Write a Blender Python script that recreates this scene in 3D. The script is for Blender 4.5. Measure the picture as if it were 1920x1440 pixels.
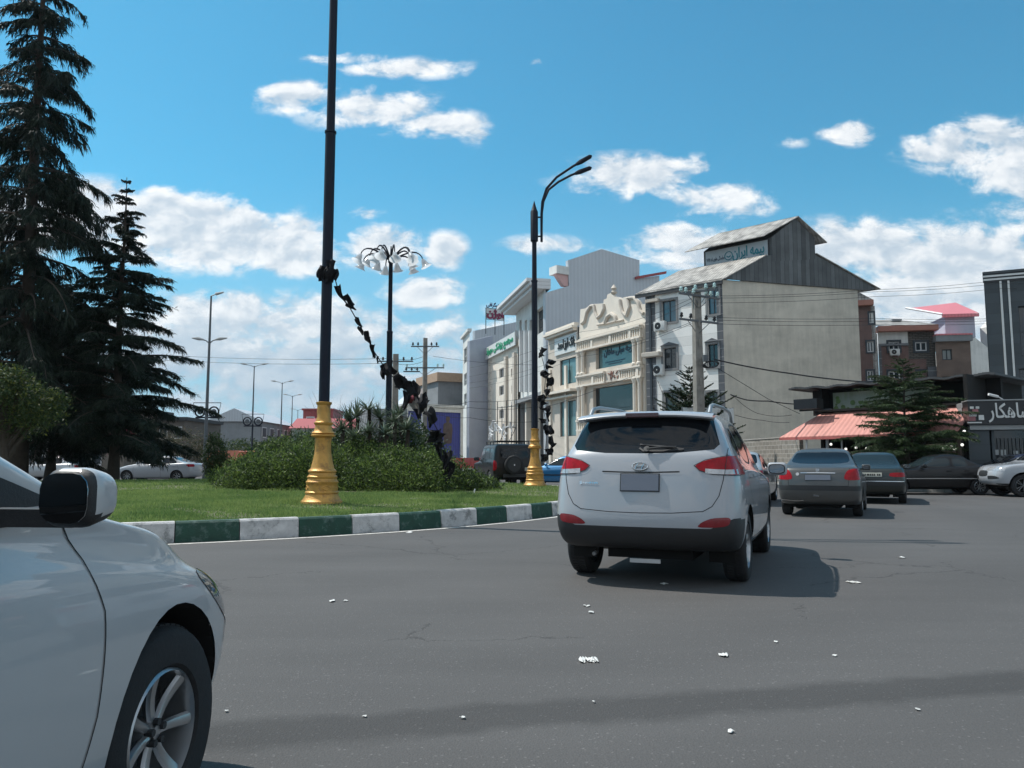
import bpy, bmesh, math, random
import numpy as np
from mathutils import Vector, Matrix
from mathutils.bvhtree import BVHTree
R = math.radians
S = bpy.context.scene
C = S.collection
for o in list(bpy.data.objects): bpy.data.objects.remove(o)
# ---------------------------------------------------------------- camera
CAM_H = 1.18; FPX = 1450.0; PITCH = math.atan((864 - 720) / FPX)
cam_d = bpy.data.cameras.new('camera'); cam = bpy.data.objects.new('camera', cam_d); C.objects.link(cam)
cam.location = (0, 0, CAM_H); cam.rotation_euler = (R(90) + PITCH, 0, 0)
cam_d.sensor_width = 36; cam_d.lens = 36 * FPX / 1920; cam_d.clip_start = 0.05; cam_d.clip_end = 30000
S.camera = cam
S.view_settings.view_transform = 'Standard'; S.view_settings.look = 'None'
S.view_settings.exposure = 0.26; S.view_settings.gamma = 1
cp, sp = math.cos(PITCH), math.sin(PITCH)
def ray(px, py):
    a = (px - 960) / FPX; b = (720 - py) / FPX
    return Vector((a, cp - b * sp, sp + b * cp))
def gp(px, py, z=0.0):                       # ground point seen at a pixel
    d = ray(px, py); t = (z - CAM_H) / d.z
    return Vector((d.x * t, d.y * t, z))
def at(px, py, Y):                           # point seen at a pixel, Y metres ahead
    d = ray(px, py); t = Y / d.y
    return Vector((d.x * t, Y, CAM_H + d.z * t))
# ---------------------------------------------------------------- sun + sky
SUN_AZ = math.atan2(-0.905, 0.42); SUN_EL = R(58)      # azimuth from +Y towards +X
sun_dir = Vector((math.sin(SUN_AZ) * math.cos(SUN_EL), math.cos(SUN_AZ) * math.cos(SUN_EL), math.sin(SUN_EL)))
sd = bpy.data.lights.new('sun', 'SUN'); so = bpy.data.objects.new('sun', sd); C.objects.link(so)
sd.energy = 4.2; sd.angle = R(0.53); sd.color = (1.0, 0.955, 0.89)
so.rotation_euler = sun_dir.to_track_quat('Z', 'Y').to_euler(); so.location = (0, 0, 60)
W = bpy.data.worlds.new('World'); S.world = W; W.use_nodes = True
nt = W.node_tree; nt.nodes.clear()
def N(nt, t, **k):
    n = nt.nodes.new(t)
    for a, b in k.items(): setattr(n, a, b)
    return n
def put(nt, sock, v):
    if isinstance(v, bpy.types.NodeSocket): nt.links.new(v, sock)
    elif v is not None:
        if sock.type == 'VECTOR': v = tuple(v)[:3]
        sock.default_value = v
def mth(nt, op, a, b=None, c=None, clamp=False):
    n = N(nt, 'ShaderNodeMath', operation=op, use_clamp=clamp)
    put(nt, n.inputs[0], a); put(nt, n.inputs[1], b); put(nt, n.inputs[2], c)
    return n.outputs[0]
def vm(nt, op, a, b=None, out=0):
    n = N(nt, 'ShaderNodeVectorMath', operation=op); put(nt, n.inputs[0], a)
    if b is not None: put(nt, n.inputs[1], b)
    return n.outputs[out]
def mixc(nt, f, a, b, mode='MIX'):
    n = N(nt, 'ShaderNodeMix', data_type='RGBA', blend_type=mode)
    put(nt, n.inputs[0], f); put(nt, n.inputs[6], a); put(nt, n.inputs[7], b)
    return n.outputs[2]
def ramp(nt, f, stops):
    n = N(nt, 'ShaderNodeValToRGB'); cr = n.color_ramp
    while len(cr.elements) < len(stops): cr.elements.new(0.5)
    for e, (p, c) in zip(cr.elements, stops):
        e.position = p; e.color = c if len(c) == 4 else (*c, 1)
    put(nt, n.inputs[0], f); return n.outputs[0]
def c4(c): return (c[0], c[1], c[2], 1)
sky = N(nt, 'ShaderNodeTexSky', sky_type='NISHITA', sun_disc=False, sun_elevation=SUN_EL, sun_rotation=SUN_AZ)
sky.altitude = 0; sky.air_density = 1.0; sky.dust_density = 0.5; sky.ozone_density = 1.6
SKY_S = 0.085
skt = vm(nt, 'MULTIPLY', sky.outputs[0], (0.40, 1.36, 1.44))
tc = N(nt, 'ShaderNodeTexCoord'); sep = N(nt, 'ShaderNodeSeparateXYZ'); nt.links.new(tc.outputs['Generated'], sep.inputs[0])
yy = mth(nt, 'MAXIMUM', mth(nt, 'ABSOLUTE', sep.outputs[1]), 0.08)
u_ = mth(nt, 'DIVIDE', sep.outputs[0], yy); v_ = mth(nt, 'DIVIDE', sep.outputs[2], yy)
cmb = N(nt, 'ShaderNodeCombineXYZ'); put(nt, cmb.inputs[0], u_); put(nt, cmb.inputs[1], v_); put(nt, cmb.inputs[2], mth(nt, 'MULTIPLY', mth(nt, 'SIGN', sep.outputs[1]), 1.0))
uv = cmb.outputs[0]
flat = vm(nt, 'MULTIPLY', uv, (1, 1, 0))
def noise(nt, vec, scale, detail=4, rough=0.5, dist=0.0, out=0):
    n = N(nt, 'ShaderNodeTexNoise'); put(nt, n.inputs['Vector'], vec)
    n.inputs['Scale'].default_value = scale; n.inputs['Detail'].default_value = detail
    n.inputs['Roughness'].default_value = rough; n.inputs['Distortion'].default_value = dist
    return n.outputs[out]
stretch = vm(nt, 'MULTIPLY', uv, (1, 1.7, 1))
clouds = [  # px, py, half width, half height, strength
 (640,108,95,16,.7),(760,128,130,22,.72),(560,182,95,34,1.0),(700,205,130,46,1.05),(820,232,90,30,.9),(890,255,35,22,.6),
 (1015,116,45,9,.5),(1190,332,140,44,1.05),(1350,372,120,40,1.05),(1255,320,90,36,.9),(1597,250,58,26,.95),(1485,265,30,14,.35),
 (1830,275,130,56,1.15),(1900,300,120,75,1.15),(1760,290,80,24,.8),(150,410,190,70,1.15),(340,410,150,66,1.2),(420,450,210,62,1.1),(560,485,100,36,.9),
 (715,465,85,46,1.0),(832,470,44,36,.9),(1020,462,75,22,.7),(1230,452,120,34,.9),(800,550,78,34,1.05),(680,400,46,13,.6),
 (400,590,150,46,1.1),(300,650,260,80,.95),(560,610,130,60,1.1),(600,680,260,90,.9),(800,640,220,70,.9),(1330,470,180,40,.85),(1250,440,90,28,.9),(900,690,300,80,.62),(500,740,420,60,.6),(1100,640,200,50,.5),
 (1640,470,190,62,1.1),(1780,500,230,90,1.2),(1900,540,220,110,1.2),(1700,590,200,90,1.0),(470,400,24,20,.5),(2050,420,200,90,1.0),(-150,430,200,90,1.0)]
acc = None
shg = None
for (a, b, rw, rh, st) in clouds:
    d = ray(a, b); cu, cv = d.x / d.y, d.z / d.y
    iu, iv = FPX / rw * 0.97, FPX / rh
    q = vm(nt, 'MULTIPLY', vm(nt, 'SUBTRACT', flat, (cu, cv, 0)), (iu, iv, 0))
    ln = vm(nt, 'LENGTH', q, out=1)
    m_ = mth(nt, 'MULTIPLY', mth(nt, 'SUBTRACT', 1.35, ln, clamp=True), st)
    acc = m_ if acc is None else mth(nt, 'MAXIMUM', acc, m_)
front = mth(nt, 'GREATER_THAN', sep.outputs[1], 0.05)
acc = mth(nt, 'MULTIPLY', acc, front)
big = noise(nt, stretch, 2.2, 3, 0.5)
back = mth(nt, 'MULTIPLY', mth(nt, 'SUBTRACT', 1.0, front), mth(nt, 'MULTIPLY', mth(nt, 'SUBTRACT', big, 0.36, clamp=True), 6.0, clamp=True))  # unseen cloud cover behind the view, spread wider to whiten the ambient light
acc = mth(nt, 'MAXIMUM', acc, back)
n1 = noise(nt, stretch, 15, 9, 0.62, 0.25)
n2 = noise(nt, vm(nt, 'ADD', stretch, (-0.010, 0.022, 0)), 15, 9, 0.62, 0.25)
n3 = noise(nt, stretch, 6, 4, 0.55, 0.4)
dens = mth(nt, 'ADD', acc, mth(nt, 'MULTIPLY', mth(nt, 'SUBTRACT', n1, 0.5), 2.9))
dens = mth(nt, 'ADD', dens, mth(nt, 'MULTIPLY', mth(nt, 'SUBTRACT', n3, 0.5), 2.0))
mr = N(nt, 'ShaderNodeMapRange', interpolation_type='SMOOTHSTEP'); put(nt, mr.inputs[0], dens); mr.inputs[1].default_value = 0.12; mr.inputs[2].default_value = 0.85
mask = mth(nt, 'MULTIPLY', mr.outputs[0], mth(nt, 'MULTIPLY', acc, 2.2, clamp=True))
shade = mth(nt, 'ADD', 0.62, mth(nt, 'MULTIPLY', mth(nt, 'SUBTRACT', n1, n2), 1.9))
shade = mth(nt, 'SUBTRACT', shade, mth(nt, 'MULTIPLY', mth(nt, 'SUBTRACT', dens, 0.9, clamp=True), 0.42), clamp=True)
lowv = N(nt, 'ShaderNodeMapRange', interpolation_type='SMOOTHSTEP'); put(nt, lowv.inputs[0], v_); lowv.inputs[1].default_value = 0.215; lowv.inputs[2].default_value = 0.10
left_ = N(nt, 'ShaderNodeMapRange', interpolation_type='SMOOTHSTEP'); put(nt, left_.inputs[0], u_); left_.inputs[1].default_value = 0.12; left_.inputs[2].default_value = -0.10
shade = mth(nt, 'SUBTRACT', shade, mth(nt, 'MULTIPLY', mth(nt, 'MULTIPLY', lowv.outputs[0], left_.outputs[0]), 0.42), clamp=True)
K = 1 / SKY_S
ccol = ramp(nt, shade, [(0.0, (0.38, 0.49, 0.60)), (0.42, (0.56, 0.63, 0.70)), (0.68, (0.82, 0.84, 0.86)), (1.0, (1.0, 1.0, 0.99))])
ccol = vm(nt, 'SCALE', ccol); ccol.node.inputs[3].default_value = K * 0.96
mask = mth(nt, 'MULTIPLY', mask, 0.93)
# milky air near the horizon
hz = N(nt, 'ShaderNodeMapRange', interpolation_type='SMOOTHSTEP'); put(nt, hz.inputs[0], v_); hz.inputs[1].default_value = 0.40; hz.inputs[2].default_value = 0.0
skyc = mixc(nt, mth(nt, 'MULTIPLY', hz.outputs[0], 0.88), skt, (0.27 * K, 0.47 * K, 0.62 * K, 1))
final = mixc(nt, mask, skyc, ccol)
bg = N(nt, 'ShaderNodeBackground'); nt.links.new(final, bg.inputs[0]); bg.inputs[1].default_value = SKY_S
wo = N(nt, 'ShaderNodeOutputWorld'); nt.links.new(bg.outputs[0], wo.inputs[0])
try: W.cycles.sampling_method = 'MANUAL'; W.cycles.sample_map_resolution = 512
except Exception: pass
# ---------------------------------------------------------------- materials
MATS = {}
def mat(name, col, rough=0.6, metal=0.0, var=0.12, vs=3.0, bump=0.0, bs=40.0, coat=0.0, spec=None, emit=None, trans=0.0, alpha=1.0, kind=None, col2=None, p=None, tr=0.0):
    """procedural principled material: noise tinted colour + optional pattern (brick / ribs / joints) + bump"""
    if name in MATS: return MATS[name]
    m = bpy.data.materials.new(name); m.use_nodes = True; MATS[name] = m
    t = m.node_tree; b = t.nodes['Principled BSDF']; tcn = N(t, 'ShaderNodeTexCoord')
    ob = tcn.outputs['Object']; uvo = tcn.outputs['UV']
    nz = noise(t, ob, vs, 6, 0.6)
    f = mth(t, 'MULTIPLY', mth(t, 'SUBTRACT', nz, 0.5), 2.0)
    k = mth(t, 'ADD', 1.0, mth(t, 'MULTIPLY', f, var * 2))
    base = c4(col); h = None
    if kind == 'brick':
        bw, bh, mt = p or (0.25, 0.075, 0.012)
        bt = N(t, 'ShaderNodeTexBrick'); put(t, bt.inputs['Vector'], uvo)
        bt.inputs['Scale'].default_value = 1; bt.inputs['Mortar Size'].default_value = mt; bt.inputs['Brick Width'].default_value = bw; bt.inputs['Row Height'].default_value = bh
        bt.inputs['Color1'].default_value = c4(col); bt.inputs['Color2'].default_value = c4([x * 0.72 for x in col]); bt.inputs['Mortar'].default_value = c4(col2 or (0.3, 0.29, 0.27))
        base = bt.outputs[0]; h = mth(t, 'SUBTRACT', 1.0, bt.outputs[1])
    elif kind in ('ribs', 'joints', 'planks'):
        sx = N(t, 'ShaderNodeSeparateXYZ'); put(t, sx.inputs[0], uvo)
        per, wid = p or (0.2, 0.5)
        ax = sx.outputs[1] if kind == 'joints' else sx.outputs[0]
        if kind == 'ribs':
            h = mth(t, 'SINE', mth(t, 'MULTIPLY', ax, 2 * math.pi / per))
            k = mth(t, 'MULTIPLY', k, mth(t, 'ADD', 1.0, mth(t, 'MULTIPLY', h, wid * 0.12)))
            h = mth(t, 'MULTIPLY', h, 0.5)
        else:
            fr = mth(t, 'FRACT', mth(t, 'DIVIDE', ax, per))
            ln = mth(t, 'LESS_THAN', fr, wid / per)
            base = mixc(t, ln, c4(col), c4(col2 or [x * 0.5 for x in col])); h = mth(t, 'SUBTRACT', 1.0, ln)
            wn = N(t, 'ShaderNodeTexWhiteNoise', noise_dimensions='1D'); put(t, wn.inputs['W'], mth(t, 'FLOOR', mth(t, 'DIVIDE', ax, per)))
            k = mth(t, 'MULTIPLY', k, mth(t, 'ADD', 0.86, mth(t, 'MULTIPLY', wn.outputs[0], 0.28 if kind == 'joints' else 0.7)))
    elif kind == 'worn':     # paint flaking off in patches
        wn_ = noise(t, ob, (p or 5.0), 8, 0.72); ff = mth(t, 'MULTIPLY', mth(t, 'SUBTRACT', wn_, 0.53), 9.0, clamp=True)
        base = mixc(t, ff, c4(col), c4(col2)); h = mth(t, 'MULTIPLY', ff, -0.25)
    elif kind == 'streak':   # weather stains running down a wall
        st = noise(t, vm(t, 'MULTIPLY', uvo, (2.5, 0.25, 1)), 1.5, 6, 0.65)
        st2 = noise(t, vm(t, 'MULTIPLY', uvo, (0.5, 1.2, 1)), 0.5, 5, 0.6)
        ff = mth(t, 'MULTIPLY', mth(t, 'ADD', mth(t, 'MULTIPLY', mth(t, 'SUBTRACT', st, 0.5), 1.4), mth(t, 'MULTIPLY', mth(t, 'SUBTRACT', st2, 0.42), 2.4)), 1.0, clamp=True)
        base = mixc(t, ff, c4(col), c4(col2 or [x * 0.6 for x in col]))
    kc = N(t, 'ShaderNodeCombineXYZ'); [put(t, kc.inputs[i], k) for i in range(3)]
    fin = vm(t, 'MULTIPLY', base, kc.outputs[0])
    t.links.new(fin, b.inputs['Base Color'])
    b.inputs['Metallic'].default_value = metal
    rr = mth(t, 'ADD', rough, mth(t, 'MULTIPLY', f, 0.06), clamp=True); t.links.new(rr, b.inputs['Roughness'])
    if coat: b.inputs['Coat Weight'].default_value = coat; b.inputs['Coat Roughness'].default_value = 0.03
    if spec is not None: b.inputs['Specular IOR Level'].default_value = spec
    if emit: b.inputs['Emission Color'].default_value = c4(emit[0]); b.inputs['Emission Strength'].default_value = emit[1]
    if trans: b.inputs['Transmission Weight'].default_value = trans
    if alpha < 1: b.inputs['Alpha'].default_value = alpha
    if bump or h is not None:
        bn = N(t, 'ShaderNodeBump'); bn.inputs['Strength'].default_value = 0.5; bn.inputs['Distance'].default_value = 0.02
        fine = noise(t, ob, bs, 5, 0.65)
        hh = mth(t, 'MULTIPLY', fine, bump)
        if h is not None: hh = mth(t, 'ADD', hh, h)
        put(t, bn.inputs['Height'], hh); t.links.new(bn.outputs[0], b.inputs['Normal'])
    if tr:
        out = [n for n in t.nodes if n.type == 'OUTPUT_MATERIAL'][0]
        tl = N(t, 'ShaderNodeBsdfTranslucent'); t.links.new(fin, tl.inputs[0]); mx = N(t, 'ShaderNodeMixShader'); mx.inputs[0].default_value = tr
        t.links.new(b.outputs[0], mx.inputs[1]); t.links.new(tl.outputs[0], mx.inputs[2]); t.links.new(mx.outputs[0], out.inputs[0])
    return m
# ---------------------------------------------------------------- mesh builder
def worldloc(o):
    v = Vector((0, 0, 0))
    while o is not None: v += Vector(o.location); o = o.parent
    return v
class MB:
    def __init__(s, M=None): s.v = []; s.lv = []; s.f = []; s.mi = []; s.M = M or Matrix(); s.cm = 0; s.sm = []; s.smooth = False
    def add(s, vs, fs, T=None):
        n = len(s.v)
        for p in vs:
            p = Vector(p)
            if T is not None: p = T @ p
            s.lv.append(p); s.v.append(s.M @ p)
        for f in fs: s.f.append([n + i for i in f]); s.mi.append(s.cm); s.sm.append(s.smooth)
        return s
    def box(s, x0, x1, y0, y1, z0, z1, T=None, bev=0.0):
        if bev > 0:
            b = bev; fs = []; vs = []
            # chamfered box: 24 verts
            bmx = bmesh.new(); bmesh.ops.create_cube(bmx, size=1)
            for v in bmx.verts: v.co = Vector(((x0 + x1) / 2 + v.co.x * (x1 - x0), (y0 + y1) / 2 + v.co.y * (y1 - y0), (z0 + z1) / 2 + v.co.z * (z1 - z0)))
            bmesh.ops.bevel(bmx, geom=bmx.edges[:], offset=b, segments=2, affect='EDGES', profile=0.6)
            bmx.verts.index_update()
            s.add([v.co.copy() for v in bmx.verts], [[v.index for v in f.verts] for f in bmx.faces], T); bmx.free(); return s
        vs = [(x0,y0,z0),(x1,y0,z0),(x1,y1,z0),(x0,y1,z0),(x0,y0,z1),(x1,y0,z1),(x1,y1,z1),(x0,y1,z1)]
        return s.add(vs, [(0,3,2,1),(4,5,6,7),(0,1,5,4),(1,2,6,5),(2,3,7,6),(3,0,4,7)], T)
    def prism(s, poly, a, b, axis='y', T=None):   # 2D polygon extruded along an axis
        def P(q, h):
            return {'y': (q[0], h, q[1]), 'x': (h, q[0], q[1]), 'z': (q[0], q[1], h)}[axis]
        n = len(poly); vs = [P(q, a) for q in poly] + [P(q, b) for q in poly]
        fs = [list(range(n)), list(range(2 * n - 1, n - 1, -1))] + [(i, (i + 1) % n, n + (i + 1) % n, n + i) for i in range(n)]
        return s.add(vs, fs, T)
    def quad(s, a, b, c, d, T=None): return s.add([a, b, c, d], [(0, 1, 2, 3)], T)
    def tube(s, pts, r, n=8, T=None, cap=True):
        pts = [Vector(p) for p in pts]; rs = r if isinstance(r, (list, tuple)) else [r] * len(pts)
        vs = []; fs = []; prev = None
        for i, p in enumerate(pts):
            d = (pts[min(i + 1, len(pts) - 1)] - pts[max(i - 1, 0)])
            d = d.normalized() if d.length > 1e-9 else Vector((0, 0, 1))
            if prev is None: a = d.cross(Vector((0, 0, 1)) if abs(d.z) < 0.9 else Vector((1, 0, 0))).normalized()
            else: a = (prev - d * prev.dot(d)); a = a.normalized() if a.length > 1e-6 else d.orthogonal().normalized()
            prev = a; bb = d.cross(a)
            for k in range(n):
                t = 2 * math.pi * k / n; vs.append(p + (a * math.cos(t) + bb * math.sin(t)) * rs[i])
            if i:
                for k in range(n): fs.append(((i - 1) * n + k, (i - 1) * n + (k + 1) % n, i * n + (k + 1) % n, i * n + k))
        if cap: fs.append(list(range(n))[::-1]); fs.append([(len(pts) - 1) * n + k for k in range(n)])
        sm = s.smooth; s.smooth = n > 4; s.add(vs, fs, T); s.smooth = sm; return s
    def lathe(s, prof, n=24, T=None, axis='z', flute=None, cap=True):
        vs = []; fs = []
        for i, (r, z) in enumerate(prof):
            for k in range(n):
                t = 2 * math.pi * k / n; rr = r * (1 + (flute(t, z) if flute else 0))
                q = (rr * math.cos(t), rr * math.sin(t), z)
                vs.append(q if axis == 'z' else (q[2], q[0], q[1]))
            if i:
                for k in range(n): fs.append(((i - 1) * n + k, (i - 1) * n + (k + 1) % n, i * n + (k + 1) % n, i * n + k))
        if cap: fs.append(list(range(n))[::-1]); fs.append([(len(prof) - 1) * n + k for k in range(n)])
        sm = s.smooth; s.smooth = True; s.add(vs, fs, T); s.smooth = sm; return s
    def ball(s, c, r, n=10, sq=(1, 1, 1)):
        vs = []; fs = []; m = n // 2 + 1
        for i in range(m + 1):
            a = math.pi * i / m
            for k in range(n):
                t = 2 * math.pi * k / n
                vs.append((c[0] + r * sq[0] * math.sin(a) * math.cos(t), c[1] + r * sq[1] * math.sin(a) * math.sin(t), c[2] + r * sq[2] * math.cos(a)))
            if i:
                for k in range(n): fs.append(((i - 1) * n + k, (i - 1) * n + (k + 1) % n, i * n + (k + 1) % n, i * n + k))
        sm = s.smooth; s.smooth = True; s.add(vs, fs); s.smooth = sm; return s
    def build(s, name, mats, parent=None):
        me = bpy.data.meshes.new(name); off = worldloc(parent) if parent else Vector()
        me.from_pydata([tuple(p - off) for p in s.v], [], s.f)
        ml = mats if isinstance(mats, (list, tuple)) else [mats]
        for m in ml: me.materials.append(m)
        if len(ml) > 1: me.polygons.foreach_set('material_index', s.mi)
        me.polygons.foreach_set('use_smooth', s.sm)
        uvl = me.uv_layers.new(name='UVMap'); dat = np.zeros(len(me.loops) * 2, dtype=np.float32); i = 0
        for f in s.f:
            a = s.lv[f[0]]; n = Vector((0, 0, 0))
            for q in range(1, len(f) - 1): n += (s.lv[f[q]] - a).cross(s.lv[f[q + 1]] - a)
            ax = max(range(3), key=lambda k: abs(n[k]))
            for vi in f:
                p = s.lv[vi]
                dat[i], dat[i + 1] = (p.x, p.z) if ax == 1 else ((p.y, p.z) if ax == 0 else (p.x, p.y)); i += 2
        uvl.data.foreach_set('uv', dat)
        me.update(); me.validate()
        if any(s.sm):
            try: me.set_sharp_from_angle(angle=R(38))
            except Exception: pass
        o = bpy.data.objects.new(name, me); C.objects.link(o)
        if parent: o.parent = parent
        return o
def tag(o, label=None, cat=None, group=None, kind=None):
    if label: o['label'] = label
    if cat: o['category'] = cat
    if group: o['group'] = group
    if kind: o['kind'] = kind
    return o
def thing(name, loc, label, cat, group=None, rz=0.0):
    o = bpy.data.objects.new(name, None); C.objects.link(o); o.location = loc; o.rotation_euler.z = rz
    o.empty_display_size = 0.2
    return tag(o, label, cat, group)
def copy_tree(o, parent=None):
    c = o.copy(); C.objects.link(c)
    if parent: c.parent = parent
    for ch in list(o.children): copy_tree(ch, c)
    return c
def fastmesh(name, V, F, mats, parent=None, mi=None, smooth=False):   # numpy verts / equal sided faces
    V = np.asarray(V, dtype=np.float32); F = np.asarray(F, dtype=np.int32); k = F.shape[1]
    if parent: V = V - np.array(worldloc(parent), dtype=np.float32)
    me = bpy.data.meshes.new(name); me.vertices.add(len(V)); me.vertices.foreach_set('co', V.ravel())
    me.loops.add(F.size); me.loops.foreach_set('vertex_index', F.ravel())
    me.polygons.add(len(F)); me.polygons.foreach_set('loop_start', np.arange(0, F.size, k, dtype=np.int32))
    try: me.polygons.foreach_set('loop_total', np.full(len(F), k, dtype=np.int32))
    except Exception: pass
    ml = mats if isinstance(mats, (list, tuple)) else [mats]
    for m in ml: me.materials.append(m)
    if mi is not None: me.polygons.foreach_set('material_index', np.asarray(mi, dtype=np.int32))
    me.polygons.foreach_set('use_smooth', np.full(len(F), smooth))
    me.update(calc_edges=True); me.validate()
    o = bpy.data.objects.new(name, me); C.objects.link(o)
    if parent: o.parent = parent
    return o
# ---------------------------------------------------------------- persian lettering
AR = {'ا': (0xFE8D, 0xFE8E, 0, 0), 'آ': (0xFE81, 0xFE82, 0, 0), 'ب': (0xFE8F, 0xFE90, 0xFE91, 0xFE92), 'پ': (0xFB56, 0xFB57, 0xFB58, 0xFB59), 'ت': (0xFE95, 0xFE96, 0xFE97, 0xFE98),
 'ج': (0xFE9D, 0xFE9E, 0xFE9F, 0xFEA0), 'ح': (0xFEA1, 0xFEA2, 0xFEA3, 0xFEA4), 'د': (0xFEA9, 0xFEAA, 0, 0), 'ر': (0xFEAD, 0xFEAE, 0, 0), 'ز': (0xFEAF, 0xFEB0, 0, 0), 'ژ': (0xFB8A, 0xFB8B, 0, 0),
 'س': (0xFEB1, 0xFEB2, 0xFEB3, 0xFEB4), 'ش': (0xFEB5, 0xFEB6, 0xFEB7, 0xFEB8), 'ع': (0xFEC9, 0xFECA, 0xFECB, 0xFECC), 'ف': (0xFED1, 0xFED2, 0xFED3, 0xFED4), 'ق': (0xFED5, 0xFED6, 0xFED7, 0xFED8),
 'ک': (0xFB8E, 0xFB8F, 0xFB90, 0xFB91), 'گ': (0xFB92, 0xFB93, 0xFB94, 0xFB95), 'ل': (0xFEDD, 0xFEDE, 0xFEDF, 0xFEE0), 'م': (0xFEE1, 0xFEE2, 0xFEE3, 0xFEE4), 'ن': (0xFEE5, 0xFEE6, 0xFEE7, 0xFEE8),
 'و': (0xFEED, 0xFEEE, 0, 0), 'ه': (0xFEE9, 0xFEEA, 0xFEEB, 0xFEEC), 'ی': (0xFBFC, 0xFBFD, 0xFBFE, 0xFBFF)}
def shape_fa(t):
    out = []
    for i, ch in enumerate(t):
        if ch not in AR: out.append(ch); continue
        pj = i > 0 and t[i - 1] in AR and AR[t[i - 1]][2] != 0
        nj = i + 1 < len(t) and t[i + 1] in AR and AR[ch][2] != 0
        iso, fin, ini, med = AR[ch]
        out.append(chr(med if pj and nj else fin if pj else ini if nj else iso))
    s = ''.join(out[::-1])
    return s
def lettering(name, text, mat_, parent, M, width, height=None, depth=0.02, bold=0.0, shear=0.0, fa=True):
    """flat raised letters as one mesh, centred at M's origin, in M's x (right) / z (up) plane, facing -y of M"""
    cu = bpy.data.curves.new(name, 'FONT'); cu.body = shape_fa(text) if fa else text
    cu.offset = bold; cu.shear = shear; cu.extrude = 0.01; cu.resolution_u = 4
    tmp = bpy.data.objects.new(name, cu); C.objects.link(tmp)
    dg = bpy.context.evaluated_depsgraph_get(); dg.update(); ev = tmp.evaluated_get(dg); me = bpy.data.meshes.new_from_object(ev, depsgraph=dg)
    bpy.data.objects.remove(tmp); bpy.data.curves.remove(cu)
    co = np.zeros(len(me.vertices) * 3, dtype=np.float32); me.vertices.foreach_get('co', co); co = co.reshape(-1, 3)
    mn, mx = co.min(0), co.max(0); w = mx[0] - mn[0]; h = mx[1] - mn[1]; sx = width / w; sy = (height / h) if height else sx
    off = worldloc(parent) if parent else Vector()
    Rm = np.array(M); X = np.stack([(co[:, 0] - (mn[0] + mx[0]) / 2) * sx, -(co[:, 2]) / 0.02 * depth, (co[:, 1] - (mn[1] + mx[1]) / 2) * sy, np.ones(len(co))], 1)
    Wd = (X @ Rm.T)[:, :3] - np.array(off)
    me.vertices.foreach_set('co', Wd.astype(np.float32).ravel()); me.materials.clear(); me.materials.append(mat_); me.update()
    me.name = name
    o = bpy.data.objects.new(name, me); C.objects.link(o)
    if parent: o.parent = parent
    return o
# ---------------------------------------------------------------- facade frame: x along the wall, y outwards, z up
class Facade:
    def __init__(s, a, b, z0=0.0):
        s.A = Vector((a[0], a[1], 0)); s.B = Vector((b[0], b[1], 0)); s.z0 = z0
        s.u = (s.B - s.A).normalized(); s.L = (s.B - s.A).length
        n = Vector((s.u.y, -s.u.x, 0))
        if n.dot(-s.A) < 0: n = -n
        s.n = n
        s.M = Matrix(((s.u.x, n.x, 0, s.A.x), (s.u.y, n.y, 0, s.A.y), (0, 0, 1, z0), (0, 0, 0, 1)))
    @staticmethod
    def px(pa, Ya, pb, Yb): 
        a = at(pa, 864, Ya); b = at(pb, 864, Yb); return Facade(a, b)
    def uv(s, px, py, w=0.0):
        d = ray(px, py); A = s.A + s.n * w; o = Vector((0, 0, CAM_H))
        t = (A - o).dot(s.n) / d.dot(s.n); p = o + d * t
        return ((p - s.A).dot(s.u), p.z - s.z0)
    def rect(s, x0, y0, x1, y1, w=0.0):        # pixel rect -> u0,u1,v0,v1
        xm, ym = (x0 + x1) / 2, (y0 + y1) / 2
        u0, _ = s.uv(x0, ym, w); u1, _ = s.uv(x1, ym, w); _, v1 = s.uv(xm, y0, w); _, v0 = s.uv(xm, y1, w)
        return (min(u0, u1), max(u0, u1), v0, v1)
    def mb(s): return MB(s.M)
    def tm(s, u, v, w=0.0):                    # matrix for lettering at u,v on this wall
        sgn = 1 if s.u.x > 0 or (abs(s.u.x) < 1e-6) else -1
        # letters must read left to right as the camera sees them: x axis along screen right
        right = s.u if s.u.cross(Vector((0, 0, 1))).dot(s.n) > 0 else -s.u
        o = s.M @ Vector((u, w, v)); n = s.n
        return Matrix(((right.x, -n.x, 0, o.x), (right.y, -n.y, 0, o.y), (0, 0, 1, o.z), (0, 0, 0, 1)))
    def wall(s, mb, u0, u1, v0, v1, ops, dep=0.15, w=0.0):
        us = sorted({u0, u1, *[min(max(x, u0), u1) for o in ops for x in o[:2]]}); vs = sorted({v0, v1, *[min(max(x, v0), v1) for o in ops for x in o[2:4]]})
        for i in range(len(us) - 1):
            for j in range(len(vs) - 1):
                cu, cv = (us[i] + us[i + 1]) / 2, (vs[j] + vs[j + 1]) / 2
                if any(o[0] < cu < o[1] and o[2] < cv < o[3] for o in ops): continue
                mb.quad((us[i], w, vs[j]), (us[i + 1], w, vs[j]), (us[i + 1], w, vs[j + 1]), (us[i], w, vs[j + 1]))
        for (a, b, c, d) in [o[:4] for o in ops]:
            a, b, c, d = max(a, u0), min(b, u1), max(c, v0), min(d, v1); e = w - dep
            mb.quad((a, w, c), (a, e, c), (b, e, c), (b, w, c)); mb.quad((a, w, d), (a, e, d), (b, e, d), (b, w, d))
            mb.quad((a, w, c), (a, e, c), (a, e, d), (a, w, d)); mb.quad((b, w, c), (b, e, c), (b, e, d), (b, w, d))
            mb.quad((a, e, c), (b, e, c), (b, e, d), (a, e, d))
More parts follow.
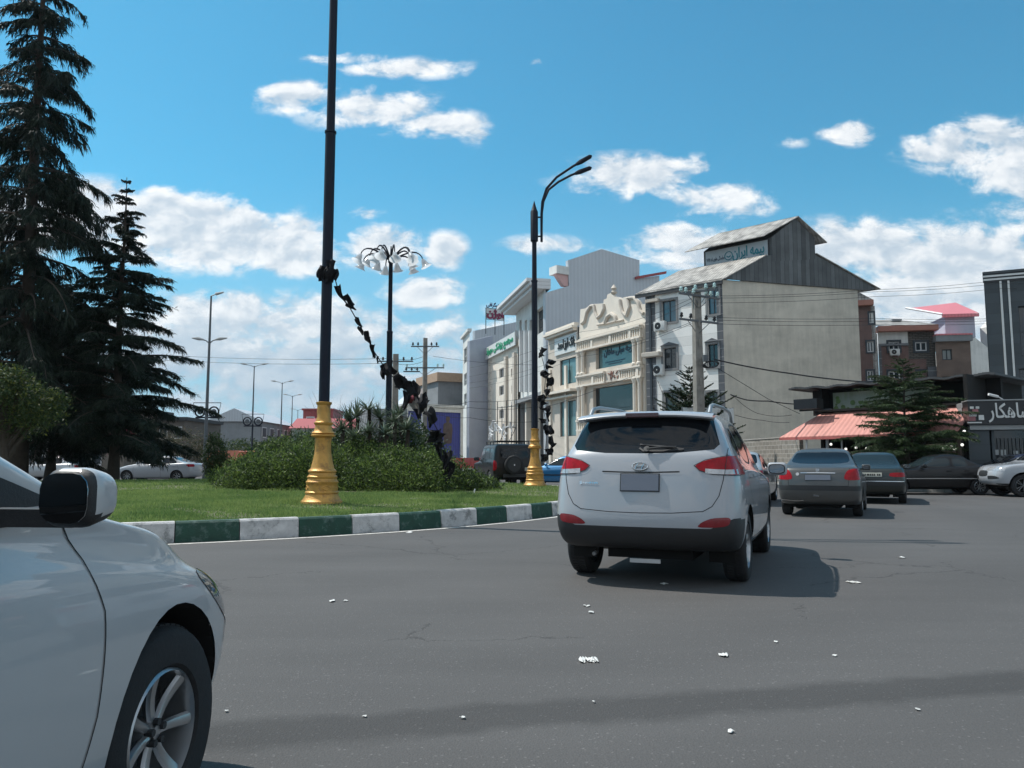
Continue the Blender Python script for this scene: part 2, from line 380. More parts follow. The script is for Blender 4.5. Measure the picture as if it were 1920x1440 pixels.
def window(F, root, op, fm, gm, w=0.0, dep=0.15, t=0.06, mull=1, bar=0, trim=None, sill=None, name='window'):
    a, b, c, d = op[:4]; m = F.mb(); y0, y1 = w - dep + 0.004, w - dep + 0.06
    m.box(a + .003, a + t, y0, y1, c + .003, d - .003); m.box(b - t, b - .003, y0, y1, c + .003, d - .003)
    m.box(a + t, b - t, y0, y1, c + .003, c + t); m.box(a + t, b - t, y0, y1, d - t, d - .003)
    for i in range(mull):
        x = a + (b - a) * (i + 1) / (mull + 1); m.box(x - t / 2, x + t / 2, y0, y1 - .004, c + t, d - t)
    for i in range(bar):
        z = c + (d - c) * (i + 1) / (bar + 1); m.box(a + t, b - t, y0, y1 - .01, z - t / 2, z + t / 2)
    o = m.build(name, fm, root)
    g = F.mb(); g.quad((a + t / 2, y0 + .02, c + t / 2), (b - t / 2, y0 + .02, c + t / 2), (b - t / 2, y0 + .02, d - t / 2), (a + t / 2, y0 + .02, d - t / 2)); g.build('pane', gm, o)
    if trim:
        tm_, tw, tp = trim; m = F.mb()
        m.box(a - tw, a - .002, w + .002, w + tp, c - tw, d + tw); m.box(b + .002, b + tw, w + .002, w + tp, c - tw, d + tw)
        m.box(a - .002, b + .002, w + .002, w + tp, d + .002, d + tw); m.box(a - .002, b + .002, w + .002, w + tp, c - tw, c - .002)
        m.build('surround', tm_, o)
    if sill:
        m = F.mb(); m.box(a - .12, b + .12, w + .01, w + .16, c - .12, c - .03); m.build('sill', sill, o)
    return o
# ================================================================ ground, road, island
def asphalt(name, col, blot=0.12):
    m = bpy.data.materials.new(name); m.use_nodes = True; t = m.node_tree; b = t.nodes['Principled BSDF']
    tcn = N(t, 'ShaderNodeTexCoord'); ob = tcn.outputs['Object']
    a = noise(t, ob, 0.22, 5, 0.6); g = noise(t, ob, 60, 3, 0.7); l = noise(t, vm(t, 'MULTIPLY', ob, (0.5, 3.0, 1)), 0.6, 5, 0.6)
    vor = N(t, 'ShaderNodeTexVoronoi'); put(t, vor.inputs['Vector'], ob); vor.inputs['Scale'].default_value = 110
    k = mth(t, 'ADD', 1.0, mth(t, 'MULTIPLY', mth(t, 'SUBTRACT', a, 0.5), blot * 4))
    k = mth(t, 'ADD', k, mth(t, 'MULTIPLY', mth(t, 'SUBTRACT', l, 0.5), 0.35))
    k = mth(t, 'MULTIPLY', k, mth(t, 'ADD', 0.75, mth(t, 'MULTIPLY', g, 0.50)))
    # pale worn stones
    wn = N(t, 'ShaderNodeTexWhiteNoise', noise_dimensions='3D'); put(t, wn.inputs[0], vor.outputs['Color'])
    k = mth(t, 'ADD', k, mth(t, 'MULTIPLY', mth(t, 'GREATER_THAN', wn.outputs[0], 0.985), 0.6))
    # dark band across the lanes: a windscreen reflection painted into the asphalt colour
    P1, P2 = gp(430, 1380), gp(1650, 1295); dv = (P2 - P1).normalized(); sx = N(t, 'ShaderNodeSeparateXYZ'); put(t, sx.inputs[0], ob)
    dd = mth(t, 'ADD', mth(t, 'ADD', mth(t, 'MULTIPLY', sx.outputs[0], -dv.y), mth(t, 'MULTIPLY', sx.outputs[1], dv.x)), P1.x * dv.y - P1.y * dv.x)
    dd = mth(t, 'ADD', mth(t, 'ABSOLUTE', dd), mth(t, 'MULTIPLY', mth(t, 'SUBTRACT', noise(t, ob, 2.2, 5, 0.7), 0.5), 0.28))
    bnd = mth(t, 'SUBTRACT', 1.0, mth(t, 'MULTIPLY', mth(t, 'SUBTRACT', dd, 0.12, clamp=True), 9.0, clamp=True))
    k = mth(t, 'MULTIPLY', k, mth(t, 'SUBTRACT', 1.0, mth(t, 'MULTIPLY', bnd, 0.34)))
    # oil drips and tyre polished lanes following the roundabout
    ds = vm(t, 'LENGTH', vm(t, 'SUBTRACT', vm(t, 'MULTIPLY', ob, (1, 1, 0)), (-10.6, 23.1, 0)), out=1)
    ln = mth(t, 'SINE', mth(t, 'ADD', mth(t, 'MULTIPLY', ds, 3.4), mth(t, 'MULTIPLY', a, 1.5)))
    k = mth(t, 'MULTIPLY', k, mth(t, 'ADD', 1.0, mth(t, 'MULTIPLY', ln, 0.035)))
    vc = N(t, 'ShaderNodeTexVoronoi', feature='DISTANCE_TO_EDGE'); put(t, vc.inputs['Vector'], vm(t, 'ADD', ob, vm(t, 'MULTIPLY', noise(t, ob, 1.3, 5, 0.7, out=1), (0.9, 0.9, 0.0)))); vc.inputs['Scale'].default_value = 0.30
    ck = mth(t, 'MULTIPLY', mth(t, 'LESS_THAN', vc.outputs[0], 0.0032), mth(t, 'GREATER_THAN', noise(t, ob, 0.35, 3, 0.5), 0.50)); k = mth(t, 'MULTIPLY', k, mth(t, 'SUBTRACT', 1.0, mth(t, 'MULTIPLY', ck, 0.35)))
    oil = mth(t, 'GREATER_THAN', noise(t, ob, 1.7, 7, 0.7), 0.70); k = mth(t, 'MULTIPLY', k, mth(t, 'SUBTRACT', 1.0, mth(t, 'MULTIPLY', oil, 0.16)))
    kc = N(t, 'ShaderNodeCombineXYZ'); [put(t, kc.inputs[i], k) for i in range(3)]
    t.links.new(vm(t, 'MULTIPLY', c4(col), kc.outputs[0]), b.inputs['Base Color'])
    b.inputs['Roughness'].default_value = 0.82; b.inputs['Specular IOR Level'].default_value = 0.35
    bn = N(t, 'ShaderNodeBump'); bn.inputs['Strength'].default_value = 0.5; bn.inputs['Distance'].default_value = 0.006
    put(t, bn.inputs['Height'], mth(t, 'ADD', g, mth(t, 'MULTIPLY', vor.outputs[0], 0.6))); t.links.new(bn.outputs[0], b.inputs['Normal'])
    return m
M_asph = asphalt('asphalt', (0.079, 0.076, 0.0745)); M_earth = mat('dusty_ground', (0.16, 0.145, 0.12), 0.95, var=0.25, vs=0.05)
M_pave = mat('pavement_slabs', (0.30, 0.29, 0.27), 0.9, var=0.15, vs=2, kind='brick', p=(0.6, 0.4, 0.012), col2=(0.16, 0.15, 0.14))
M_conc = mat('concrete', (0.34, 0.325, 0.30), 0.9, var=0.18, vs=2.5, bump=0.6, bs=30)
M_kw = mat('kerb_white', (0.50, 0.49, 0.48), 0.85, var=0.25, vs=7, kind='worn', p=4.0, col2=(.24, .24, .235), bump=0.7, bs=35); M_kg = mat('kerb_green', (0.012, 0.055, 0.036), 0.7, var=0.3, vs=6, kind='worn', p=6.5, col2=(.07, .12, .10), bump=0.7, bs=35)
M_line = mat('road_paint', (0.5, 0.49, 0.46), 0.8, var=0.4, vs=9)
IC = Vector((-10.6, 23.1, 0)); IR = 13.1
def disc(c, r0, r1, z, n=128, a0=0, a1=2 * math.pi):
    V = []; F = []
    for i in range(n + 1):
        a = a0 + (a1 - a0) * i / n
        for r in (r0, r1): V.append((c[0] + r * math.cos(a), c[1] + r * math.sin(a), z))
        if i: F.append((2 * i - 2, 2 * i - 1, 2 * i + 1, 2 * i))
    return V, F
m = MB(); m.quad((-9000, -9000, -.03), (9000, -9000, -.03), (9000, 9000, -.03), (-9000, 9000, -.03)); tag(m.build('ground', M_earth), kind='structure')
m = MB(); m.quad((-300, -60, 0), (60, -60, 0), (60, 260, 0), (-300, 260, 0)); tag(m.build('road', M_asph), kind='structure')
m = MB(); V, F = disc(IC, IR + 0.13, IR + 0.25, 0.005, 200, R(-120), R(60)); m.add(V, F); tag(m.build('road_edge_line', M_line), kind='structure')
# kerb: long cast blocks painted alternately white and green
m = MB(); rnd = random.Random(4); nb = 92; pk = gp(557, 1006); ak = math.atan2(pk.y - IC.y, pk.x - IC.x)
for i in range(nb):
    a0 = 2 * math.pi * i / nb + ak; a1 = 2 * math.pi * (i + 1) / nb + ak; m.cm = (i + 1) % 2; g = R(0.03)
    hh = 0.30 + rnd.uniform(-.006, .006); prof = [(0.0, 0.0), (-0.02, hh - 0.03), (-0.045, hh - 0.004), (-0.07, hh), (-0.16, hh), (-0.16, 0)]
    vs = []; fs = []; K_ = 5; j = rnd.uniform(-.006, .006)
    for k in range(K_ + 1):
        a = a0 + g + (a1 - a0 - 2 * g) * k / K_
        for (dr, z) in prof: vs.append((IC.x + (IR + dr + j) * math.cos(a), IC.y + (IR + dr + j) * math.sin(a), z))
        if k:
            for q in range(5): b = (k - 1) * 6 + q; fs.append((b, b + 1, b + 7, b + 6))
    fs.append(list(range(6))); fs.append(list(range(K_ * 6, K_ * 6 + 6))); m.add(vs, fs)
tag(m.build('kerb', [M_kw, M_kg]), kind='structure')
M_gras = mat('lawn_soil', (0.10, 0.105, 0.05), 0.95, var=0.35, vs=1.5, bump=1, bs=25)
def lawn_z(x, y):
    d = math.hypot(x - IC.x, y - IC.y); return 0.275 + 0.20 * max(0, 1 - (d / IR) ** 2)
V = []; F = []; nr, na = 14, 96
for i in range(nr + 1):
    r = (IR - 0.15) * i / nr
    for k in range(na):
        a = 2 * math.pi * k / na; x, y = IC.x + r * math.cos(a), IC.y + r * math.sin(a); V.append((x, y, lawn_z(x, y)))
    if i:
        for k in range(na): F.append(((i - 1) * na + k, (i - 1) * na + (k + 1) % na, i * na + (k + 1) % na, i * na + k))
o = fastmesh('lawn', V, F, M_gras, smooth=True); tag(o, kind='structure')
def leafmat(name, col, col2=None, tr=0.28, rough=0.6, vs=1.2):
    m = bpy.data.materials.new(name); m.use_nodes = True; t = m.node_tree; b = t.nodes['Principled BSDF']
    out = [n for n in t.nodes if n.type == 'OUTPUT_MATERIAL'][0]
    tcn = N(t, 'ShaderNodeTexCoord'); f = noise(t, tcn.outputs['Object'], vs, 4, 0.6); g = N(t, 'ShaderNodeNewGeometry')
    f = mth(t, 'ADD', mth(t, 'MULTIPLY', mth(t, 'SUBTRACT', f, 0.5), 2.2), mth(t, 'SUBTRACT', g.outputs['Random Per Island'], 0.0), clamp=True)
    c = mixc(t, f, c4(col), c4(col2 or [x * 1.7 for x in col])); t.links.new(c, b.inputs['Base Color'])
    b.inputs['Roughness'].default_value = rough; b.inputs['Specular IOR Level'].default_value = 0.3
    tl = N(t, 'ShaderNodeBsdfTranslucent'); t.links.new(c, tl.inputs[0]); mx = N(t, 'ShaderNodeMixShader'); mx.inputs[0].default_value = tr
    t.links.new(b.outputs[0], mx.inputs[1]); t.links.new(tl.outputs[0], mx.inputs[2]); t.links.new(mx.outputs[0], out.inputs[0])
    return m
M_grass = leafmat('grass_blades', (0.11, 0.195, 0.055), (0.27, 0.35, 0.11), 0.4, vs=0.8)
M_hedge = leafmat('hedge_leaves', (0.07, 0.12, 0.025), (0.19, 0.27, 0.06), 0.35)
M_hdark = leafmat('shrub_dark_leaves', (0.022, 0.042, 0.014), (0.06, 0.095, 0.03), 0.22)
M_yucca = leafmat('spiky_leaves', (0.05, 0.075, 0.045), (0.15, 0.19, 0.13), 0.15, 0.45)
M_cedar = leafmat('cedar_needles', (0.005, 0.012, 0.007), (0.014, 0.028, 0.013), 0.08)
M_cedarg = leafmat('green_cedar_needles', (0.013, 0.032, 0.012), (0.05, 0.085, 0.025), 0.15)
M_olive = leafmat('broad_leaves', (0.045, 0.06, 0.015), (0.13, 0.15, 0.035), 0.35)
M_brown = leafmat('bare_shrub_twigs', (0.09, 0.075, 0.045), (0.16, 0.13, 0.08), 0.1)
M_yel = leafmat('yellow_flowers', (0.5, 0.36, 0.05), (0.75, 0.6, 0.15), 0.2)
M_pink = leafmat('pink_blossom', (0.32, 0.02, 0.09), (0.5, 0.05, 0.17), 0.3)
M_bark = mat('bark', (0.055, 0.042, 0.033), 0.95, var=0.3, vs=6, bump=1.0, bs=20)
rs = np.random.RandomState(7)
def blades(n, seed, xr, yr, h0, h1):
    g = np.random.RandomState(seed); x = g.uniform(*xr, n); y = g.uniform(*yr, n)
    d = np.hypot(x - IC.x, y - IC.y); k = d < IR - 0.17; x, y, d = x[k], y[k], d[k]; n = len(x)
    z = 0.27 + 0.20 * (1 - (d / IR) ** 2)
    bare = (np.sin(x * 1.31 + 2.1 * np.sin(y * .9)) * np.sin(y * 1.77 + 1.3 * np.sin(x * 1.1)) > .62) | (np.hypot(x + 3.0, (y - 14.6) * 1.5) < .9) | (np.hypot(x + 2.0, (y - 15.4) * 1.5) < .7); kk = ~bare | (g.rand(n) < .35); x, y, z, d = x[kk], y[kk], z[kk], d[kk]; n = len(x)
    patch = 0.75 + 0.5 * np.sin(x * 2.1 + np.sin(y * 1.7)) * np.sin(y * 2.6 + x)
    h = g.uniform(h0, h1, n) * patch.clip(.55, 1.4); a = g.uniform(0, 6.283, n); w = g.uniform(.006, .013, n); l = g.uniform(.1, .7, n) * h; la = g.uniform(0, 6.283, n)
    V = np.empty((n, 3, 3)); V[:, 0] = np.stack([x - np.cos(a) * w, y - np.sin(a) * w, z], 1); V[:, 1] = np.stack([x + np.cos(a) * w, y + np.sin(a) * w, z], 1)
    V[:, 2] = np.stack([x + np.cos(la) * l, y + np.sin(la) * l, z + h], 1)
    return V.reshape(-1, 3)
VV = np.concatenate([blades(260000, 1, (-12, 2.6), (9.9, 19), .04, .085), blades(130000, 2, (-24, 2.6), (17, 36.3), .05, .11)])
tag(fastmesh('grass', VV, np.arange(len(VV)).reshape(-1, 3), M_grass), kind='stuff', cat='grass', label='short mown green grass covering the roundabout island')
def foliage(name, blobs, n, size, mats, parent=None, seed=0, asp=0.45, up=0.0, shell=0.45, w=None):
    """many leaf quads scattered in the outer part of a set of ellipsoids"""
    g = np.random.RandomState(seed); vol = np.array([b[3] * b[4] * b[5] for b in blobs]) ** (2 / 3); ch = g.choice(len(blobs), n, p=vol / vol.sum()); B = np.array(blobs)[ch]
    d = g.normal(size=(n, 3)); d /= np.linalg.norm(d, axis=1)[:, None]
    rr = (1 - shell * g.rand(n) ** 1.3) * (1 + .12 * np.sin(d[:, 0] * 7 + B[:, 0]) * np.sin(d[:, 1] * 6 + B[:, 1] * 3) + .08 * g.normal(size=n))
    P = B[:, :3] + d * B[:, 3:6] * rr[:, None]
    a = g.normal(size=(n, 3)) + d * .5; a[:, 2] += up; a /= np.linalg.norm(a, axis=1)[:, None]
    b = np.cross(a, g.normal(size=(n, 3))); b /= np.linalg.norm(b, axis=1)[:, None]
    s = size * g.uniform(.6, 1.35, n)[:, None]; a = a * s; b = b * s * asp
    V = np.stack([P - a, P + b * .9 - a * .1, P + a, P - b * .9 - a * .1], 1).reshape(-1, 3)
    mi = g.choice(len(mats), n, p=w) if isinstance(mats, list) else None
    return fastmesh(name, V, np.arange(4 * n).reshape(-1, 4), mats, parent, mi)
def conifer(name, loc, H, Rr, label, seed, mats, clear=0.08, whorls=34, per=5, droop=0.5, rise=0.15, twig=0.5, dens=1.0, group=None, trunk_r=None, power=0.85, width=0.05, hang=0.7):
    """trunk, drooping limbs in whorls, hanging needle sprays (thin strips)"""
    g = np.random.RandomState(seed); root = thing(name, loc, label, 'tree', group); tr = trunk_r or H * 0.016
    m = MB(); pts = []; X0, Y0 = loc[0], loc[1]; z0 = loc[2]; bx, by = g.uniform(-.01, .01, 2)
    for i in range(12):
        t = i / 11; pts.append((X0 + bx * H * t * t + .03 * math.sin(t * 9), Y0 + by * H * t * t, z0 - .1 + H * t))
    m.tube(pts, [max(.012, tr * (1 - .95 * i / 11)) * (1.25 if i == 0 else 1) for i in range(12)], 10); m.build('trunk', M_bark, root)
    CC = []; VVv = []; LL = []; lm = MB(); lm.smooth = True
    for wv in range(whorls):
        t = clear + (1 - clear) * (wv + g.uniform(-.3, .3)) / whorls; t = min(max(t, clear), .985); L0 = Rr * (1 - t) ** power * 1.0 + .10
        for k in range(per):
            az = g.uniform(0, 6.283); L = L0 * (g.uniform(.75, 1.2) if g.rand() < .45 else g.uniform(.35, .8)); zb = z0 + H * t; x0 = X0 + bx * H * t * t; y0 = Y0 + by * H * t * t
            ri = rise + g.uniform(-.12, .12) + .25 * t; dr = droop * g.uniform(.7, 1.3) / max(L, .6); nseg = 7; wob = g.uniform(-.15, .15)
            sq = np.arange(nseg + 1) / nseg; r = L * sq; a2 = az + wob * sq ** 2
            P = np.stack([x0 + np.cos(a2) * r, y0 + np.sin(a2) * r, zb + ri * r - dr * r * r], 1)
            lm.tube([Vector(p) for p in P], [max(.008, tr * .28 * (1 - t * .6) * (1 - q / (nseg + 1))) for q in range(nseg + 1)], 4, cap=False)
            n_ = int((5 + L * 15) * dens); s_ = g.uniform(.10, 1.0, n_) ** .75; fi = s_ * nseg; q = np.minimum(fi.astype(int), nseg - 1); c = P[q] + (P[q + 1] - P[q]) * (fi - q)[:, None]
            dv = P[q + 1] - P[q]; dv /= np.linalg.norm(dv, axis=1)[:, None]; sd_ = np.cross(dv, [0, 0, 1.0]); sd_ /= np.linalg.norm(sd_, axis=1)[:, None]
            v = dv * g.uniform(.4, 1., (n_, 1)) + sd_ * (g.choice([-1, 1], n_) * g.uniform(.1, 1., n_))[:, None]; v[:, 2] -= g.uniform(0, hang, n_); v /= np.linalg.norm(v, axis=1)[:, None]
            CC.append(c); VVv.append(v); LL.append(twig * (1 - .62 * t * t) * g.uniform(.5, 1.25, n_) * (1 - .45 * s_) * min(1, .35 + L / 2.5))
    lm.build('limbs', M_bark, root)
    c = np.concatenate(CC); v = np.concatenate(VVv); l = np.concatenate(LL); out = []
    def strip(p, d, ln, wd):      # tapered two-quad strip bending down
        n_ = len(p); s = np.cross(d, g.normal(size=(n_, 3))); s /= np.linalg.norm(s, axis=1)[:, None]; s *= wd[:, None]
        e = p + d * ln[:, None] * .6; d2 = d.copy(); d2[:, 2] -= hang * .7; e2 = e + d2 * ln[:, None] * .4
        out.append(np.stack([p - s * .5, p + s * .5, e + s, e - s], 1)); out.append(np.stack([e - s, e + s, e2 + s * .1, e2 - s * .1], 1))
    strip(c, v, l, np.full(len(c), width * .42))
    for k in range(6):
        f = g.uniform(.1, .95, len(c)); d = v * .8 + g.normal(size=v.shape) * .42; d[:, 2] -= hang * .45; d /= np.linalg.norm(d, axis=1)[:, None]
        strip(c + v * (l * f)[:, None], d, l * g.uniform(.28, .55, len(c)), width * g.uniform(.2, .42, len(c)))
    V = np.concatenate(out).reshape(-1, 3); mi = g.choice(len(mats), len(V) // 4) if len(mats) > 1 else None
    fastmesh('crown', V, np.arange(len(V)).reshape(-1, 4), mats, root, mi)
    return root
# ================================================================ vehicles
M_glass = mat('car_glass', (0.008, 0.010, 0.013), 0.06, var=0.05, coat=0.0, spec=0.38)
M_glassb = mat('tinted_glass', (0.018, 0.028, 0.033), 0.08, var=0.05, spec=0.4)
M_rub = mat('tyre_rubber', (0.018, 0.018, 0.019), 0.85, var=0.2, vs=20, bump=0.3, bs=60)
M_rim = mat('alloy_rim', (0.42, 0.43, 0.44), 0.32, 0.85, var=0.08, vs=12)
M_rimd = mat('dark_rim', (0.16, 0.165, 0.17), 0.38, 0.7, var=0.1, vs=12)
M_plas = mat('black_plastic', (0.02, 0.021, 0.023), 0.55, var=0.15, vs=8, bump=0.15, bs=120)
M_trim = mat('black_trim', (0.010, 0.010, 0.011), 0.4, var=0.1)
M_gap = mat('panel_gap', (0.006, 0.006, 0.006), 0.9, var=0)
M_chr = mat('chrome', (0.6, 0.61, 0.62), 0.15, 1.0, var=0.04)
M_red = mat('tail_lamp_red', (0.30, 0.002, 0.008), 0.25, var=0.3, vs=16, coat=0.1, spec=.25)
M_redd = mat('reflector_red', (0.20, 0.004, 0.01), 0.25, var=0.2, vs=18, coat=0.5)
M_clr = mat('lamp_clear', (0.42, 0.42, 0.43), 0.12, 0.3, var=0.3, vs=20, coat=0.7)
M_hl = mat('headlamp', (0.10, 0.13, 0.15), 0.08, 0.2, var=0.9, vs=11, coat=1.0)
M_amb = mat('amber_lamp', (0.55, 0.16, 0.02), 0.2, var=0.1, coat=0.6)
M_plate = mat('plate_grey', (0.13, 0.15, 0.19), 0.5, var=0.04, vs=4); M_platew = mat('plate_white', (0.42, 0.42, 0.36), 0.5, var=0.1)
M_arch = mat('wheel_well', (0.008, 0.008, 0.008), 0.95, var=0)
M_mirg = mat('mirror_glass', (0.28, 0.30, 0.32), 0.04, 1.0, var=0.15, vs=6)
def paint(name, col, metal=0.0, rough=0.3): return mat(name, col, rough, metal, var=0.035, vs=1.5, bump=0.03, bs=220, coat=0.9)
P_white = paint('white_paint', (0.345, 0.36, 0.385), 0, 0.35); P_white2 = paint('pearl_white_paint', (0.47, 0.465, 0.465), 0.0, 0.35)
P_grey = mat('grey_metallic_paint', (0.075, 0.076, 0.075), 0.35, .35, var=.05, vs=2, coat=.5); P_dgrn = mat('dark_green_grey_paint', (0.018, 0.022, 0.020), .35, .2, var=.05, coat=.45)
P_black = mat('black_paint', (0.008, 0.008, 0.009), 0.35, 0, var=.05, spec=.25, coat=.25); P_blue = paint('blue_paint', (0.035, 0.20, 0.42), 0.2); P_silv = paint('silver_paint', (0.42, 0.43, 0.44), 0.4)
P_red = paint('red_paint', (0.42, 0.05, 0.045)); P_or = paint('orange_paint', (0.5, 0.11, 0.03))
SXF = [0, .35, .65, .86, .972, 1.0]; DYF = [0, .012, .055, .14, .29, .52]
SXR = [1.0, .975, .875, .66, .35, 0]; DYR = [.42, .19, .075, .028, .008, 0]
def ring_pts(r, Lf, Lr):
    zf, zm, zr, yf, yr, w = r[:6]; bf = r[6] if len(r) > 6 else 1.0; br = r[7] if len(r) > 7 else 1.0
    pts = []
    for sx, dy in zip(SXF, DYF): pts.append((w * sx, yf - dy * bf))
    ya, yb = yf - DYF[-1] * bf, yr + DYR[0] * br
    for k in (.18, .36, .54, .70, .86): pts.append((w * (1 + (0.012 if .3 < k < .7 else 0.006)), ya + (yb - ya) * k))
    for sx, dy in zip(SXR, DYR): pts.append((w * sx, yr + dy * br))
    out = []
    span = yf - yr
    for x, y in pts:
        s = (yf - y) / span if span > 1e-6 else 0.5     # 0 front .. 1 rear
        z = zf * (1 - s) * (1 - 2 * s) + zm * 4 * s * (1 - s) + zr * s * (2 * s - 1)
        out.append((x, y, z))
    return out
def shell(rings, level=2):
    V = []; F = []; n = 17; full = 32
    for r in rings:
        h = ring_pts(r, 0, 0); V += h; V += [(-x, y, z) for (x, y, z) in h[15:0:-1]]
    for i in range(len(rings) - 1):
        for k in range(full): a = i * full; b = a + full; F.append((a + k, a + (k + 1) % full, b + (k + 1) % full, b + k))
    F.append([k for k in range(full)][::-1])
    a = (len(rings) - 1) * full            # roof cap as strips between mirrored columns
    for k in range(1, 16): F.append((a + k, a + k + 1, a + full - k - 1 if k < 15 else a + 16, a + full - k) if k < 15 else (a + 15, a + 16, a + 17))
    F.append((a, a + 1, a + 31))
    me = bpy.data.meshes.new('tmp'); me.from_pydata(V, [], F)
    o = bpy.data.objects.new('tmp', me); C.objects.link(o); md = o.modifiers.new('s', 'SUBSURF'); md.levels = level; md.render_levels = level
    dg = bpy.context.evaluated_depsgraph_get(); dg.update(); me2 = bpy.data.meshes.new_from_object(o.evaluated_get(dg), depsgraph=dg)
    bm = bmesh.new(); bm.from_mesh(me2); bpy.data.objects.remove(o); bpy.data.meshes.remove(me); bpy.data.meshes.remove(me2)
    bmesh.ops.recalc_face_normals(bm, faces=bm.faces[:])
    return bm
AX = {'side': (1, 2), 'rear': (0, 2), 'front': (0, 2), 'top': (0, 1)}
def smooth_poly(P, n=3, it=2):     # chaikin-rounded convex outline
    for _ in range(it):
        Q = []
        for i in range(len(P)):
            a, b = P[i], P[(i + 1) % len(P)]; Q += [(a[0] * .8 + b[0] * .2, a[1] * .8 + b[1] * .2), (a[0] * .2 + b[0] * .8, a[1] * .2 + b[1] * .8)]
        P = Q
    return P
def circ(cy, cz, r, n=26, sq=1.0): return [(cy + r * math.cos(2 * math.pi * i / n), cz + r * sq * math.sin(2 * math.pi * i / n)) for i in range(n)]
def cut(bm, lay, idx, poly, view, sgn=1, lim=0.2, only=(0,)):
    """bisect the shell along an extruded convex outline; faces inside get region idx"""
    ia, ib = AX[view]; 
    def ok(f):
        n = f.normal
        if f[lay] not in only: return False
        if view == 'side': return n.x * sgn > lim
        if view == 'rear': return n.y < -lim
        if view == 'front': return n.y > lim
        return n.z > lim
    ar = sum(poly[i][0] * poly[(i + 1) % len(poly)][1] - poly[(i + 1) % len(poly)][0] * poly[i][1] for i in range(len(poly)))
    if ar < 0: poly = poly[::-1]
    a0, a1 = min(p[0] for p in poly), max(p[0] for p in poly); b0, b1 = min(p[1] for p in poly), max(p[1] for p in poly)
    fs = []
    for f in bm.faces:
        if not ok(f): continue
        A = [v.co[ia] for v in f.verts]; B = [v.co[ib] for v in f.verts]
        if max(A) < a0 or min(A) > a1 or max(B) < b0 or min(B) > b1: continue
        fs.append(f)
    for i in range(len(poly)):
        if not fs: return []
        p, q = poly[i], poly[(i + 1) % len(poly)]; dx, dy = q[0] - p[0], q[1] - p[1]
        if abs(dx) + abs(dy) < 1e-7: continue
        co = [0, 0, 0]; co[ia], co[ib] = p; no = [0, 0, 0]; no[ia], no[ib] = dy, -dx
        co, no = Vector(co), Vector(no).normalized()
        ge = set(fs)
        for f in fs: ge.update(f.verts); ge.update(f.edges)
        r = bmesh.ops.bisect_plane(bm, geom=list(ge), dist=1e-5, plane_co=co, plane_no=no)
        cand = {g for g in r['geom'] if isinstance(g, bmesh.types.BMFace)}
        fs = [f for f in cand if f.is_valid and (f.calc_center_median() - co).dot(no) < 0]
    for f in fs: f[lay] = idx
    return fs
def region_obj(bm, lay, idx, name, material, parent, off=0.0, split_x=False):
    b = bmesh.new(); mp = {}; fsn = []
    for f in bm.faces:
        if f[lay] != idx: continue
        vs = []
        for v in f.verts:
            if v not in mp: mp[v] = b.verts.new(v.co + v.normal * off)
            vs.append(mp[v])
        try: nf = b.faces.new(vs); nf.smooth = True; fsn.append(nf)
        except ValueError: pass
    if not fsn: b.free(); return None
    me = bpy.data.meshes.new(name); b.to_mesh(me); b.free(); me.materials.append(material)
    try: me.set_sharp_from_angle(angle=R(50))
    except Exception: pass
    o = bpy.data.objects.new(name, me); C.objects.link(o); o.parent = parent
    return o
class Proj:
    def __init__(s, bm): s.t = BVHTree.FromBMesh(bm)
    def hit(s, view, a, b, sgn=1):
        if view == 'side': r = s.t.ray_cast(Vector((5 * sgn, a, b)), Vector((-sgn, 0, 0)))
        elif view == 'rear': r = s.t.ray_cast(Vector((a, -9, b)), Vector((0, 1, 0)))
        elif view == 'front': r = s.t.ray_cast(Vector((a, 9, b)), Vector((0, -1, 0)))
        else: r = s.t.ray_cast(Vector((a, b, 9)), Vector((0, 0, -1)))
        return r[0], r[1]
    def ribbon(s, mb, pts, view, w=0.008, sgn=1, off=0.0015, step=0.03):
        P = []
        for i in range(len(pts) - 1):
            a, b = Vector(pts[i]), Vector(pts[i + 1]); n = max(1, int((b - a).length / step))
            P += [a + (b - a) * k / n for k in range(n)]
        P.append(Vector(pts[-1])); H = [s.hit(view, p[0], p[1], sgn) for p in P]; H = [h for h in H if h[0] is not None]
        vs = []; fs = []
        for i, (c, n) in enumerate(H):
            d = H[min(i + 1, len(H) - 1)][0] - H[max(i - 1, 0)][0]
            if d.length < 1e-6: d = Vector((0, 0, 1))
            t = d.normalized().cross(n).normalized() * w / 2; vs += [c + t + n * off, c - t + n * off]
            if i and (H[i][0] - H[i - 1][0]).length < 0.25: k = len(vs); fs.append((k - 4, k - 3, k - 1, k - 2))
        mb.add(vs, fs)
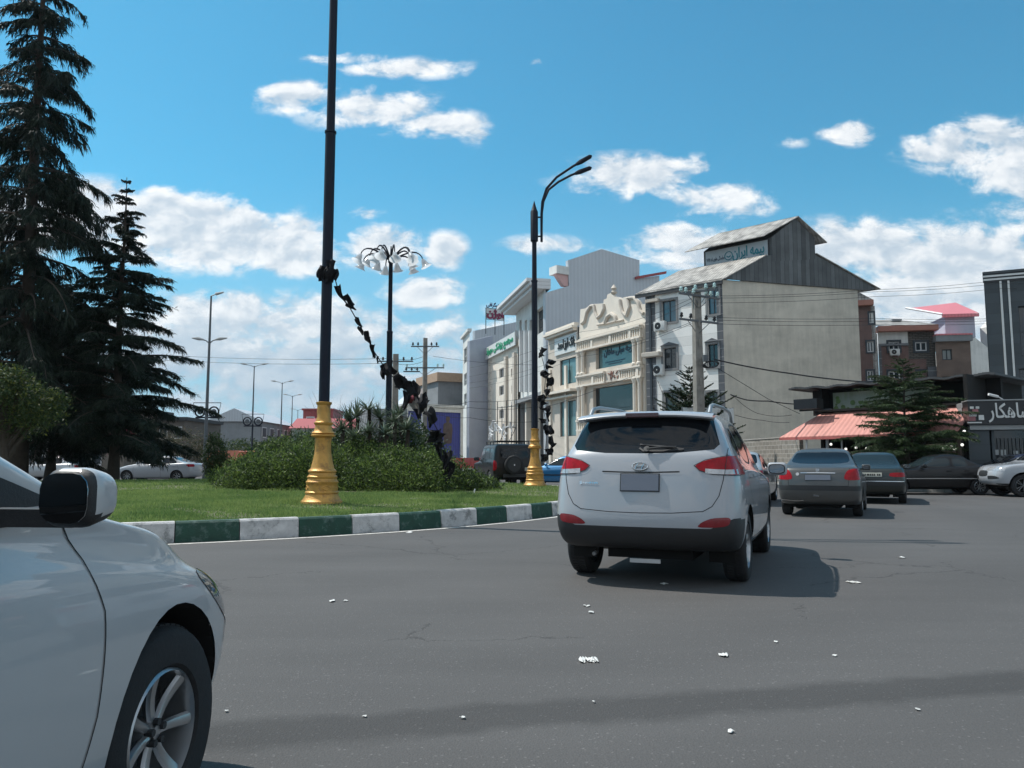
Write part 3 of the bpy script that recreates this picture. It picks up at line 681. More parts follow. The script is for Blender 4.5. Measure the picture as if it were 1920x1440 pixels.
def wheel_pair(r, wdt, style, rimm, hi=False, rf=.66):
    """returns (tyre MB, rim MB) around the x axis, outer face towards +x"""
    t = MB(); n = 40 if hi else 24; rr = r * (rf if style != 'steel' else .64); h = wdt / 2
    prof = [(rr, -h * .8), (rr + .01, -h * .95), (r * .9, -h), (r * .965, -h * .86), (r, -h * .62), (r, h * .62), (r * .965, h * .86), (r * .9, h), (rr + .012, h * .97), (rr, h * .8), (rr * .96, 0)]
    t.lathe(prof[:-1] + [(rr, h * .8)], n, axis='x', cap=False)
    if hi:   # tread blocks
        for k in range(60):
            a = 2 * math.pi * k / 60
            for sx in (-1, 1):
                T = Matrix.Rotation(a, 4, 'X') @ Matrix.Translation((sx * h * .36, 0, r - .001)); t.box(-h * .26, h * .26, -.013, .013, -.004, .006, T)
    m = MB(); m.smooth = True
    m.lathe([(rr * .99, -h * .8), (rr * .97, h * .3), (rr * 1.0, h * .86), (rr * .955, h * .93), (rr * .92, h * .6), (rr * .90, -h * .5)], n, axis='x', cap=False)
    m.lathe([(.001, h * .62), (rr * .2, h * .6), (rr * .24, h * .35), (rr * .24, -h * .2)], 20, axis='x')
    m.smooth = False
    ns = {'spoke7': 7, 'spoke5': 5, 'steel': 10, 'twin': 10}[style]
    for k in range(ns):
        a = 2 * math.pi * k / ns
        if style == 'twin': a = 2 * math.pi * (k // 2) / 5 + (k % 2 - .5) * .38
        T = Matrix.Rotation(a, 4, 'X'); w0, w1 = {'spoke7': (.16, .24), 'spoke5': (.24, .3), 'steel': (.13, .22), 'twin': (.10, .15)}[style]
        # tapered bowed spoke
        vs = []; fs = []; K_ = 6
        for q in range(K_ + 1):
            s_ = q / K_; rad = rr * (.16 + .78 * s_); ww = rr * (w0 + (w1 - w0) * s_ ** 1.5) / 2; x = h * (.60 - .10 * math.sin(s_ * math.pi) + .20 * s_)
            vs += [(x - .012, -ww, rad), (x, -ww * .72, rad), (x + .004, 0, rad), (x, ww * .72, rad), (x - .012, ww, rad), (x - .035, 0, rad)]
            if q:
                for e in range(6): b = (q - 1) * 6; fs.append((b + e, b + (e + 1) % 6, b + 6 + (e + 1) % 6, b + 6 + e))
        m.add(vs, fs, T)
    for k in range(5):
        a = 2 * math.pi * (k + .5) / 5; T = Matrix.Rotation(a, 4, 'X') @ Matrix.Translation((h * .52, 0, rr * .17)); m.cm = 1
        m.tube([(0, 0, 0), (.016 + h * .1, 0, 0)], .012, 8, T); m.cm = 0
    m.lathe([(.001, h * .7), (rr * .105, h * .68), (rr * .115, h * .55)], 16, axis='x')
    m.cm = 1; m.lathe([(.001, -h * .1), (rr * .93, -h * .1), (rr * .93, -h * .3)], 20, axis='x')   # dark brake backing
    return t, m
def add_wheels(root, r, wdt, ys, xs, style, rimm, hi=False, zc=None, steer=0.0, rf=.66):
    t, m = wheel_pair(r, wdt, style, rimm, hi, rf); first = None
    for y in ys:
        for sg in (1, -1):
            if first is None:
                o = t.build('wheel', M_rub, root); rm = m.build('rim', [rimm, M_arch if not hi else M_plas], o); first = (o, rm)
            else:
                o = first[0].copy(); C.objects.link(o); o.parent = root; rm = first[1].copy(); C.objects.link(rm); rm.parent = o
            o.location = (xs * sg, y, zc or r); o.rotation_euler = (random.uniform(0, 3), 0, math.pi if sg < 0 else 0)
            if steer and y > 0: o.rotation_euler.z += steer
def plate(P, root, view, cx, cz, w, h, material, tilt=True, name='number_plate'):
    c, n = P.hit(view, cx, cz); 
    if c is None: return
    n = Vector((0, n.y, n.z)).normalized(); up = Vector((0, 0, 1)); up = (up - n * up.dot(n)).normalized(); rt = up.cross(n)
    T = Matrix(((rt.x, n.x, up.x, c.x), (rt.y, n.y, up.y, c.y), (rt.z, n.z, up.z, c.z), (0, 0, 0, 1)))
    m = MB(); m.cm = 1; m.box(-w / 2 - .008, w / 2 + .008, .0, .012, -h / 2 - .008, h / 2 + .008, T); m.cm = 0; m.box(-w / 2, w / 2, .004, .016, -h / 2, h / 2, T, bev=.003)
    return m.build(name, [material, M_trim], root)
def make_car(name, label, p, group=None):
    """p: dictionary of dimensions and outlines; car points to +y, origin on the ground"""
    root = thing(name, (0, 0, 0), label, p.get('cat', 'car'), group); lev = p.get('level', 2)
    bm = shell(p['rings'], lev); lay = bm.faces.layers.int.new('reg'); P = Proj(bm)
    rg = {}; nid = [0]
    def reg(nm, material, off=0.0, grp=None):
        nid[0] += 1; rg[nid[0]] = (nm, material, off); return nid[0]
    ra = p['wheel_r'] + p.get('arch_gap', .045); wy = p['axles']; zc = p['wheel_r']
    body_black = p.get('black_low')     # cladding outlines
    if body_black:
        k = reg('bumper_cladding', M_plas, 0.0)
        for (view, poly) in body_black:
            if view == 'side':
                for sg in (1, -1): cut(bm, lay, k, poly, 'side', sg, 0.25)
            elif view == 'all':      # everything below z
                cut(bm, lay, k, poly, 'rear', 1, -2)
            else: cut(bm, lay, k, poly, view, 1, 0.2)
    if p.get('arch_clad'):
        k = reg('arch_cladding', M_plas, 0.004)
        for y in wy:
            for sg in (1, -1): cut(bm, lay, k, circ(y, zc, ra + p['arch_clad'], 32), 'side', sg, 0.25, only=(0, 1))
    allk = list(range(0, 40))
    for y in wy:
        for sg in (1, -1):
            fs = cut(bm, lay, 99, circ(y, zc + .01, ra, 36), 'side', sg, 0.12, only=allk)
    bmesh.ops.delete(bm, geom=[f for f in bm.faces if f[lay] == 99], context='FACES')
    for (nm, view, poly, material, off, trim) in p['regions']:
        poly = smooth_poly(poly) if len(poly) < 12 else poly
        sgs = (1, -1) if view == 'side' else (1,)
        if view in ('rear_pair', 'front_pair'):
            vv = view[:-5]; 
            for sg in (1, -1):
                k = reg(nm, material, off); q = [(x * sg, z) for x, z in poly]
                cut(bm, lay, k, q, vv, 1, p.get('pair_lim', 0.03), only=(0, 1))
            continue
        for sg in sgs:
            if trim:
                kt = reg(nm + '_seal', M_trim, 0.001); cx = sum(q[0] for q in poly) / len(poly); cz = sum(q[1] for q in poly) / len(poly)
                big = []
                for q in poly:
                    d = Vector((q[0] - cx, q[1] - cz)); l = d.length; big.append((cx + d.x * (1 + trim / l), cz + d.y * (1 + trim / l)))
                cut(bm, lay, kt, big, view, sg, 0.1, only=(0,))
                k = reg(nm, material, off); cut(bm, lay, k, poly, view, sg, 0.1, only=(kt,))
            else:
                k = reg(nm, material, off); cut(bm, lay, k, poly, view, sg, 0.03 if nm == 'headlamp' else 0.1, only=(0, 1, 2) if nm in ('grille', 'fog_lamp', 'reflector', 'mud') else (0,))
    bm.normal_update()
    region_obj(bm, lay, 0, 'body', p['paint'], root)
    for k, (nm, material, off) in rg.items(): region_obj(bm, lay, k, nm, material, root, off)
    # wheel wells and floor
    m = MB(); wi = p['track_w']
    for y in wy:
        for sg in (1, -1):
            vs = []; fs = []; n = 16
            for i in range(n + 1):
                a = math.pi * (-.12 + 1.24 * i / n); yy_, zz = y + ra * math.cos(a), zc + .01 + ra * math.sin(a)
                hc = P.hit('side', y + (ra + .012) * math.cos(a), max(zc + .01 + (ra + .012) * math.sin(a), p['rings'][1][1] + .03), sg)[0]; xo = min(abs(hc.x) - .004, wi + .02) if hc is not None and abs(hc.x) > wi * .6 else wi - .06
                vs += [(sg * xo, yy_, zz), (sg * (wi - .34), yy_, zz)]
                if i: b = 2 * i; fs.append((b - 2, b - 1, b + 1, b))
            m.add(vs, fs); m.prism([(y + ra * math.cos(math.pi * i / 12), max(.2, zc + ra * math.sin(math.pi * i / 12))) for i in range(13)], sg * (wi - .34), sg * (wi - .36), 'x')
    y0, y1 = p['rings'][0][4], p['rings'][0][3]
    m.box(-p['rings'][0][5] * .55, p['rings'][0][5] * .55, y0 + .15, y1 - .15, p['rings'][0][1] - .02, p['rings'][0][1] + .12)
    m.build('underbody', M_arch, root)
    add_wheels(root, p['wheel_r'], p['tyre_w'], wy, wi - p['tyre_w'] / 2 - .005, p['style'], p.get('rimm', M_rim), p.get('hi', False), steer=p.get('steer', 0), rf=p.get('rf', .66))
    for (view, pts) in p.get('seams', []):
        for sg in ((1, -1) if view == 'side' else (1,)):
            gm = MB(); P.ribbon(gm, pts, view, p.get('seam_w', .008), sg, off=.0025)
            if gm.f: gm.build('panel_gap', M_gap, root)
    # door handles
    hm_ = p.get('handles')
    if hm_:
        for (y, z) in hm_:
            for sg in (1, -1):
                c, n = P.hit('side', y, z, sg)
                if c is None: continue
                m = MB(); m.box(c.x - .012, c.x + .03 * sg if sg > 0 else c.x + .012, y - .09, y + .09, z - .014, z + .014) if sg > 0 else m.box(c.x - .03, c.x + .012, y - .09, y + .09, z - .014, z + .014)
                m.build('door_handle', p.get('handle_mat', p['paint']), root)
    mr_ = p.get('mirror')
    if mr_:
        y, z = mr_[0], mr_[1]; sc = mr_[2] if len(mr_) > 2 else 1.0
        for sg in (1, -1):
            c, n = P.hit('side', y, z - .02, sg)
            if c is None: continue
            bmx = bmesh.new(); bmesh.ops.create_cube(bmx, size=1)
            for v in bmx.verts: v.co = Vector((v.co.x * .24 * sc * (1 - .18 * (v.co.y > 0)), v.co.y * .15 * sc, v.co.z * .17 * sc * (.72 if v.co.y > 0 else 1)))
            bmesh.ops.bevel(bmx, geom=bmx.edges[:], offset=.04 * sc, segments=4, affect='EDGES', profile=.5)
            bmx.verts.index_update(); T = Matrix.Translation((c.x + sg * .17 * sc, y, z + .06)) @ Matrix.Rotation(-sg * .12, 4, 'Z')
            m = MB(); m.smooth = True; m.add([v.co.copy() for v in bmx.verts], [[v.index for v in f.verts] for f in bmx.faces], T); bmx.free()
            m.smooth = False; m.cm = 1; m.box(min(0, -sg * .17 * sc), max(0, -sg * .17 * sc), -.03, .03, -.07 * sc, -.03 * sc, T)
            mo = m.build('mirror', [p.get('mirror_mat', p['paint']), M_plas], root)
            m = MB(); ps = smooth_poly([(-.10 * sc, -.06 * sc), (.10 * sc, -.06 * sc), (.10 * sc, .06 * sc), (-.10 * sc, .06 * sc)]); m.prism(ps, -.0755 * sc, -.079 * sc, 'y', T)
            ps = smooth_poly([(-.088 * sc, -.05 * sc), (.088 * sc, -.05 * sc), (.088 * sc, .05 * sc), (-.088 * sc, .05 * sc)]); m.cm = 1; m.prism(ps, -.0792 * sc, -.081 * sc, 'y', T)
            m.build('mirror_glass', [M_plas, M_mirg], mo)
    return root, P
def place(root, x, y, heading, z=0.0):        # heading in degrees clockwise from +y
    root.location = (x, y, z); root.rotation_euler.z = -R(heading)
# ---------------- profiles
def sedan_rings(L=4.5, Wd=1.74, H=1.45, hood=.98, deck=1.02, nose=.72, ws=.95, wt=-.25, rt=-1.05, rb=-1.55, belt=.95, z0=.2, tail=None, front=None, wr=.60, gw=(.87, .84, .745, .665, .52)):
    f = L / 2; w = Wd / 2; tl = tail or deck - .06; fr = front or f
    return [(z0 + .03, z0, z0 + .04, f - .28, -f + .30, w * .86), (z0 + .06, z0 + .04, z0 + .08, f - .10, -f + .10, w * .945), (.40, .38, .42, f - .01, -f + .02, w * .985), (.56, .58, .60, f, -f, w),
            (nose, .78, .82, f - .06, -f + .03, w * .995, .95), (nose + .08, belt - .07, tl, f - .16, -f + .07, w * .965, .9), (nose + .12, belt + .01, deck - .0, f - .36, -f + .16, w * .93, .75, .7), (hood - .055, belt + .03, deck + .01, (f - .36 + ws) / 2 + .15, (-f + .16 + rb) / 2 - .05, w * .90, .55, .6),
            (hood, belt + .045, deck + .02, ws + .05, rb - .05, w * gw[0], .45, .45), (hood + .10, belt + .13, deck + .08, ws - .17, rb + .08, w * gw[1], .45, .45), (H - .22, H - .19, H - .21, (ws * .35 + wt * .65), (rb * .35 + rt * .65), w * gw[2], .45, .45),
            (H - .07, H - .055, H - .065, wt + .02, rt - .02, w * gw[3], .4, .4), (H - .018, H - .0, H - .022, wt - .18, rt + .18, w * gw[4], .3, .3), (H, H + .014, H - .006, wt - .32, rt + .3, w * .25, .15, .15)]

def sedan_spec(L=4.4, Wd=1.7, H=1.44, hood=.96, deck=1.0, nose=.70, ws=.85, wt=-.05, rt=-.95, rb=-1.5, belt=.92, z0=.2, axles=None, paint=P_silv, r=.30, style='steel', level=2, lamps=None, seams=True, rimm=None, extra=(), glass=None, strip=False, **kw):
    rg = sedan_rings(L, Wd, H, hood, deck, nose, ws, wt, rt, rb, belt, z0); w = Wd / 2; lo, hi = belt + .075, H - .115; sp_ = (wt + rt) / 2 + .02; g = glass or M_glass
    reg = [('rear_window', 'rear', [(-w * .74, deck + .055), (w * .74, deck + .055), (w * .66, H - .14), (w * .58, H - .085), (-w * .58, H - .085), (-w * .66, H - .14)], g, -.003, .0),
           ('windscreen', 'front', [(-w * .76, hood + .06), (w * .76, hood + .06), (w * .62, H - .11), (w * .5, H - .075), (-w * .5, H - .075), (-w * .62, H - .11)], g, -.003, 0),
           ('front_side_window', 'side', [(ws - .24, lo + .01), (ws - .5, lo + .16), (wt - .02, hi - .03), (sp_ + .04, hi), (sp_ + .04, lo)], g, -.003, .018),
           ('rear_side_window', 'side', [(sp_ - .05, lo), (sp_ - .05, hi), (rt + .04, hi - .01), (rb + .50, lo + .13), (rb + .46, lo + .02)], g, -.003, .018),
           ('headlamp', 'front_pair', [(w * .55, nose - .10), (w * .62, nose + .0), (w * 1.1, nose + .05), (w * 1.1, nose - .1)], M_hl, .003, 0),
           ('grille', 'front', [(-w * .42, nose - .10), (w * .42, nose - .10), (w * .45, nose + .0), (-w * .45, nose + .0)], M_plas, .003, 0)]
    reg += [('tail_lamp', 'rear_pair', lamps or [(w * .62, .78), (w * .66, .92), (w * 1.1, .94), (w * 1.1, .74)], M_red, .004, 0)] + list(extra)
    sm = [('side', [(ws - .05, belt), (ws - .0, .7), (ws - .05, z0 + .1)]), ('side', [(sp_, belt + .03), (sp_, z0 + .1)]), ('side', [(rb + .40, belt + .02), (rb + .28, .75), (rb + .38, .62)]),
          ('rear', [(-w * .74, deck + .0), (-w * .72, deck - .22), (-w * .70, .66), (w * .70, .66), (w * .72, deck - .22), (w * .74, deck)])] if seams else []
    d = dict(rings=rg, level=level, paint=paint, wheel_r=r, tyre_w=.2, axles=axles or (L / 2 - .82, -L / 2 + .92), track_w=w - .012, style=style, regions=reg, seams=sm, handles=[(sp_ + .15, belt - .08), (rb + .55, belt - .06)], mirror=(ws - .28, belt + .04, .85), pair_lim=.2)
    if rimm: d['rimm'] = rimm
    if strip: d['black_low'] = [('side', [(-L / 2 + .9, .50), (L / 2 - .9, .50), (L / 2 - .9, .56), (-L / 2 + .9, .56)])]
    d.update(kw); return d
# ---------------- white compact crossover ahead
rings = [(.30, .25, .31, 1.95, -1.92, .76), (.36, .30, .36, 2.12, -2.10, .865), (.50, .45, .50, 2.19, -2.185, .905), (.64, .62, .62, 2.20, -2.20, .915), (.78, .82, .80, 2.15, -2.175, .912),
         (.88, .97, .96, 2.06, -2.15, .905, .95), (.93, 1.06, 1.10, 1.90, -2.125, .885, .85), (1.0, 1.085, 1.20, 1.45, -2.10, .862, .6), (1.045, 1.11, 1.255, 1.12, -2.08, .842, .5),
         (1.16, 1.20, 1.31, .90, -2.03, .815, .5), (1.40, 1.45, 1.47, .47, -1.95, .735, .45), (1.60, 1.625, 1.605, .12, -1.90, .655, .4), (1.655, 1.687, 1.65, -.12, -1.80, .55, .3, .45), (1.67, 1.71, 1.678, -.3, -1.45, .28, .15, .2)]
suv = dict(rings=rings, level=3, paint=P_white, wheel_r=.345, tyre_w=.225, axles=(1.33, -1.31), track_w=.90, style='spoke5', hi=True, arch_gap=.05, pair_lim=0.02, seam_w=.0065,
    black_low=[('rear', [(-1.2, .1), (1.2, .1), (1.2, .565), (-1.2, .565)]), ('rear', [(-1.2, .5), (-.5, .5), (-.84, .655), (-1.2, .67)]), ('rear', [(1.2, .5), (.5, .5), (.84, .655), (1.2, .67)]), ('side', [(-3, .1), (3, .1), (3, .36), (-3, .36)]), ('side', [(-3, .1), (-1.75, .1), (-1.75, .64), (-3, .66)]), ('front', [(-1.2, .1), (1.2, .1), (1.2, .5), (-1.2, .5)])],
    regions=[('rear_window', 'rear', [(-.715, 1.335), (-.67, 1.285), (-.35, 1.255), (0, 1.25), (.35, 1.255), (.67, 1.285), (.715, 1.335), (.64, 1.575), (.59, 1.605), (0, 1.62), (-.59, 1.605), (-.64, 1.575)], M_glass, -.004, .0),
             ('tail_lamp', 'rear_pair', [(.50, 1.135), (.60, 1.185), (.80, 1.225), (1.0, 1.235), (1.0, 1.07), (.88, 1.045), (.66, 1.06), (.55, 1.09)], M_red, .006, 0),
             ('reflector', 'rear_pair', [(.52, .577), (.57, .625), (.66, .662), (.82, .67), (.80, .59), (.66, .575)], M_redd, .004, 0),
             ('windscreen', 'front', [(-.70, 1.09), (.70, 1.09), (.60, 1.50), (.30, 1.545), (-.30, 1.545), (-.60, 1.50)], M_glass, -.004, 0),
             ('headlamp', 'front_pair', [(.48, .84), (.58, .93), (.92, 1.0), (.96, .86), (.78, .78)], M_hl, .003, 0),
             ('grille', 'front', [(-.42, .55), (.42, .55), (.48, .76), (-.48, .76)], M_plas, .004, 0),
             ('front_side_window', 'side', [(.98, 1.16), (.62, 1.37), (.22, 1.555), (-.20, 1.57), (-.20, 1.14)], M_glass, -.004, .022),
             ('rear_side_window', 'side', [(-.28, 1.14), (-.28, 1.57), (-.85, 1.56), (-1.12, 1.53), (-1.12, 1.20)], M_glass, -.004, .022),
             ('quarter_window', 'side', [(-1.19, 1.22), (-1.19, 1.515), (-1.42, 1.47), (-1.58, 1.33), (-1.50, 1.28)], M_glass, -.004, .022)],
    seams=[('rear', [(-.78, 1.30), (-.775, 1.14), (-.755, 1.00), (-.72, .86), (-.66, .765), (-.58, .72), (-.3, .700), (0, .695), (.3, .700), (.58, .72), (.66, .765), (.72, .86), (.755, 1.0), (.775, 1.14), (.78, 1.30)]),
           ('side', [(1.02, 1.10), (1.06, .9), (1.0, .42)]), ('side', [(-.24, 1.12), (-.25, .8), (-.24, .40)]), ('side', [(-1.15, 1.15), (-1.22, .95), (-1.0, .75), (-.93, .60), (-.93, .42)]), ('side', [(-1.0, .385), (0, .375), (.95, .385)]),
           ('top', [(-.74, 1.16), (-.6, 1.8), (-.3, 2.02), (.3, 2.02), (.6, 1.8), (.74, 1.16)])],
    handles=[(-.05, .99), (-1.02, 1.03)], mirror=(.86, 1.02, 1.0), mirror_mat=P_white)
SUV, P = make_car('crossover_car', 'white crossover car seen from behind on the road beside the striped kerb', suv)
def emp(P, root): return root
# tail lamp lower clear band + inner divider
for sg in (1, -1):
    m = MB(); 
    P.ribbon(m, [(sg * .60, 1.085), (sg * .70, 1.078), (sg * .80, 1.075), (sg * .865, 1.078)], 'rear', .045, off=.009); m.build('reversing_lamp', M_clr, SUV)
    m = MB(); P.ribbon(m, [(sg * .765, 1.05), (sg * .772, 1.14), (sg * .78, 1.24)], 'rear', .006, off=.0095)
    P.ribbon(m, [(sg * .50, 1.135), (sg * .55, 1.088), (sg * .66, 1.056), (sg * .88, 1.042)], 'rear', .007, off=.009); P.ribbon(m, [(sg * .50, 1.135), (sg * .60, 1.187), (sg * .80, 1.228)], 'rear', .005, off=.009); m.build('lamp_edge', M_trim, SUV)
# spoiler with high brake lamp
m = MB(); m.smooth = True; nn = 14; vs = []; fs = []
for i in range(nn + 1):
    x = -.66 + 1.32 * i / nn; e = abs(x / .66); zt = 1.668 - .035 * e ** 2.4; yb = -2.0 + .05 * e ** 3
    sec = [(-1.70, zt + .004), (-1.86, zt - .002), (yb, zt - .032), (yb - .012, zt - .046), (yb, zt - .060), (-1.86, zt - .075)]
    vs += [(x, a, b) for a, b in sec]
    if i:
        for k in range(5): b = (i - 1) * 6; fs.append((b + k, b + k + 1, b + k + 7, b + k + 6))
        b = (i - 1) * 6; fs.append((b + 5, b, b + 6, b + 11))
fs += [list(range(6)), list(range(nn * 6, nn * 6 + 6))]; m.add(vs, fs); sp_ = m.build('rear_spoiler', P_white, SUV)
m = MB(); m.box(-.16, .16, -2.022, -1.99, 1.598, 1.642, bev=.008); m.build('high_brake_lamp', mat('dark_red_lamp', (.05, .006, .01), .2, coat=.8), SUV)
# roof rails
for sg in (1, -1):
    m = MB(); m.smooth = True; pts = [(sg * .60, -1.72, 1.64), (sg * .60, -1.62, 1.715), (sg * .595, -1.40, 1.743), (sg * .59, -.6, 1.762), (sg * .585, 0.0, 1.75), (sg * .58, .18, 1.71), (sg * .58, .28, 1.63)]
    P2 = []
    for i in range(len(pts) - 1): P2 += [Vector(pts[i]).lerp(Vector(pts[i + 1]), k / 3) for k in range(3)]
    m.tube(P2 + [Vector(pts[-1])], .019, 10); m.build('roof_rail', mat('satin_alloy', (.36, .37, .38), .4, .7, var=.05), SUV)
m = MB(); m.tube([(0, -1.42, 1.68), (0, -1.47, 1.74)], [.014, .008], 8); m.tube([(0, -1.47, 1.74), (0, -1.56, 1.85)], [.004, .002], 6); m.box(-.03, .03, -1.47, -1.38, 1.685, 1.71, bev=.008); m.build('aerial', M_plas, SUV)
# rear wiper
m = MB(); c0, n0 = P.hit('rear', 0.06, 1.27); c1, n1_ = P.hit('rear', .33, 1.30); c2, _ = P.hit('rear', -.02, 1.33)
m.tube([c0 + n0 * .03, c0 + n0 * .045], .03, 12); m.tube([c0 + n0 * .04, c0.lerp(c1, .5) + n0 * .04, c1 + n0 * .02], [.014, .012, .008], 6)
P.ribbon(m, [(-.02, 1.335), (.10, 1.325), (.28, 1.305), (.40, 1.285)], 'rear', .013, off=.010); P.ribbon(m, [(-.02, 1.30), (.02, 1.272), (.20, 1.272), (.40, 1.285)], 'rear', .018, off=.008); m.build('rear_wiper', M_plas, SUV)
# handle recess bar and emblem
m = MB(); P.ribbon(m, [(-.37, 1.078), (-.15, 1.072), (.15, 1.072), (.37, 1.078)], 'rear', .012, off=.004); m.build('tailgate_crease', M_gap, SUV)
c, n = P.hit('rear', 0, 1.125); up = (Vector((0, 0, 1)) - n * n.z).normalized(); rt = n.cross(up) * -1
T = Matrix(((1, n.x, up.x, c.x), (0, n.y, up.y, c.y), (0, n.z, up.z, c.z), (0, 0, 0, 1)))
m = MB(); m.tube([(.074 * math.cos(a), .012, .037 * math.sin(a)) for a in [2 * math.pi * i / 28 for i in range(29)]], .0065, 8, T)
for sx in (-1, 1): m.tube([(sx * .03 - .014, .012, -.030), (sx * .03 - .004, .016, 0), (sx * .03 + .012, .012, .031)], [.004, .006, .004], 6, T)
m.tube([(-.032, .013, -.003), (.032, .013, .004)], .004, 6, T); m.build('emblem', M_chr, SUV)
plate(P, SUV, 'rear', 0.0, .975, .36, .155, M_plate)
# chrome lettering on the left of the tailgate (unreadable script)
m = MB()
for i, (a, w_) in enumerate([(-.60, .03), (-.565, .012), (-.545, .02), (-.52, .012), (-.50, .022), (-.47, .012), (-.45, .02), (-.425, .012)]):
    P.ribbon(m, [(a, .963), (a + w_ * .9, .972)], 'rear', .016 if i else .03, off=.005)
m.build('badge_lettering', M_chr, SUV)
m = MB(); m.tube([(-.47, -2.02, .295), (-.47, -2.10, .29)], .018, 12); m.build('exhaust', mat('steel', (.2, .2, .2), .5, .8), SUV)
m = MB(); m.box(-.12, .17, -2.09, -2.075, .225, .262); m.build('tow_plate', mat('raw_metal', (.45, .45, .45), .5, .5), SUV)
place(SUV, 2.02, 9.34, 22.3)
# ---------------- white saloon in the left foreground
rings2 = sedan_rings(4.55, 1.80, 1.46, hood=1.0, deck=1.06, nose=.66, ws=1.25, wt=.42, rt=-.95, rb=-1.65, belt=1.01, gw=(.92, .92, .92, .82, .62))
near = dict(rings=rings2, level=3, paint=P_white2, wheel_r=.325, tyre_w=.215, axles=(1.47, -1.23), track_w=.885, style='spoke7', hi=True, arch_gap=.06, steer=R(-5), rf=.60,
    regions=[('headlamp', 'side', [(1.66, .80), (1.9, .775), (2.3, .70), (2.3, .50), (2.04, .53), (1.86, .63)], M_hl, .003, 0), ('headlamp', 'front_pair', [(.44, .60), (.60, .70), (1.0, .76), (1.0, .54), (.60, .52)], M_hl, .003, 0),
             ('grille', 'front', [(-.36, .50), (.36, .50), (.42, .66), (-.42, .66)], M_plas, .003, 0), ('windscreen', 'front', [(-.68, 1.04), (.68, 1.04), (.56, 1.36), (.3, 1.395), (-.3, 1.395), (-.56, 1.36)], M_glass, -.004, 0),
             ('rear_window', 'rear', [(-.62, 1.12), (.62, 1.12), (.54, 1.34), (.3, 1.38), (-.3, 1.38), (-.54, 1.34)], M_glass, -.004, 0),
             ('mirror_sail', 'side', [(.93, 1.07), (.72, 1.13), (.52, 1.19), (.52, 1.07)], M_plas, .002, 0), ('front_side_window', 'side', [(.50, 1.07), (.50, 1.20), (.22, 1.28), (-.05, 1.35), (-.22, 1.365), (-.26, 1.07)], M_glassb, -.004, .02), ('rear_side_window', 'side', [(-.34, 1.05), (-.34, 1.36), (-.85, 1.33), (-1.25, 1.17), (-1.2, 1.07)], M_glass, -.004, .03),
             ('tail_lamp', 'rear_pair', [(.50, .80), (.55, .93), (.9, 1.0), (.95, .80)], M_red, .003, 0)],
    pair_lim=.4, seam_w=.0055, seams=[('side', [(.92, 1.03), (1.00, .92), (1.035, .78), (1.0, .52), (.90, .24)]), ('side', [(-.30, 1.0), (-.31, .7), (-.30, .26)]), ('top', [(-.80, 1.10), (-.76, 1.6), (-.66, 1.95), (-.4, 2.08), (.4, 2.08), (.66, 1.95), (.76, 1.6), (.80, 1.10)]), ('side', [(1.98, .64), (1.93, .55), (1.92, .50)])],
    handles=[(-.12, .86), (-1.12, .88)])
NEAR, P = make_car('saloon_car', 'white saloon car in the left foreground with black wing mirror and front wheel', near)
# black sail panel + big wing mirror on the right hand side, smaller twin on the left
for sg in (1, -1):
    m = MB(); m.smooth = True
    c, n = P.hit('side', .70, 1.02, sg)
    bmx = bmesh.new(); bmesh.ops.create_cube(bmx, size=1)
    for v in bmx.verts: v.co = Vector((v.co.x * .130 * (.8 if v.co.y > 0 else 1), v.co.y * .12, v.co.z * .135 * (.7 if v.co.y > 0 else 1)))
    bmesh.ops.bevel(bmx, geom=bmx.edges[:], offset=.04, segments=6, affect='EDGES', profile=.5); bmx.verts.index_update()
    T = Matrix.Translation((sg * 1.088, .56, 1.105)) @ Matrix.Rotation(-sg * .10, 4, 'Z')
    m.add([v.co.copy() for v in bmx.verts], [[v.index for v in f.verts] for f in bmx.faces], T); bmx.free()
    m.mi = [0 if (sum((m.v[i].x for i in f)) / len(f) - c.x) * sg >  .235 and sum((m.v[i].z for i in f)) / len(f) > 1.07 and sum((m.v[i].y for i in f)) / len(f) > .515 else 1 for f in m.f]
    m.smooth = False; m.cm = 1; m.box(*sorted((0, -sg * .22)), -.03, .03, -.062, -.025, T)
    mo = m.build('wing_mirror', [P_white2, M_plas], NEAR)
    m = MB(); m.smooth = True; ps = smooth_poly([(-.052, -.048), (.052, -.052), (.053, .05), (-.052, .05)]); m.prism(ps, -.0605, -.063, 'y', T); m.build('mirror_glass', M_mirg, mo)
m = MB(); 
for sg in (1, -1): P.ribbon(m, [(.98, 1.048), (.45, 1.042), (-.25, 1.040), (-1.2, 1.05)], 'side', .03, sg, off=.004)
m.build('window_seal', M_trim, NEAR)
AN = 1.0; place(NEAR, -1.085 - .885 * math.cos(R(AN)) - math.sin(R(AN)) * 1.47, 2.55 - 1.47 * math.cos(R(AN)) + .885 * math.sin(R(AN)), AN)
# ---------------- other vehicles
def car_at(spec, name, label, x, y, head, z=0.0):
    r_, P_ = make_car(name, label, spec); return r_, P_
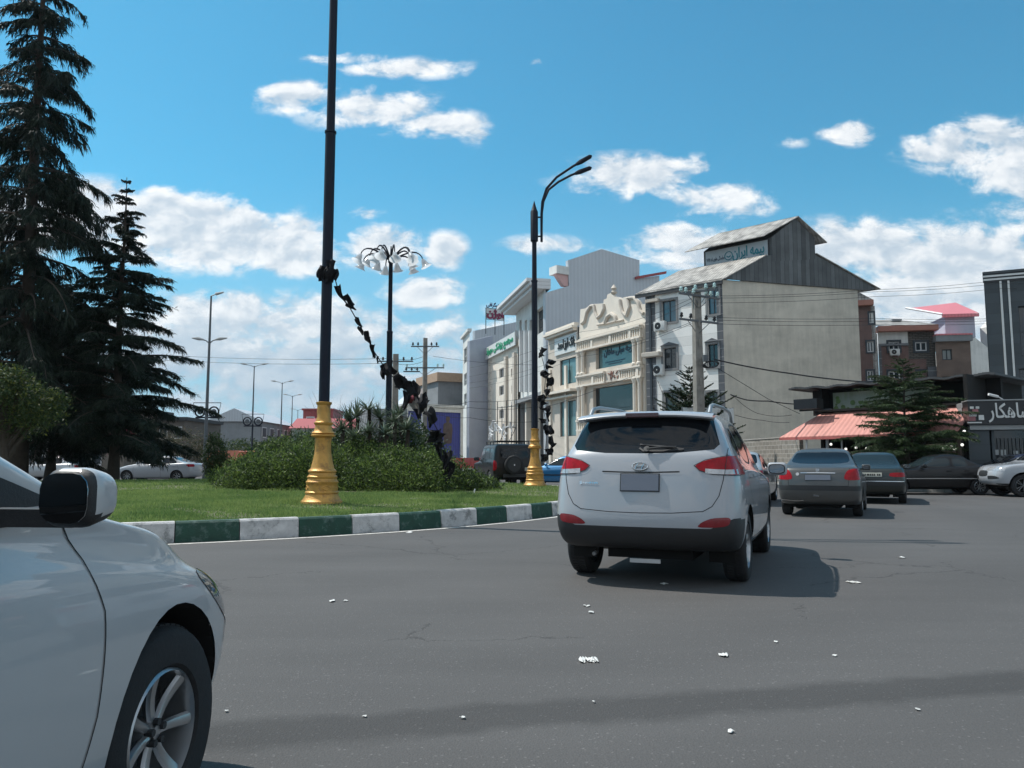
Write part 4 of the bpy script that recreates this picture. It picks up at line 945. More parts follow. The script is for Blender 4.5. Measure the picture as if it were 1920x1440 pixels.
# grey saloon (rounded, big tail lamps)
sp1 = sedan_spec(L=4.19, Wd=1.66, H=1.455, hood=.93, deck=1.06, nose=.68, ws=.92, wt=.05, rt=-.88, rb=-1.48, belt=.93, paint=P_grey, r=.295, level=3, lamps=[(.50, .80), (.52, .90), (.58, .985), (.70, 1.02), (.95, 1.02), (.95, .80), (.62, .775)],
    black_low=[('rear', [(-1, .56), (1, .56), (1, .66), (-1, .66)]), ('side', [(-1.6, .50), (-1.6, .56), (1.5, .56), (1.5, .50)])])
G1, P = make_car('grey_saloon', 'grey saloon car seen from behind just right of the white crossover', sp1)
plate(P, G1, 'rear', 0, .83, .50, .11, M_plate); m = MB(); P.ribbon(m, [(-.34, .925), (0, .93), (.34, .925)], 'rear', .018, off=.008); m.build('boot_trim', M_chr, G1)
m = MB(); c, n = P.hit('rear', 0, .98); m.box(-.035, .035, c.y - .012, c.y + .005, c.z - .03, c.z + .03, bev=.005); m.build('emblem', M_chr, G1)
m = MB(); m.box(-.10, .02, -2.11, -2.08, .44, .465); P.ribbon(m, [(-.78, .36), (-.4, .34), (-.3, .355)], 'rear', .02, off=.006); m.build('bumper_trim', M_chr, G1)
m = MB(); c, n = P.hit('rear', -.40, .90); m.tube([c + n * .002, c + n * .008], .035, 14); m.build('reversing_lamp', M_clr, G1)
place(G1, 7.30, 18.15, 26)
# old boxy saloon beyond
sp2 = sedan_spec(L=4.4, Wd=1.69, H=1.42, hood=.90, deck=1.0, nose=.66, ws=.82, wt=.02, rt=-.86, rb=-1.35, belt=.90, paint=P_dgrn, r=.29, lamps=[(.44, .74), (.44, .86), (.95, .86), (.95, .74)], black_low=[('rear', [(-1, .50), (1, .50), (1, .60), (-1, .60)])], glass=M_glassb)
G2, P = make_car('dark_saloon', 'dark green saloon car seen from behind, white number plate, between grey and black cars', sp2)
plate(P, G2, 'rear', 0, .80, .52, .115, M_platew)
m = MB(); c, n = P.hit('rear', 0, .80)
for i, (a, w_) in enumerate([(-.22, .03), (-.17, .03), (-.11, .05), (-.04, .03), (.01, .03), (.06, .03), (.14, .03), (.19, .03)]): m.box(a, a + w_, c.y - .03, c.y - .012, .775, .825)
m.build('plate_characters', M_trim, G2)
m = MB(); P.ribbon(m, [(-.82, .62), (0, .625), (.82, .62)], 'rear', .02, off=.012); m.build('bumper_trim', M_chr, G2)
place(G2, 10.85, 23.3, 27)
# black saloon parked side on
sp3 = sedan_spec(L=4.4, Wd=1.7, H=1.41, hood=.90, deck=1.0, nose=.68, ws=.85, wt=.05, rt=-.92, rb=-1.42, belt=.90, paint=P_black, r=.295, style='steel', lamps=[(.5, .72), (.5, .86), (.95, .86), (.95, .72)], glass=M_glassb)
G3, P = make_car('black_saloon', 'black saloon car parked side on in front of the pink awning restaurant', sp3)
m = MB()
for sg in (1, -1): P.ribbon(m, [(1.9, .56), (0, .57), (-1.3, .57)], 'side', .03, sg, off=.01)
P.ribbon(m, [(-.8, .57), (0, .575), (.8, .57)], 'rear', .03, off=.01); m.build('side_strip', M_chr, G3)
m = MB(); 
place(G3, 15.0, 27.9, -84)
# white off-roader at the right edge
rg = [(.34, .30, .34, 2.0, -2.0, .78), (.40, .36, .40, 2.16, -2.2, .88), (.55, .52, .55, 2.24, -2.25, .915), (.70, .70, .7, 2.25, -2.26, .925), (.88, .90, .92, 2.20, -2.25, .925, .9), (1.0, 1.03, 1.06, 2.08, -2.24, .91, .8), (1.05, 1.09, 1.12, 1.85, -2.22, .885, .7), (1.10, 1.12, 1.16, 1.4, -2.2, .87, .5), (1.14, 1.15, 1.2, 1.08, -2.19, .85, .5),
      (1.28, 1.30, 1.32, .86, -2.17, .82, .5), (1.5, 1.52, 1.52, .5, -2.12, .76, .45), (1.66, 1.68, 1.67, .2, -2.08, .70, .4), (1.71, 1.735, 1.71, 0, -1.9, .58, .3), (1.72, 1.75, 1.72, -.2, -1.5, .3, .2)]
sp4 = dict(rings=rg, level=3, paint=P_white, wheel_r=.37, tyre_w=.24, axles=(1.36, -1.34), track_w=.905, style='twin', rimm=M_rimd, arch_gap=.06, pair_lim=.3,
    black_low=[('side', [(-3, .2), (3, .2), (3, .44), (-3, .44)])],
    regions=[('windscreen', 'front', [(-.72, 1.19), (.72, 1.19), (.64, 1.6), (-.64, 1.6)], M_glass, -.003, 0), ('front_side_window', 'side', [(.72, 1.2), (.35, 1.5), (.15, 1.6), (-.25, 1.61), (-.25, 1.2)], M_glass, -.003, .02), ('rear_side_window', 'side', [(-.33, 1.2), (-.33, 1.61), (-1.15, 1.6), (-1.2, 1.22)], M_glass, -.003, .02),
             ('headlamp', 'side', [(1.80, 1.0), (2.1, .98), (2.3, .95), (2.3, .84), (2.12, .86)], M_clr, .004, 0), ('headlamp', 'front_pair', [(.5, .84), (.5, .95), (1.0, .98), (1.0, .84)], M_clr, .004, 0), ('grille', 'front', [(-.34, .66), (.34, .66), (.34, .86), (-.34, .86)], M_plas, .004, 0),
             ('fog_lamp', 'side', [(2.02, .60), (2.16, .70), (2.3, .66), (2.3, .56)], M_plas, .004, 0)],
    seams=[('side', [(.95, 1.1), (1.0, .8), (.92, .45)]), ('side', [(-.29, 1.15), (-.29, .45)])], handles=[(-.1, 1.02), (-1.1, 1.04)], mirror=(.62, 1.16, 1.0))
G4, P = make_car('white_off_roader', 'white off-road vehicle with dark alloy wheels at the right edge by the shop', sp4)
place(G4, 18.15, 26.0, -80)
# silver white saloon across the island
sp5 = sedan_spec(L=4.55, Wd=1.78, H=1.46, hood=.98, deck=1.05, nose=.70, ws=1.1, wt=.05, rt=-1.0, rb=-1.75, belt=.95, paint=P_white, r=.315, style='spoke7', lamps=[(.5, .85), (.55, .97), (1.0, 1.0), (1.0, .84)])
sp5['regions'].append(('tail_lamp', 'side', [(-1.82, .98), (-2.4, 1.02), (-2.4, .86), (-1.95, .88)], M_red, .005, 0))
G5, P = make_car('white_saloon', 'white saloon car side on behind the cedar trunk across the lawn', sp5)
place(G5, -19.9, 44.0, -88)
# dark jeep with spare wheel
rj = [(.46, .44, .46, 2.0, -2.0, .80), (.50, .48, .50, 2.12, -2.13, .86, .5, .4), (.70, .70, .70, 2.15, -2.16, .88, .5, .35), (.95, .98, 1.0, 2.14, -2.16, .885, .5, .3), (1.06, 1.10, 1.12, 2.08, -2.15, .875, .5, .3), (1.10, 1.15, 1.16, 1.5, -2.14, .865, .4, .3), (1.14, 1.19, 1.2, .95, -2.14, .85, .4, .3),
      (1.35, 1.38, 1.38, .78, -2.13, .82, .3, .3), (1.66, 1.68, 1.68, .55, -2.10, .78, .3, .25), (1.80, 1.82, 1.80, .4, -2.07, .74, .3, .25), (1.85, 1.865, 1.85, .25, -1.95, .6, .2, .2), (1.86, 1.88, 1.86, 0, -1.6, .3, .1, .1)]
sp6 = dict(rings=rj, level=2, paint=P_black, wheel_r=.38, tyre_w=.25, axles=(1.35, -1.3), track_w=.885, style='spoke5', arch_gap=.06, pair_lim=.2, cat='car',
    black_low=[('side', [(-3, .3), (3, .3), (3, .66), (-3, .66)])],
    regions=[('rear_window', 'rear', [(-.62, 1.25), (.62, 1.25), (.58, 1.7), (-.58, 1.7)], M_glass, -.003, 0), ('windscreen', 'front', [(-.7, 1.25), (.7, 1.25), (.64, 1.72), (-.64, 1.72)], M_glass, -.003, 0),
             ('front_side_window', 'side', [(.62, 1.26), (.42, 1.68), (-.25, 1.7), (-.25, 1.26)], M_glassb, -.003, .02), ('rear_side_window', 'side', [(-.33, 1.26), (-.33, 1.7), (-1.1, 1.7), (-1.1, 1.26)], M_glassb, -.003, .02), ('quarter_window', 'side', [(-1.2, 1.26), (-1.2, 1.7), (-1.9, 1.68), (-1.9, 1.26)], M_glassb, -.003, .02),
             ('tail_lamp', 'rear_pair', [(.74, .8), (.74, 1.2), (1, 1.2), (1, .8)], M_red, .004, 0)],
    seams=[('side', [(.7, 1.15), (.75, .6)]), ('side', [(-.29, 1.2), (-.29, .6)]), ('side', [(-1.15, 1.2), (-1.15, .9)])], handles=[(-.1, 1.1), (-1.0, 1.1)], mirror=(.6, 1.2, 1.0), handle_mat=M_plas)
G6, P = make_car('black_jeep', 'black jeep with rear mounted spare wheel and roof rack behind the hedge', sp6)
t, m = wheel_pair(.37, .24, 'steel', M_rimd); T = Matrix.Translation((-.10, -2.32, 1.02)) @ Matrix.Rotation(-math.pi / 2, 4, 'Z')
for b in (t, m): b.v = [T @ v for v in b.v]
o = t.build('spare_wheel', M_rub, G6); m = MB(); m.tube([(-.10, -2.36, 1.02), (-.10, -2.46, 1.02)], [.30, .27], 24); m.build('wheel_cover', M_plas, o)
m = MB(); m.tube([(-.10, -2.461, 1.02), (-.10, -2.466, 1.02)], .035, 12); m.build('cover_badge', M_chr, o)
m = MB()
for x in (-.66, .66): m.tube([(x, .2, 1.97), (x, -1.9, 1.97)], .02, 6); [m.tube([(x, y, 1.84), (x, y, 1.97)], .018, 6) for y in (.1, -.6, -1.2, -1.8)]
for k in range(9): m.tube([(-.66, .2 - k * .26, 1.975), (.66, .2 - k * .26, 1.975)], .014, 6)
m.build('roof_rack', M_plas, G6); m = MB(); m.box(-.5, .5, -2.24, -2.16, .52, .66, bev=.02); m.build('bumper', M_plas, G6); plate(P, G6, 'rear', .55, .85, .3, .13, M_platew)
place(G6, -.4, 33.0, -14)
# blue saloon by the second lamp post
sp7 = sedan_spec(L=4.3, Wd=1.68, H=1.42, hood=.92, deck=1.0, nose=.68, ws=.85, wt=.02, rt=-.9, rb=-1.45, belt=.90, paint=P_blue, r=.29, glass=M_glassb, strip=True)
G7, P = make_car('blue_saloon', 'blue saloon car half hidden between the second gold lamp base and the crossover', sp7)
place(G7, 2.4, 36.5, -70)
# silver saloon hidden behind the crossover
sp8 = sedan_spec(L=4.4, Wd=1.7, H=1.45, paint=P_silv, r=.29, belt=.92)
G8, P = make_car('silver_saloon', 'silver saloon car mostly hidden beyond the wing mirror of the white crossover', sp8)
place(G8, 6.62, 22.5, 24)
# small far vehicles on the left
sp9 = sedan_spec(L=4.2, Wd=1.7, H=1.45, paint=P_white, r=.29, level=1, seams=False)
G9, P = make_car('white_hatchback', 'small white car far across the island right of the white saloon', sp9); place(G9, -24.5, 62.0, -85)
sp10 = sedan_spec(L=4.2, Wd=1.7, H=1.45, paint=P_silv, r=.29, level=1, seams=False)
G10, P = make_car('parked_silver_car', 'silver car parked under the trees at the far left behind the wing mirror', sp10); place(G10, -27.5, 46.5, -88)
sp11 = sedan_spec(L=4.2, Wd=1.7, H=1.44, paint=paint('navy_paint', (.02, .03, .06)), r=.29, level=1, seams=False)
G11, P = make_car('navy_saloon', 'dark navy saloon car parked in the shade in front of the black shop glass', sp11); place(G11, 18.9, 29.7, -88)
# vans and lorry
def van(name, label, paint_, x, y, head, L=4.6, Wd=1.9, H=2.2, hoodl=.9, cargo=None):
    root = thing(name, (0, 0, 0), label, 'lorry' if cargo else 'van')
    m = MB(); m.smooth = False; f = L / 2; w = Wd / 2
    cab = [(f, .45), (f + .02, .95), (f - .18, 1.1), (f - .75, H - .12), (f - .95, H), (-f if not cargo else f - 1.75, H), (-f if not cargo else f - 1.75, .45)]
    m.prism(cab, -w, w, 'x'); o = m.build('body' if not cargo else 'cab', paint_, root)
    bv = o.modifiers.new('bevel', 'BEVEL'); bv.width = .06; bv.segments = 3
    m = MB()
    for sg in (1, -1): m.prism([(f - .32, 1.15), (f - .78, H - .22), (f - 1.5, H - .22), (f - 1.5, 1.15)], sg * (w + .004), sg * (w - .01), 'x')
    m.build('side_window', M_glass, root)
    m = MB(); m.quad((-w * .85, f - .18 + .0, 1.14), (w * .85, f - .18, 1.14), (w * .8, f - .72, H - .18), (-w * .8, f - .72, H - .18)); m.v = [v + Vector((0, .02, .01)) for v in m.v]; m.build('windscreen', M_glass, root)
    if cargo:
        m = MB(); m.box(-w, w, -f, f - 1.8, .75, .85); m.box(-w, w, -f, -f + .05, .85, 1.35); m.box(-w, -w + .05, -f + .05, f - 1.8, .85, 1.35); m.box(w - .05, w, -f + .05, f - 1.8, .85, 1.35)
        for k in range(6): yk = -f + .2 + k * (L - 2.2) / 5; m.box(w + .001, w + .03, yk - .03, yk + .03, .8, 1.35); m.box(-w - .03, -w - .001, yk - .03, yk + .03, .8, 1.35)
        m.build('cargo_bed', paint_, root)
    for sg in (1, -1):
        m = MB(); m.box(sg * w * .8 - .12, sg * w * .8 + .12, f + .0, f + .03, .7, .85, bev=.01); m.build('headlamp', M_clr, root)
        m = MB(); m.box(sg * w * .85 - .08, sg * w * .85 + .08, -f - .02, -f, .8, 1.0, bev=.005); m.build('tail_lamp', M_red, root)
    add_wheels(root, .34, .2, (f - .8, -f + .9), w - .1, 'steel', M_rimd)
    place(root, x, y, head); return root
van('red_lorry', 'red pickup lorry parked in front of the blue shutter behind the hedge', P_red, -3.9, 46, -75, L=5.2, H=2.05, cargo=True)
van('orange_van', 'small orange van far across the road left of the tall street lamp', P_or, -22.0, 60.5, -60, L=3.8, Wd=1.6, H=1.9)
# ================================================================ buildings on the right
M_rend = mat('cement_render', (0.60, 0.55, 0.465), 0.95, var=0.14, vs=0.9, bump=1.2, bs=18, kind='streak', col2=(0.40, 0.37, 0.315))
M_white = mat('white_stone_cladding', (0.80, 0.78, 0.74), 0.75, var=0.04, vs=1.5, kind='joints', p=(0.62, 0.018), col2=(0.5, 0.49, 0.47))
M_cream = mat('cream_stone', (0.74, 0.67, 0.58), 0.75, var=0.09, vs=1.2, bump=0.3, bs=25)
M_cream2 = mat('beige_stone', (0.56, 0.50, 0.43), 0.8, var=0.10, vs=1.4, bump=0.3, bs=25)
M_dstone = mat('dark_stone', (0.10, 0.105, 0.115), 0.6, var=0.15, vs=2, kind='joints', p=(0.55, 0.03), col2=(0.32, 0.32, 0.32))
M_tin = mat('weathered_tin_cladding', (0.085, 0.09, 0.092), 0.55, 0.35, var=0.35, vs=0.7, kind='planks', p=(0.33, 0.035), col2=(0.04, 0.045, 0.05))
M_tinr = mat('weathered_tin_roof', (0.28, 0.265, 0.245), 0.65, 0.15, var=0.8, vs=1.6, kind='ribs', p=(0.22, 1.6))
M_eave = mat('dark_eave', (0.055, 0.058, 0.062), 0.7, var=0.2)
M_corr = mat('pale_corrugated_panel', (0.50, 0.52, 0.55), 0.5, 0.1, var=0.05, vs=0.5, kind='ribs', p=(0.42, 0.4))
M_purp = mat('blue_grey_render', (0.42, 0.45, 0.52), 0.85, var=0.08, vs=0.6, kind='streak', col2=(0.36, 0.38, 0.48))
M_tealg = mat('teal_glass', (0.10, 0.19, 0.20), 0.08, var=0.25, vs=0.5, spec=0.8); M_dglass = mat('dark_window_glass', (0.018, 0.026, 0.032), 0.06, var=0.2, vs=0.7, spec=0.8)
M_bglass = mat('blue_window_glass', (0.05, 0.14, 0.19), 0.06, var=0.3, vs=0.6, spec=0.8)
M_wfr = mat('white_window_frame', (0.66, 0.66, 0.66), 0.5, var=0.04); M_dfr = mat('dark_window_frame', (0.035, 0.045, 0.055), 0.5, var=0.05)
M_brick = mat('red_brick', (0.17, 0.075, 0.06), 0.9, var=0.2, vs=1.5, kind='brick', p=(0.24, 0.085, 0.014), col2=(0.20, 0.17, 0.16))
M_brickb = mat('brown_brick', (0.20, 0.12, 0.085), 0.9, var=0.2, vs=1.5, kind='brick', p=(0.24, 0.085, 0.014), col2=(0.24, 0.21, 0.19))
M_rubble = mat('grey_rubble_stone', (0.15, 0.135, 0.12), 0.95, var=0.3, vs=2, kind='brick', p=(0.42, 0.14, 0.03), col2=(0.05, 0.045, 0.04))
M_block = mat('concrete_block', (0.26, 0.24, 0.21), 0.95, var=0.2, vs=1.2, kind='brick', p=(0.45, 0.22, 0.018), col2=(0.36, 0.34, 0.31))
M_pinkr = mat('pink_tin_roof', (0.62, 0.20, 0.22), 0.5, 0.1, var=0.08, kind='ribs', p=(0.25, 1.0)); M_redr = mat('red_tin_roof', (0.34, 0.07, 0.07), 0.55, 0.1, var=0.12, kind='ribs', p=(0.25, 1.0))
M_pale = mat('pale_plaster', (0.70, 0.70, 0.67), 0.85, var=0.06, vs=0.8, kind='streak', col2=(0.44, 0.45, 0.43)); M_salm = mat('salmon_fascia', (0.36, 0.16, 0.12), 0.7, var=0.1)
M_greyp = mat('grey_plaster', (0.26, 0.27, 0.28), 0.9, var=0.1, vs=0.8, kind='streak', col2=(0.2, 0.205, 0.21)); M_ac = mat('white_enamel', (0.6, 0.6, 0.58), 0.5, var=0.06)
M_bcomp = mat('charcoal_panel', (0.050, 0.062, 0.070), 0.5, 0.1, var=0.12, vs=1, kind='joints', p=(0.6, 0.015), col2=(0.03, 0.035, 0.04))
M_blk = mat('black_sign_panel', (0.016, 0.018, 0.022), 0.35, var=0.15, vs=3); M_silv = mat('silver_letters', (0.62, 0.62, 0.60), 0.35, 0.3, var=0.08, vs=8)
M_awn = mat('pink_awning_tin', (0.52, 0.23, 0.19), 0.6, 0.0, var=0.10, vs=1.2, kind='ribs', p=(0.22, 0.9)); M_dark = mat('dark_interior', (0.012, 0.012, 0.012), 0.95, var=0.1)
M_tealt = mat('teal_letters', (0.02, 0.20, 0.24), 0.5, var=0.05); M_navy = mat('navy_letters', (0.03, 0.06, 0.10), 0.5, var=0.05); M_grnt = mat('green_letters', (0.02, 0.30, 0.15), 0.5, var=0.05)
M_bant = mat('banner_cloth', (0.40, 0.45, 0.48), 0.8, var=0.12, vs=1.2); M_blt = mat('black_letters', (0.02, 0.02, 0.02), 0.5, var=0.05); M_mrt = mat('maroon_letters', (0.22, 0.02, 0.07), 0.5, var=0.05)
M_wsign = mat('white_sign_board', (0.62, 0.64, 0.63), 0.5, var=0.05)
def bld(name, loc, label, cat='building', group=None): return thing(name, loc, label, cat, group)
def body_prism(root, poly, h0, h1, material, name='wall_mass'):
    m = MB(); m.prism([(p[0], p[1]) for p in poly], h0, h1, 'z'); return m.build(name, material, root)
def bullet(F, root, u, v, w, wd=.85, h=.62, name='air_conditioner', label=None):
    m = F.mb(); m.box(u - wd / 2, u + wd / 2, w, w + .32, v - h / 2, v + h / 2, bev=.02); m.cm = 1
    m.tube([(u - wd * .12, w + .321, v), (u - wd * .12, w + .325, v)], h * .38, 16); m.cm = 0; m.tube([(u - wd * .12, w + .326, v), (u - wd * .12, w + .33, v)], h * .07, 8)
    m.box(u - wd * .4, u - wd * .35, w - .0, w + .34, v - h / 2 - .06, v - h / 2 - .002); m.box(u + wd * .35, u + wd * .4, w - .0, w + .34, v - h / 2 - .06, v - h / 2 - .002)
    o = m.build(name, [M_ac, M_trim], None)
    c = sum((Vector(v.co) for v in o.data.vertices), Vector()) / len(o.data.vertices)
    for v_ in o.data.vertices: v_.co -= c
    o.location = c
    return tag(o, label or 'white air conditioning unit hanging on the facade', 'air conditioner')
# ---- B1 cement rendered apartment house with tin roof
FS = Facade.px(1363, 48.4, 1622, 51.5)            # rendered side wall
H1 = FS.uv(1363, 525)[1]
e2 = (Vector((-4.3, 4.0, 0))).normalized(); A1 = FS.A; L2 = 5.75
FF = Facade(A1 + e2 * L2, A1)                     # street front
B1 = bld('apartment_house', (A1.x, A1.y, 0), 'grey rendered apartment house with weathered tin gable roof and insurance banner')
Bq = FS.B; Cq = FS.B + e2 * L2 * 1.15; Dq = A1 + e2 * L2
m = FS.mb(); m.quad((0, 0, 0), (FS.L, 0, 0), (FS.L, 0, H1), (0, 0, H1)); m.build('side_wall', M_rend, B1)
m = MB()
for a, b in ((Bq, Cq), (Cq, Dq)): m.quad((a.x, a.y, 0), (b.x, b.y, 0), (b.x, b.y, H1), (a.x, a.y, H1))
m.build('back_wall', M_rend, B1)
ops = [FF.rect(1241, 563, 1268, 604), FF.rect(1327, 540, 1348, 589), FF.rect(1244, 652, 1269, 691), FF.rect(1327, 645, 1347, 688), FF.rect(1246, 735, 1272, 790), FF.rect(1325, 735, 1347, 790)]
m = FF.mb(); FF.wall(m, 0.75, FF.L - .42, 0, H1 - .02, ops, .18); m.build('front_wall', M_white, B1)
m = FF.mb(); m.box(0, .75, -.2, .03, 0, H1 - .02); m.box(FF.L - .42, FF.L + .0, -.2, .03, 0, H1 - .03); m.build('corner_stone', M_dstone, B1)
m = FF.mb(); m.box(.30, .46, .031, .10, 0, H1 - .3); m.build('drain_pipe', M_dfr, B1)
for i, o_ in enumerate(ops):
    w_ = window(FF, B1, o_, M_dfr, M_bglass if i < 2 else M_dglass, dep=.18, t=.07, mull=1, trim=(mat('grey_surround', (.22, .22, .22), .8), .14, .07))
    if i in (2, 3): m = FF.mb(); a, b, c, d = o_; m.prism([(a - .2, d + .15), (b + .2, d + .15), ((a + b) / 2, d + .38)], .01, .14, 'y'); m.build('pediment', M_dstone, w_)
m = FF.mb(); u, v = FF.uv(1228, 664); m.box(u - .75, u + .65, .03, .55, v - .22, v + .1, bev=.05); u, v = FF.uv(1226, 563); m.box(u - .5, u + .5, .03, .35, v - .15, v + .05); m.build('canopy', M_cream2, B1)
# gable roof: profile along the side wall, extruded along the street front
def su(px, py): return FS.uv(px, py, .12)
pl = su(1358, 523); pr = su(1641, 540); ml = su(1432, 479); mr_ = su(1527, 477)
wl0, wl1 = su(1446, 482), su(1446, 445); wr1 = su(1531, 447); rd = su(1490, 408); el = su(1431, 443); er = su(1541, 455)
m = FS.mb(); m.prism([(pl[0], H1 + .02), (pr[0] - .3, H1 + .02), (pr[0], pr[1]), (mr_[0], mr_[1]), (ml[0], ml[1]), (pl[0], pl[1] + .05)], .06, .12, 'y'); m.build('gable_cladding', M_tin, B1)
def roofslab(q0, q1, over0, over1, tk, name, M, nrm=1):      # slab between two profile points, running along e2
    m = MB(); a = FS.M @ Vector((q0[0], 0, q0[1])); b = FS.M @ Vector((q1[0], 0, q1[1])); d0 = -e2 * over0 ; d1 = e2 * over1
    P = [a + d0, b + d0, b + d1, a + d1]; up = Vector((0, 0, tk)); Q = P + [p + up for p in P]
    # local coords for ribs: x runs along the eave
    m.add(Q, [(0, 1, 2, 3), (4, 7, 6, 5), (0, 4, 5, 1), (1, 5, 6, 2), (2, 6, 7, 3), (3, 7, 4, 0)])
    m.lv = [Vector(((p - a).dot(e2), (Vector((p.x, p.y, 0)) - Vector((a.x, a.y, 0))).dot(FS.u) * 1.2, 0)) for p in Q]
    return m.build(name, M, B1)
roofslab((pl[0] - .35, pl[1] - .12), (ml[0] + .1, ml[1] + .03), .25, L2 + .6, .06, 'lower_roof', M_tinr)
roofslab((mr_[0], mr_[1] + .02), (pr[0] + .25, pr[1] - .1), .25, L2 + .9, .06, 'rear_roof', M_tinr)
roofslab((el[0] - .25, el[1] - .06), (rd[0] + .02, rd[1] + .02), .35, L2 * .95, .06, 'top_roof', M_tinr)
roofslab((rd[0] - .02, rd[1] + .02), (er[0] + .1, er[1] - .04), .35, L2 * .95, .06, 'top_roof', M_tinr)
T2 = Matrix(((FS.u.x, e2.x, 0, A1.x), (FS.u.y, e2.y, 0, A1.y), (0, 0, 1, 0), (0, 0, 0, 1)))
m = MB(T2); m.prism([(wl0[0], wl0[1] - .3), (mr_[0], mr_[1] - .3), (mr_[0], wr1[1]), (rd[0], rd[1] - .03), (wl0[0], wl1[1])], -.14, .0, 'y'); m.build('clerestory_gable', M_tin, B1)
m = MB(T2); m.prism([(wl0[0] + .05, wl0[1] - .5), (mr_[0] - .05, mr_[1] - .5), (mr_[0] - .05, wr1[1] - .05), (rd[0], rd[1] - .1), (wl0[0] + .05, wl1[1] - .02)], .01, L2 * .84, 'y'); m.build('clerestory_wall', M_eave, B1)
m = MB(T2); m.box(pl[0] - .33, pl[0] - .25, -.2, L2 + .6, pl[1] - .34, pl[1] - .10); m.box(pl[0] - .25, .3, -.1, L2 + .5, H1 + .0, H1 + .06); m.build('eave', M_eave, B1)
# banner on the clerestory
BN = Facade(A1 + FS.u * (wl0[0] - .02) + e2 * L2 * .80, A1 + FS.u * (wl0[0] - .02) + e2 * .1)
zb = wl0[1]; bt = wl1[1] - .12; bb = zb + .05
m = BN.mb(); m.box(0, BN.L, .02, .06, bb, bt); m.build('insurance_banner', M_bant, B1)
lettering('banner_letters', 'بیمه ایران', M_tealt, B1, BN.tm(BN.L * .70, (bb + bt) / 2, .08), BN.L * .50, (bt - bb) * .8, .03, bold=.02)
lettering('banner_letters', 'نمایندگی علوی کد ۵۴۰۷', M_navy, B1, BN.tm(BN.L * .17, (bb + bt) / 2 - .05, .08), BN.L * .30, (bt - bb) * .30, .02)
m = BN.mb(); m.tube([(BN.L * .385 + .28 * math.cos(a), .07, (bb + bt) / 2 + .28 * math.sin(a)) for a in [2 * math.pi * i / 20 for i in range(21)]], .03, 5); m.tube([(BN.L * .385 - .14, .07, (bb + bt) / 2), (BN.L * .385, .07, (bb + bt) / 2 - .1), (BN.L * .385 + .14, .07, (bb + bt) / 2)], .04, 5); m.build('banner_emblem', M_tealt, B1)
u, v = FF.uv(1241, 612); bullet(FF, None, u, v, .05, label='air conditioner below the top left window of the rendered apartment house')
u, v = FF.uv(1239, 694); bullet(FF, None, u, v, .05, wd=.7, h=.7, label='air conditioner beside the middle window of the rendered apartment house')
# ---- B2 cream baroque shop house
F2 = Facade.px(1086, 61.0, 1214, 53.2); H2 = F2.uv(1150, 619)[1]
B2 = bld('ornate_shop_house', (F2.A.x, F2.A.y, 0), 'cream stone shop house with scrolled parapet and balustraded bands')
nin = -F2.n
back = [F2.A, F2.B, F2.B + nin * 7 + F2.u * 0.5, F2.A + nin * 7]
m = MB()
for i in (1, 2, 3): a, b = back[i], back[(i + 1) % 4]; m.quad((a.x, a.y, 0), (b.x, b.y, 0), (b.x, b.y, H2), (a.x, a.y, H2))
m.quad(*[(p.x, p.y, H2 - .02) for p in back]); m.build('back_wall', M_greyp, B2)
o1 = F2.rect(1117, 639, 1190, 686); o2 = F2.rect(1112, 722, 1194, 772); o3 = (o2[0], o2[1], .4, o2[2] - 1.4)
m = F2.mb(); F2.wall(m, 0, F2.L, 0, H2, [o1, o2, o3], .35); m.build('front_wall', M_cream2, B2)
window(F2, B2, o1, M_dfr, M_tealg, dep=.33, t=.05, mull=0); window(F2, B2, o2, M_dfr, M_dglass, dep=.33, t=.05, mull=0); window(F2, B2, o3, M_dfr, M_dglass, dep=.33, t=.06, mull=3)
uc, vc = (o1[0] + o1[1]) / 2, (o1[2] + o1[3]) / 2
lettering('window_letters', 'رجه مبلی ماهان', M_navy, B2, F2.tm(uc, vc + .25, -.28), (o1[1] - o1[0]) * .72, .75, .02, bold=.03)
m = F2.mb(); m.box(uc - 1.6, uc + .9, -.29, -.27, vc - .52, vc - .46); m.box(uc - 1.2, uc + .5, -.29, -.27, vc - .68, vc - .62); m.build('window_letter_lines', M_navy, B2)
def belt(F, root, z, h, u0, u1, ops=None, mat_=M_cream):
    m = F.mb(); m.box(u0, u1, .002, .42, z + h, z + h + .14); m.box(u0, u1, .002, .34, z + h - .10, z + h - .002); m.box(u0, u1, .002, .38, z - .14, z); m.box(u0, u1, .002, .10, z + .002, z + h - .102)
    m.build('cornice', mat_, root); m = F.mb(); n = int((u1 - u0) / .27)
    for i in range(n):
        x = u0 + (i + .5) * (u1 - u0) / n
        if i % 9 == 8: m.box(x - .12, x + .12, .11, .36, z + .004, z + h - .104)
        else: m.box(x - .05, x + .05, .13, .30, z + .004, z + h - .104)
    m.build('balusters', mat_, root)
zt = H2 - .95; belt(F2, B2, zt, .62, .15, F2.L - .15); zm = (o1[2] + o2[3]) / 2 - .35; belt(F2, B2, zm, .62, .15, uc - .9); belt(F2, B2, zm + .001, .62, uc + .9, F2.L - .15)
m = F2.mb(); m.box(uc - .88, uc + .88, .0, .2, zm - .1, zm + .72); m.build('carved_panel', M_cream2, B2)
m = F2.mb(); rr = random.Random(2)
for i in range(16): a = rr.uniform(-.7, .7); b = rr.uniform(.08, .6); m.tube([(uc + a, .21, zm + b), (uc + a + rr.uniform(-.2, .2), .24, zm + b + rr.uniform(-.15, .15)), (uc + a + rr.uniform(-.2, .2), .21, zm + b + rr.uniform(-.2, .2))], .035, 5)
m.build('carved_leaves', mat('rust_carving', (.25, .12, .09), .8), B2)
belt(F2, B2, o2[2] - 1.15, .6, .15, F2.L - .15)
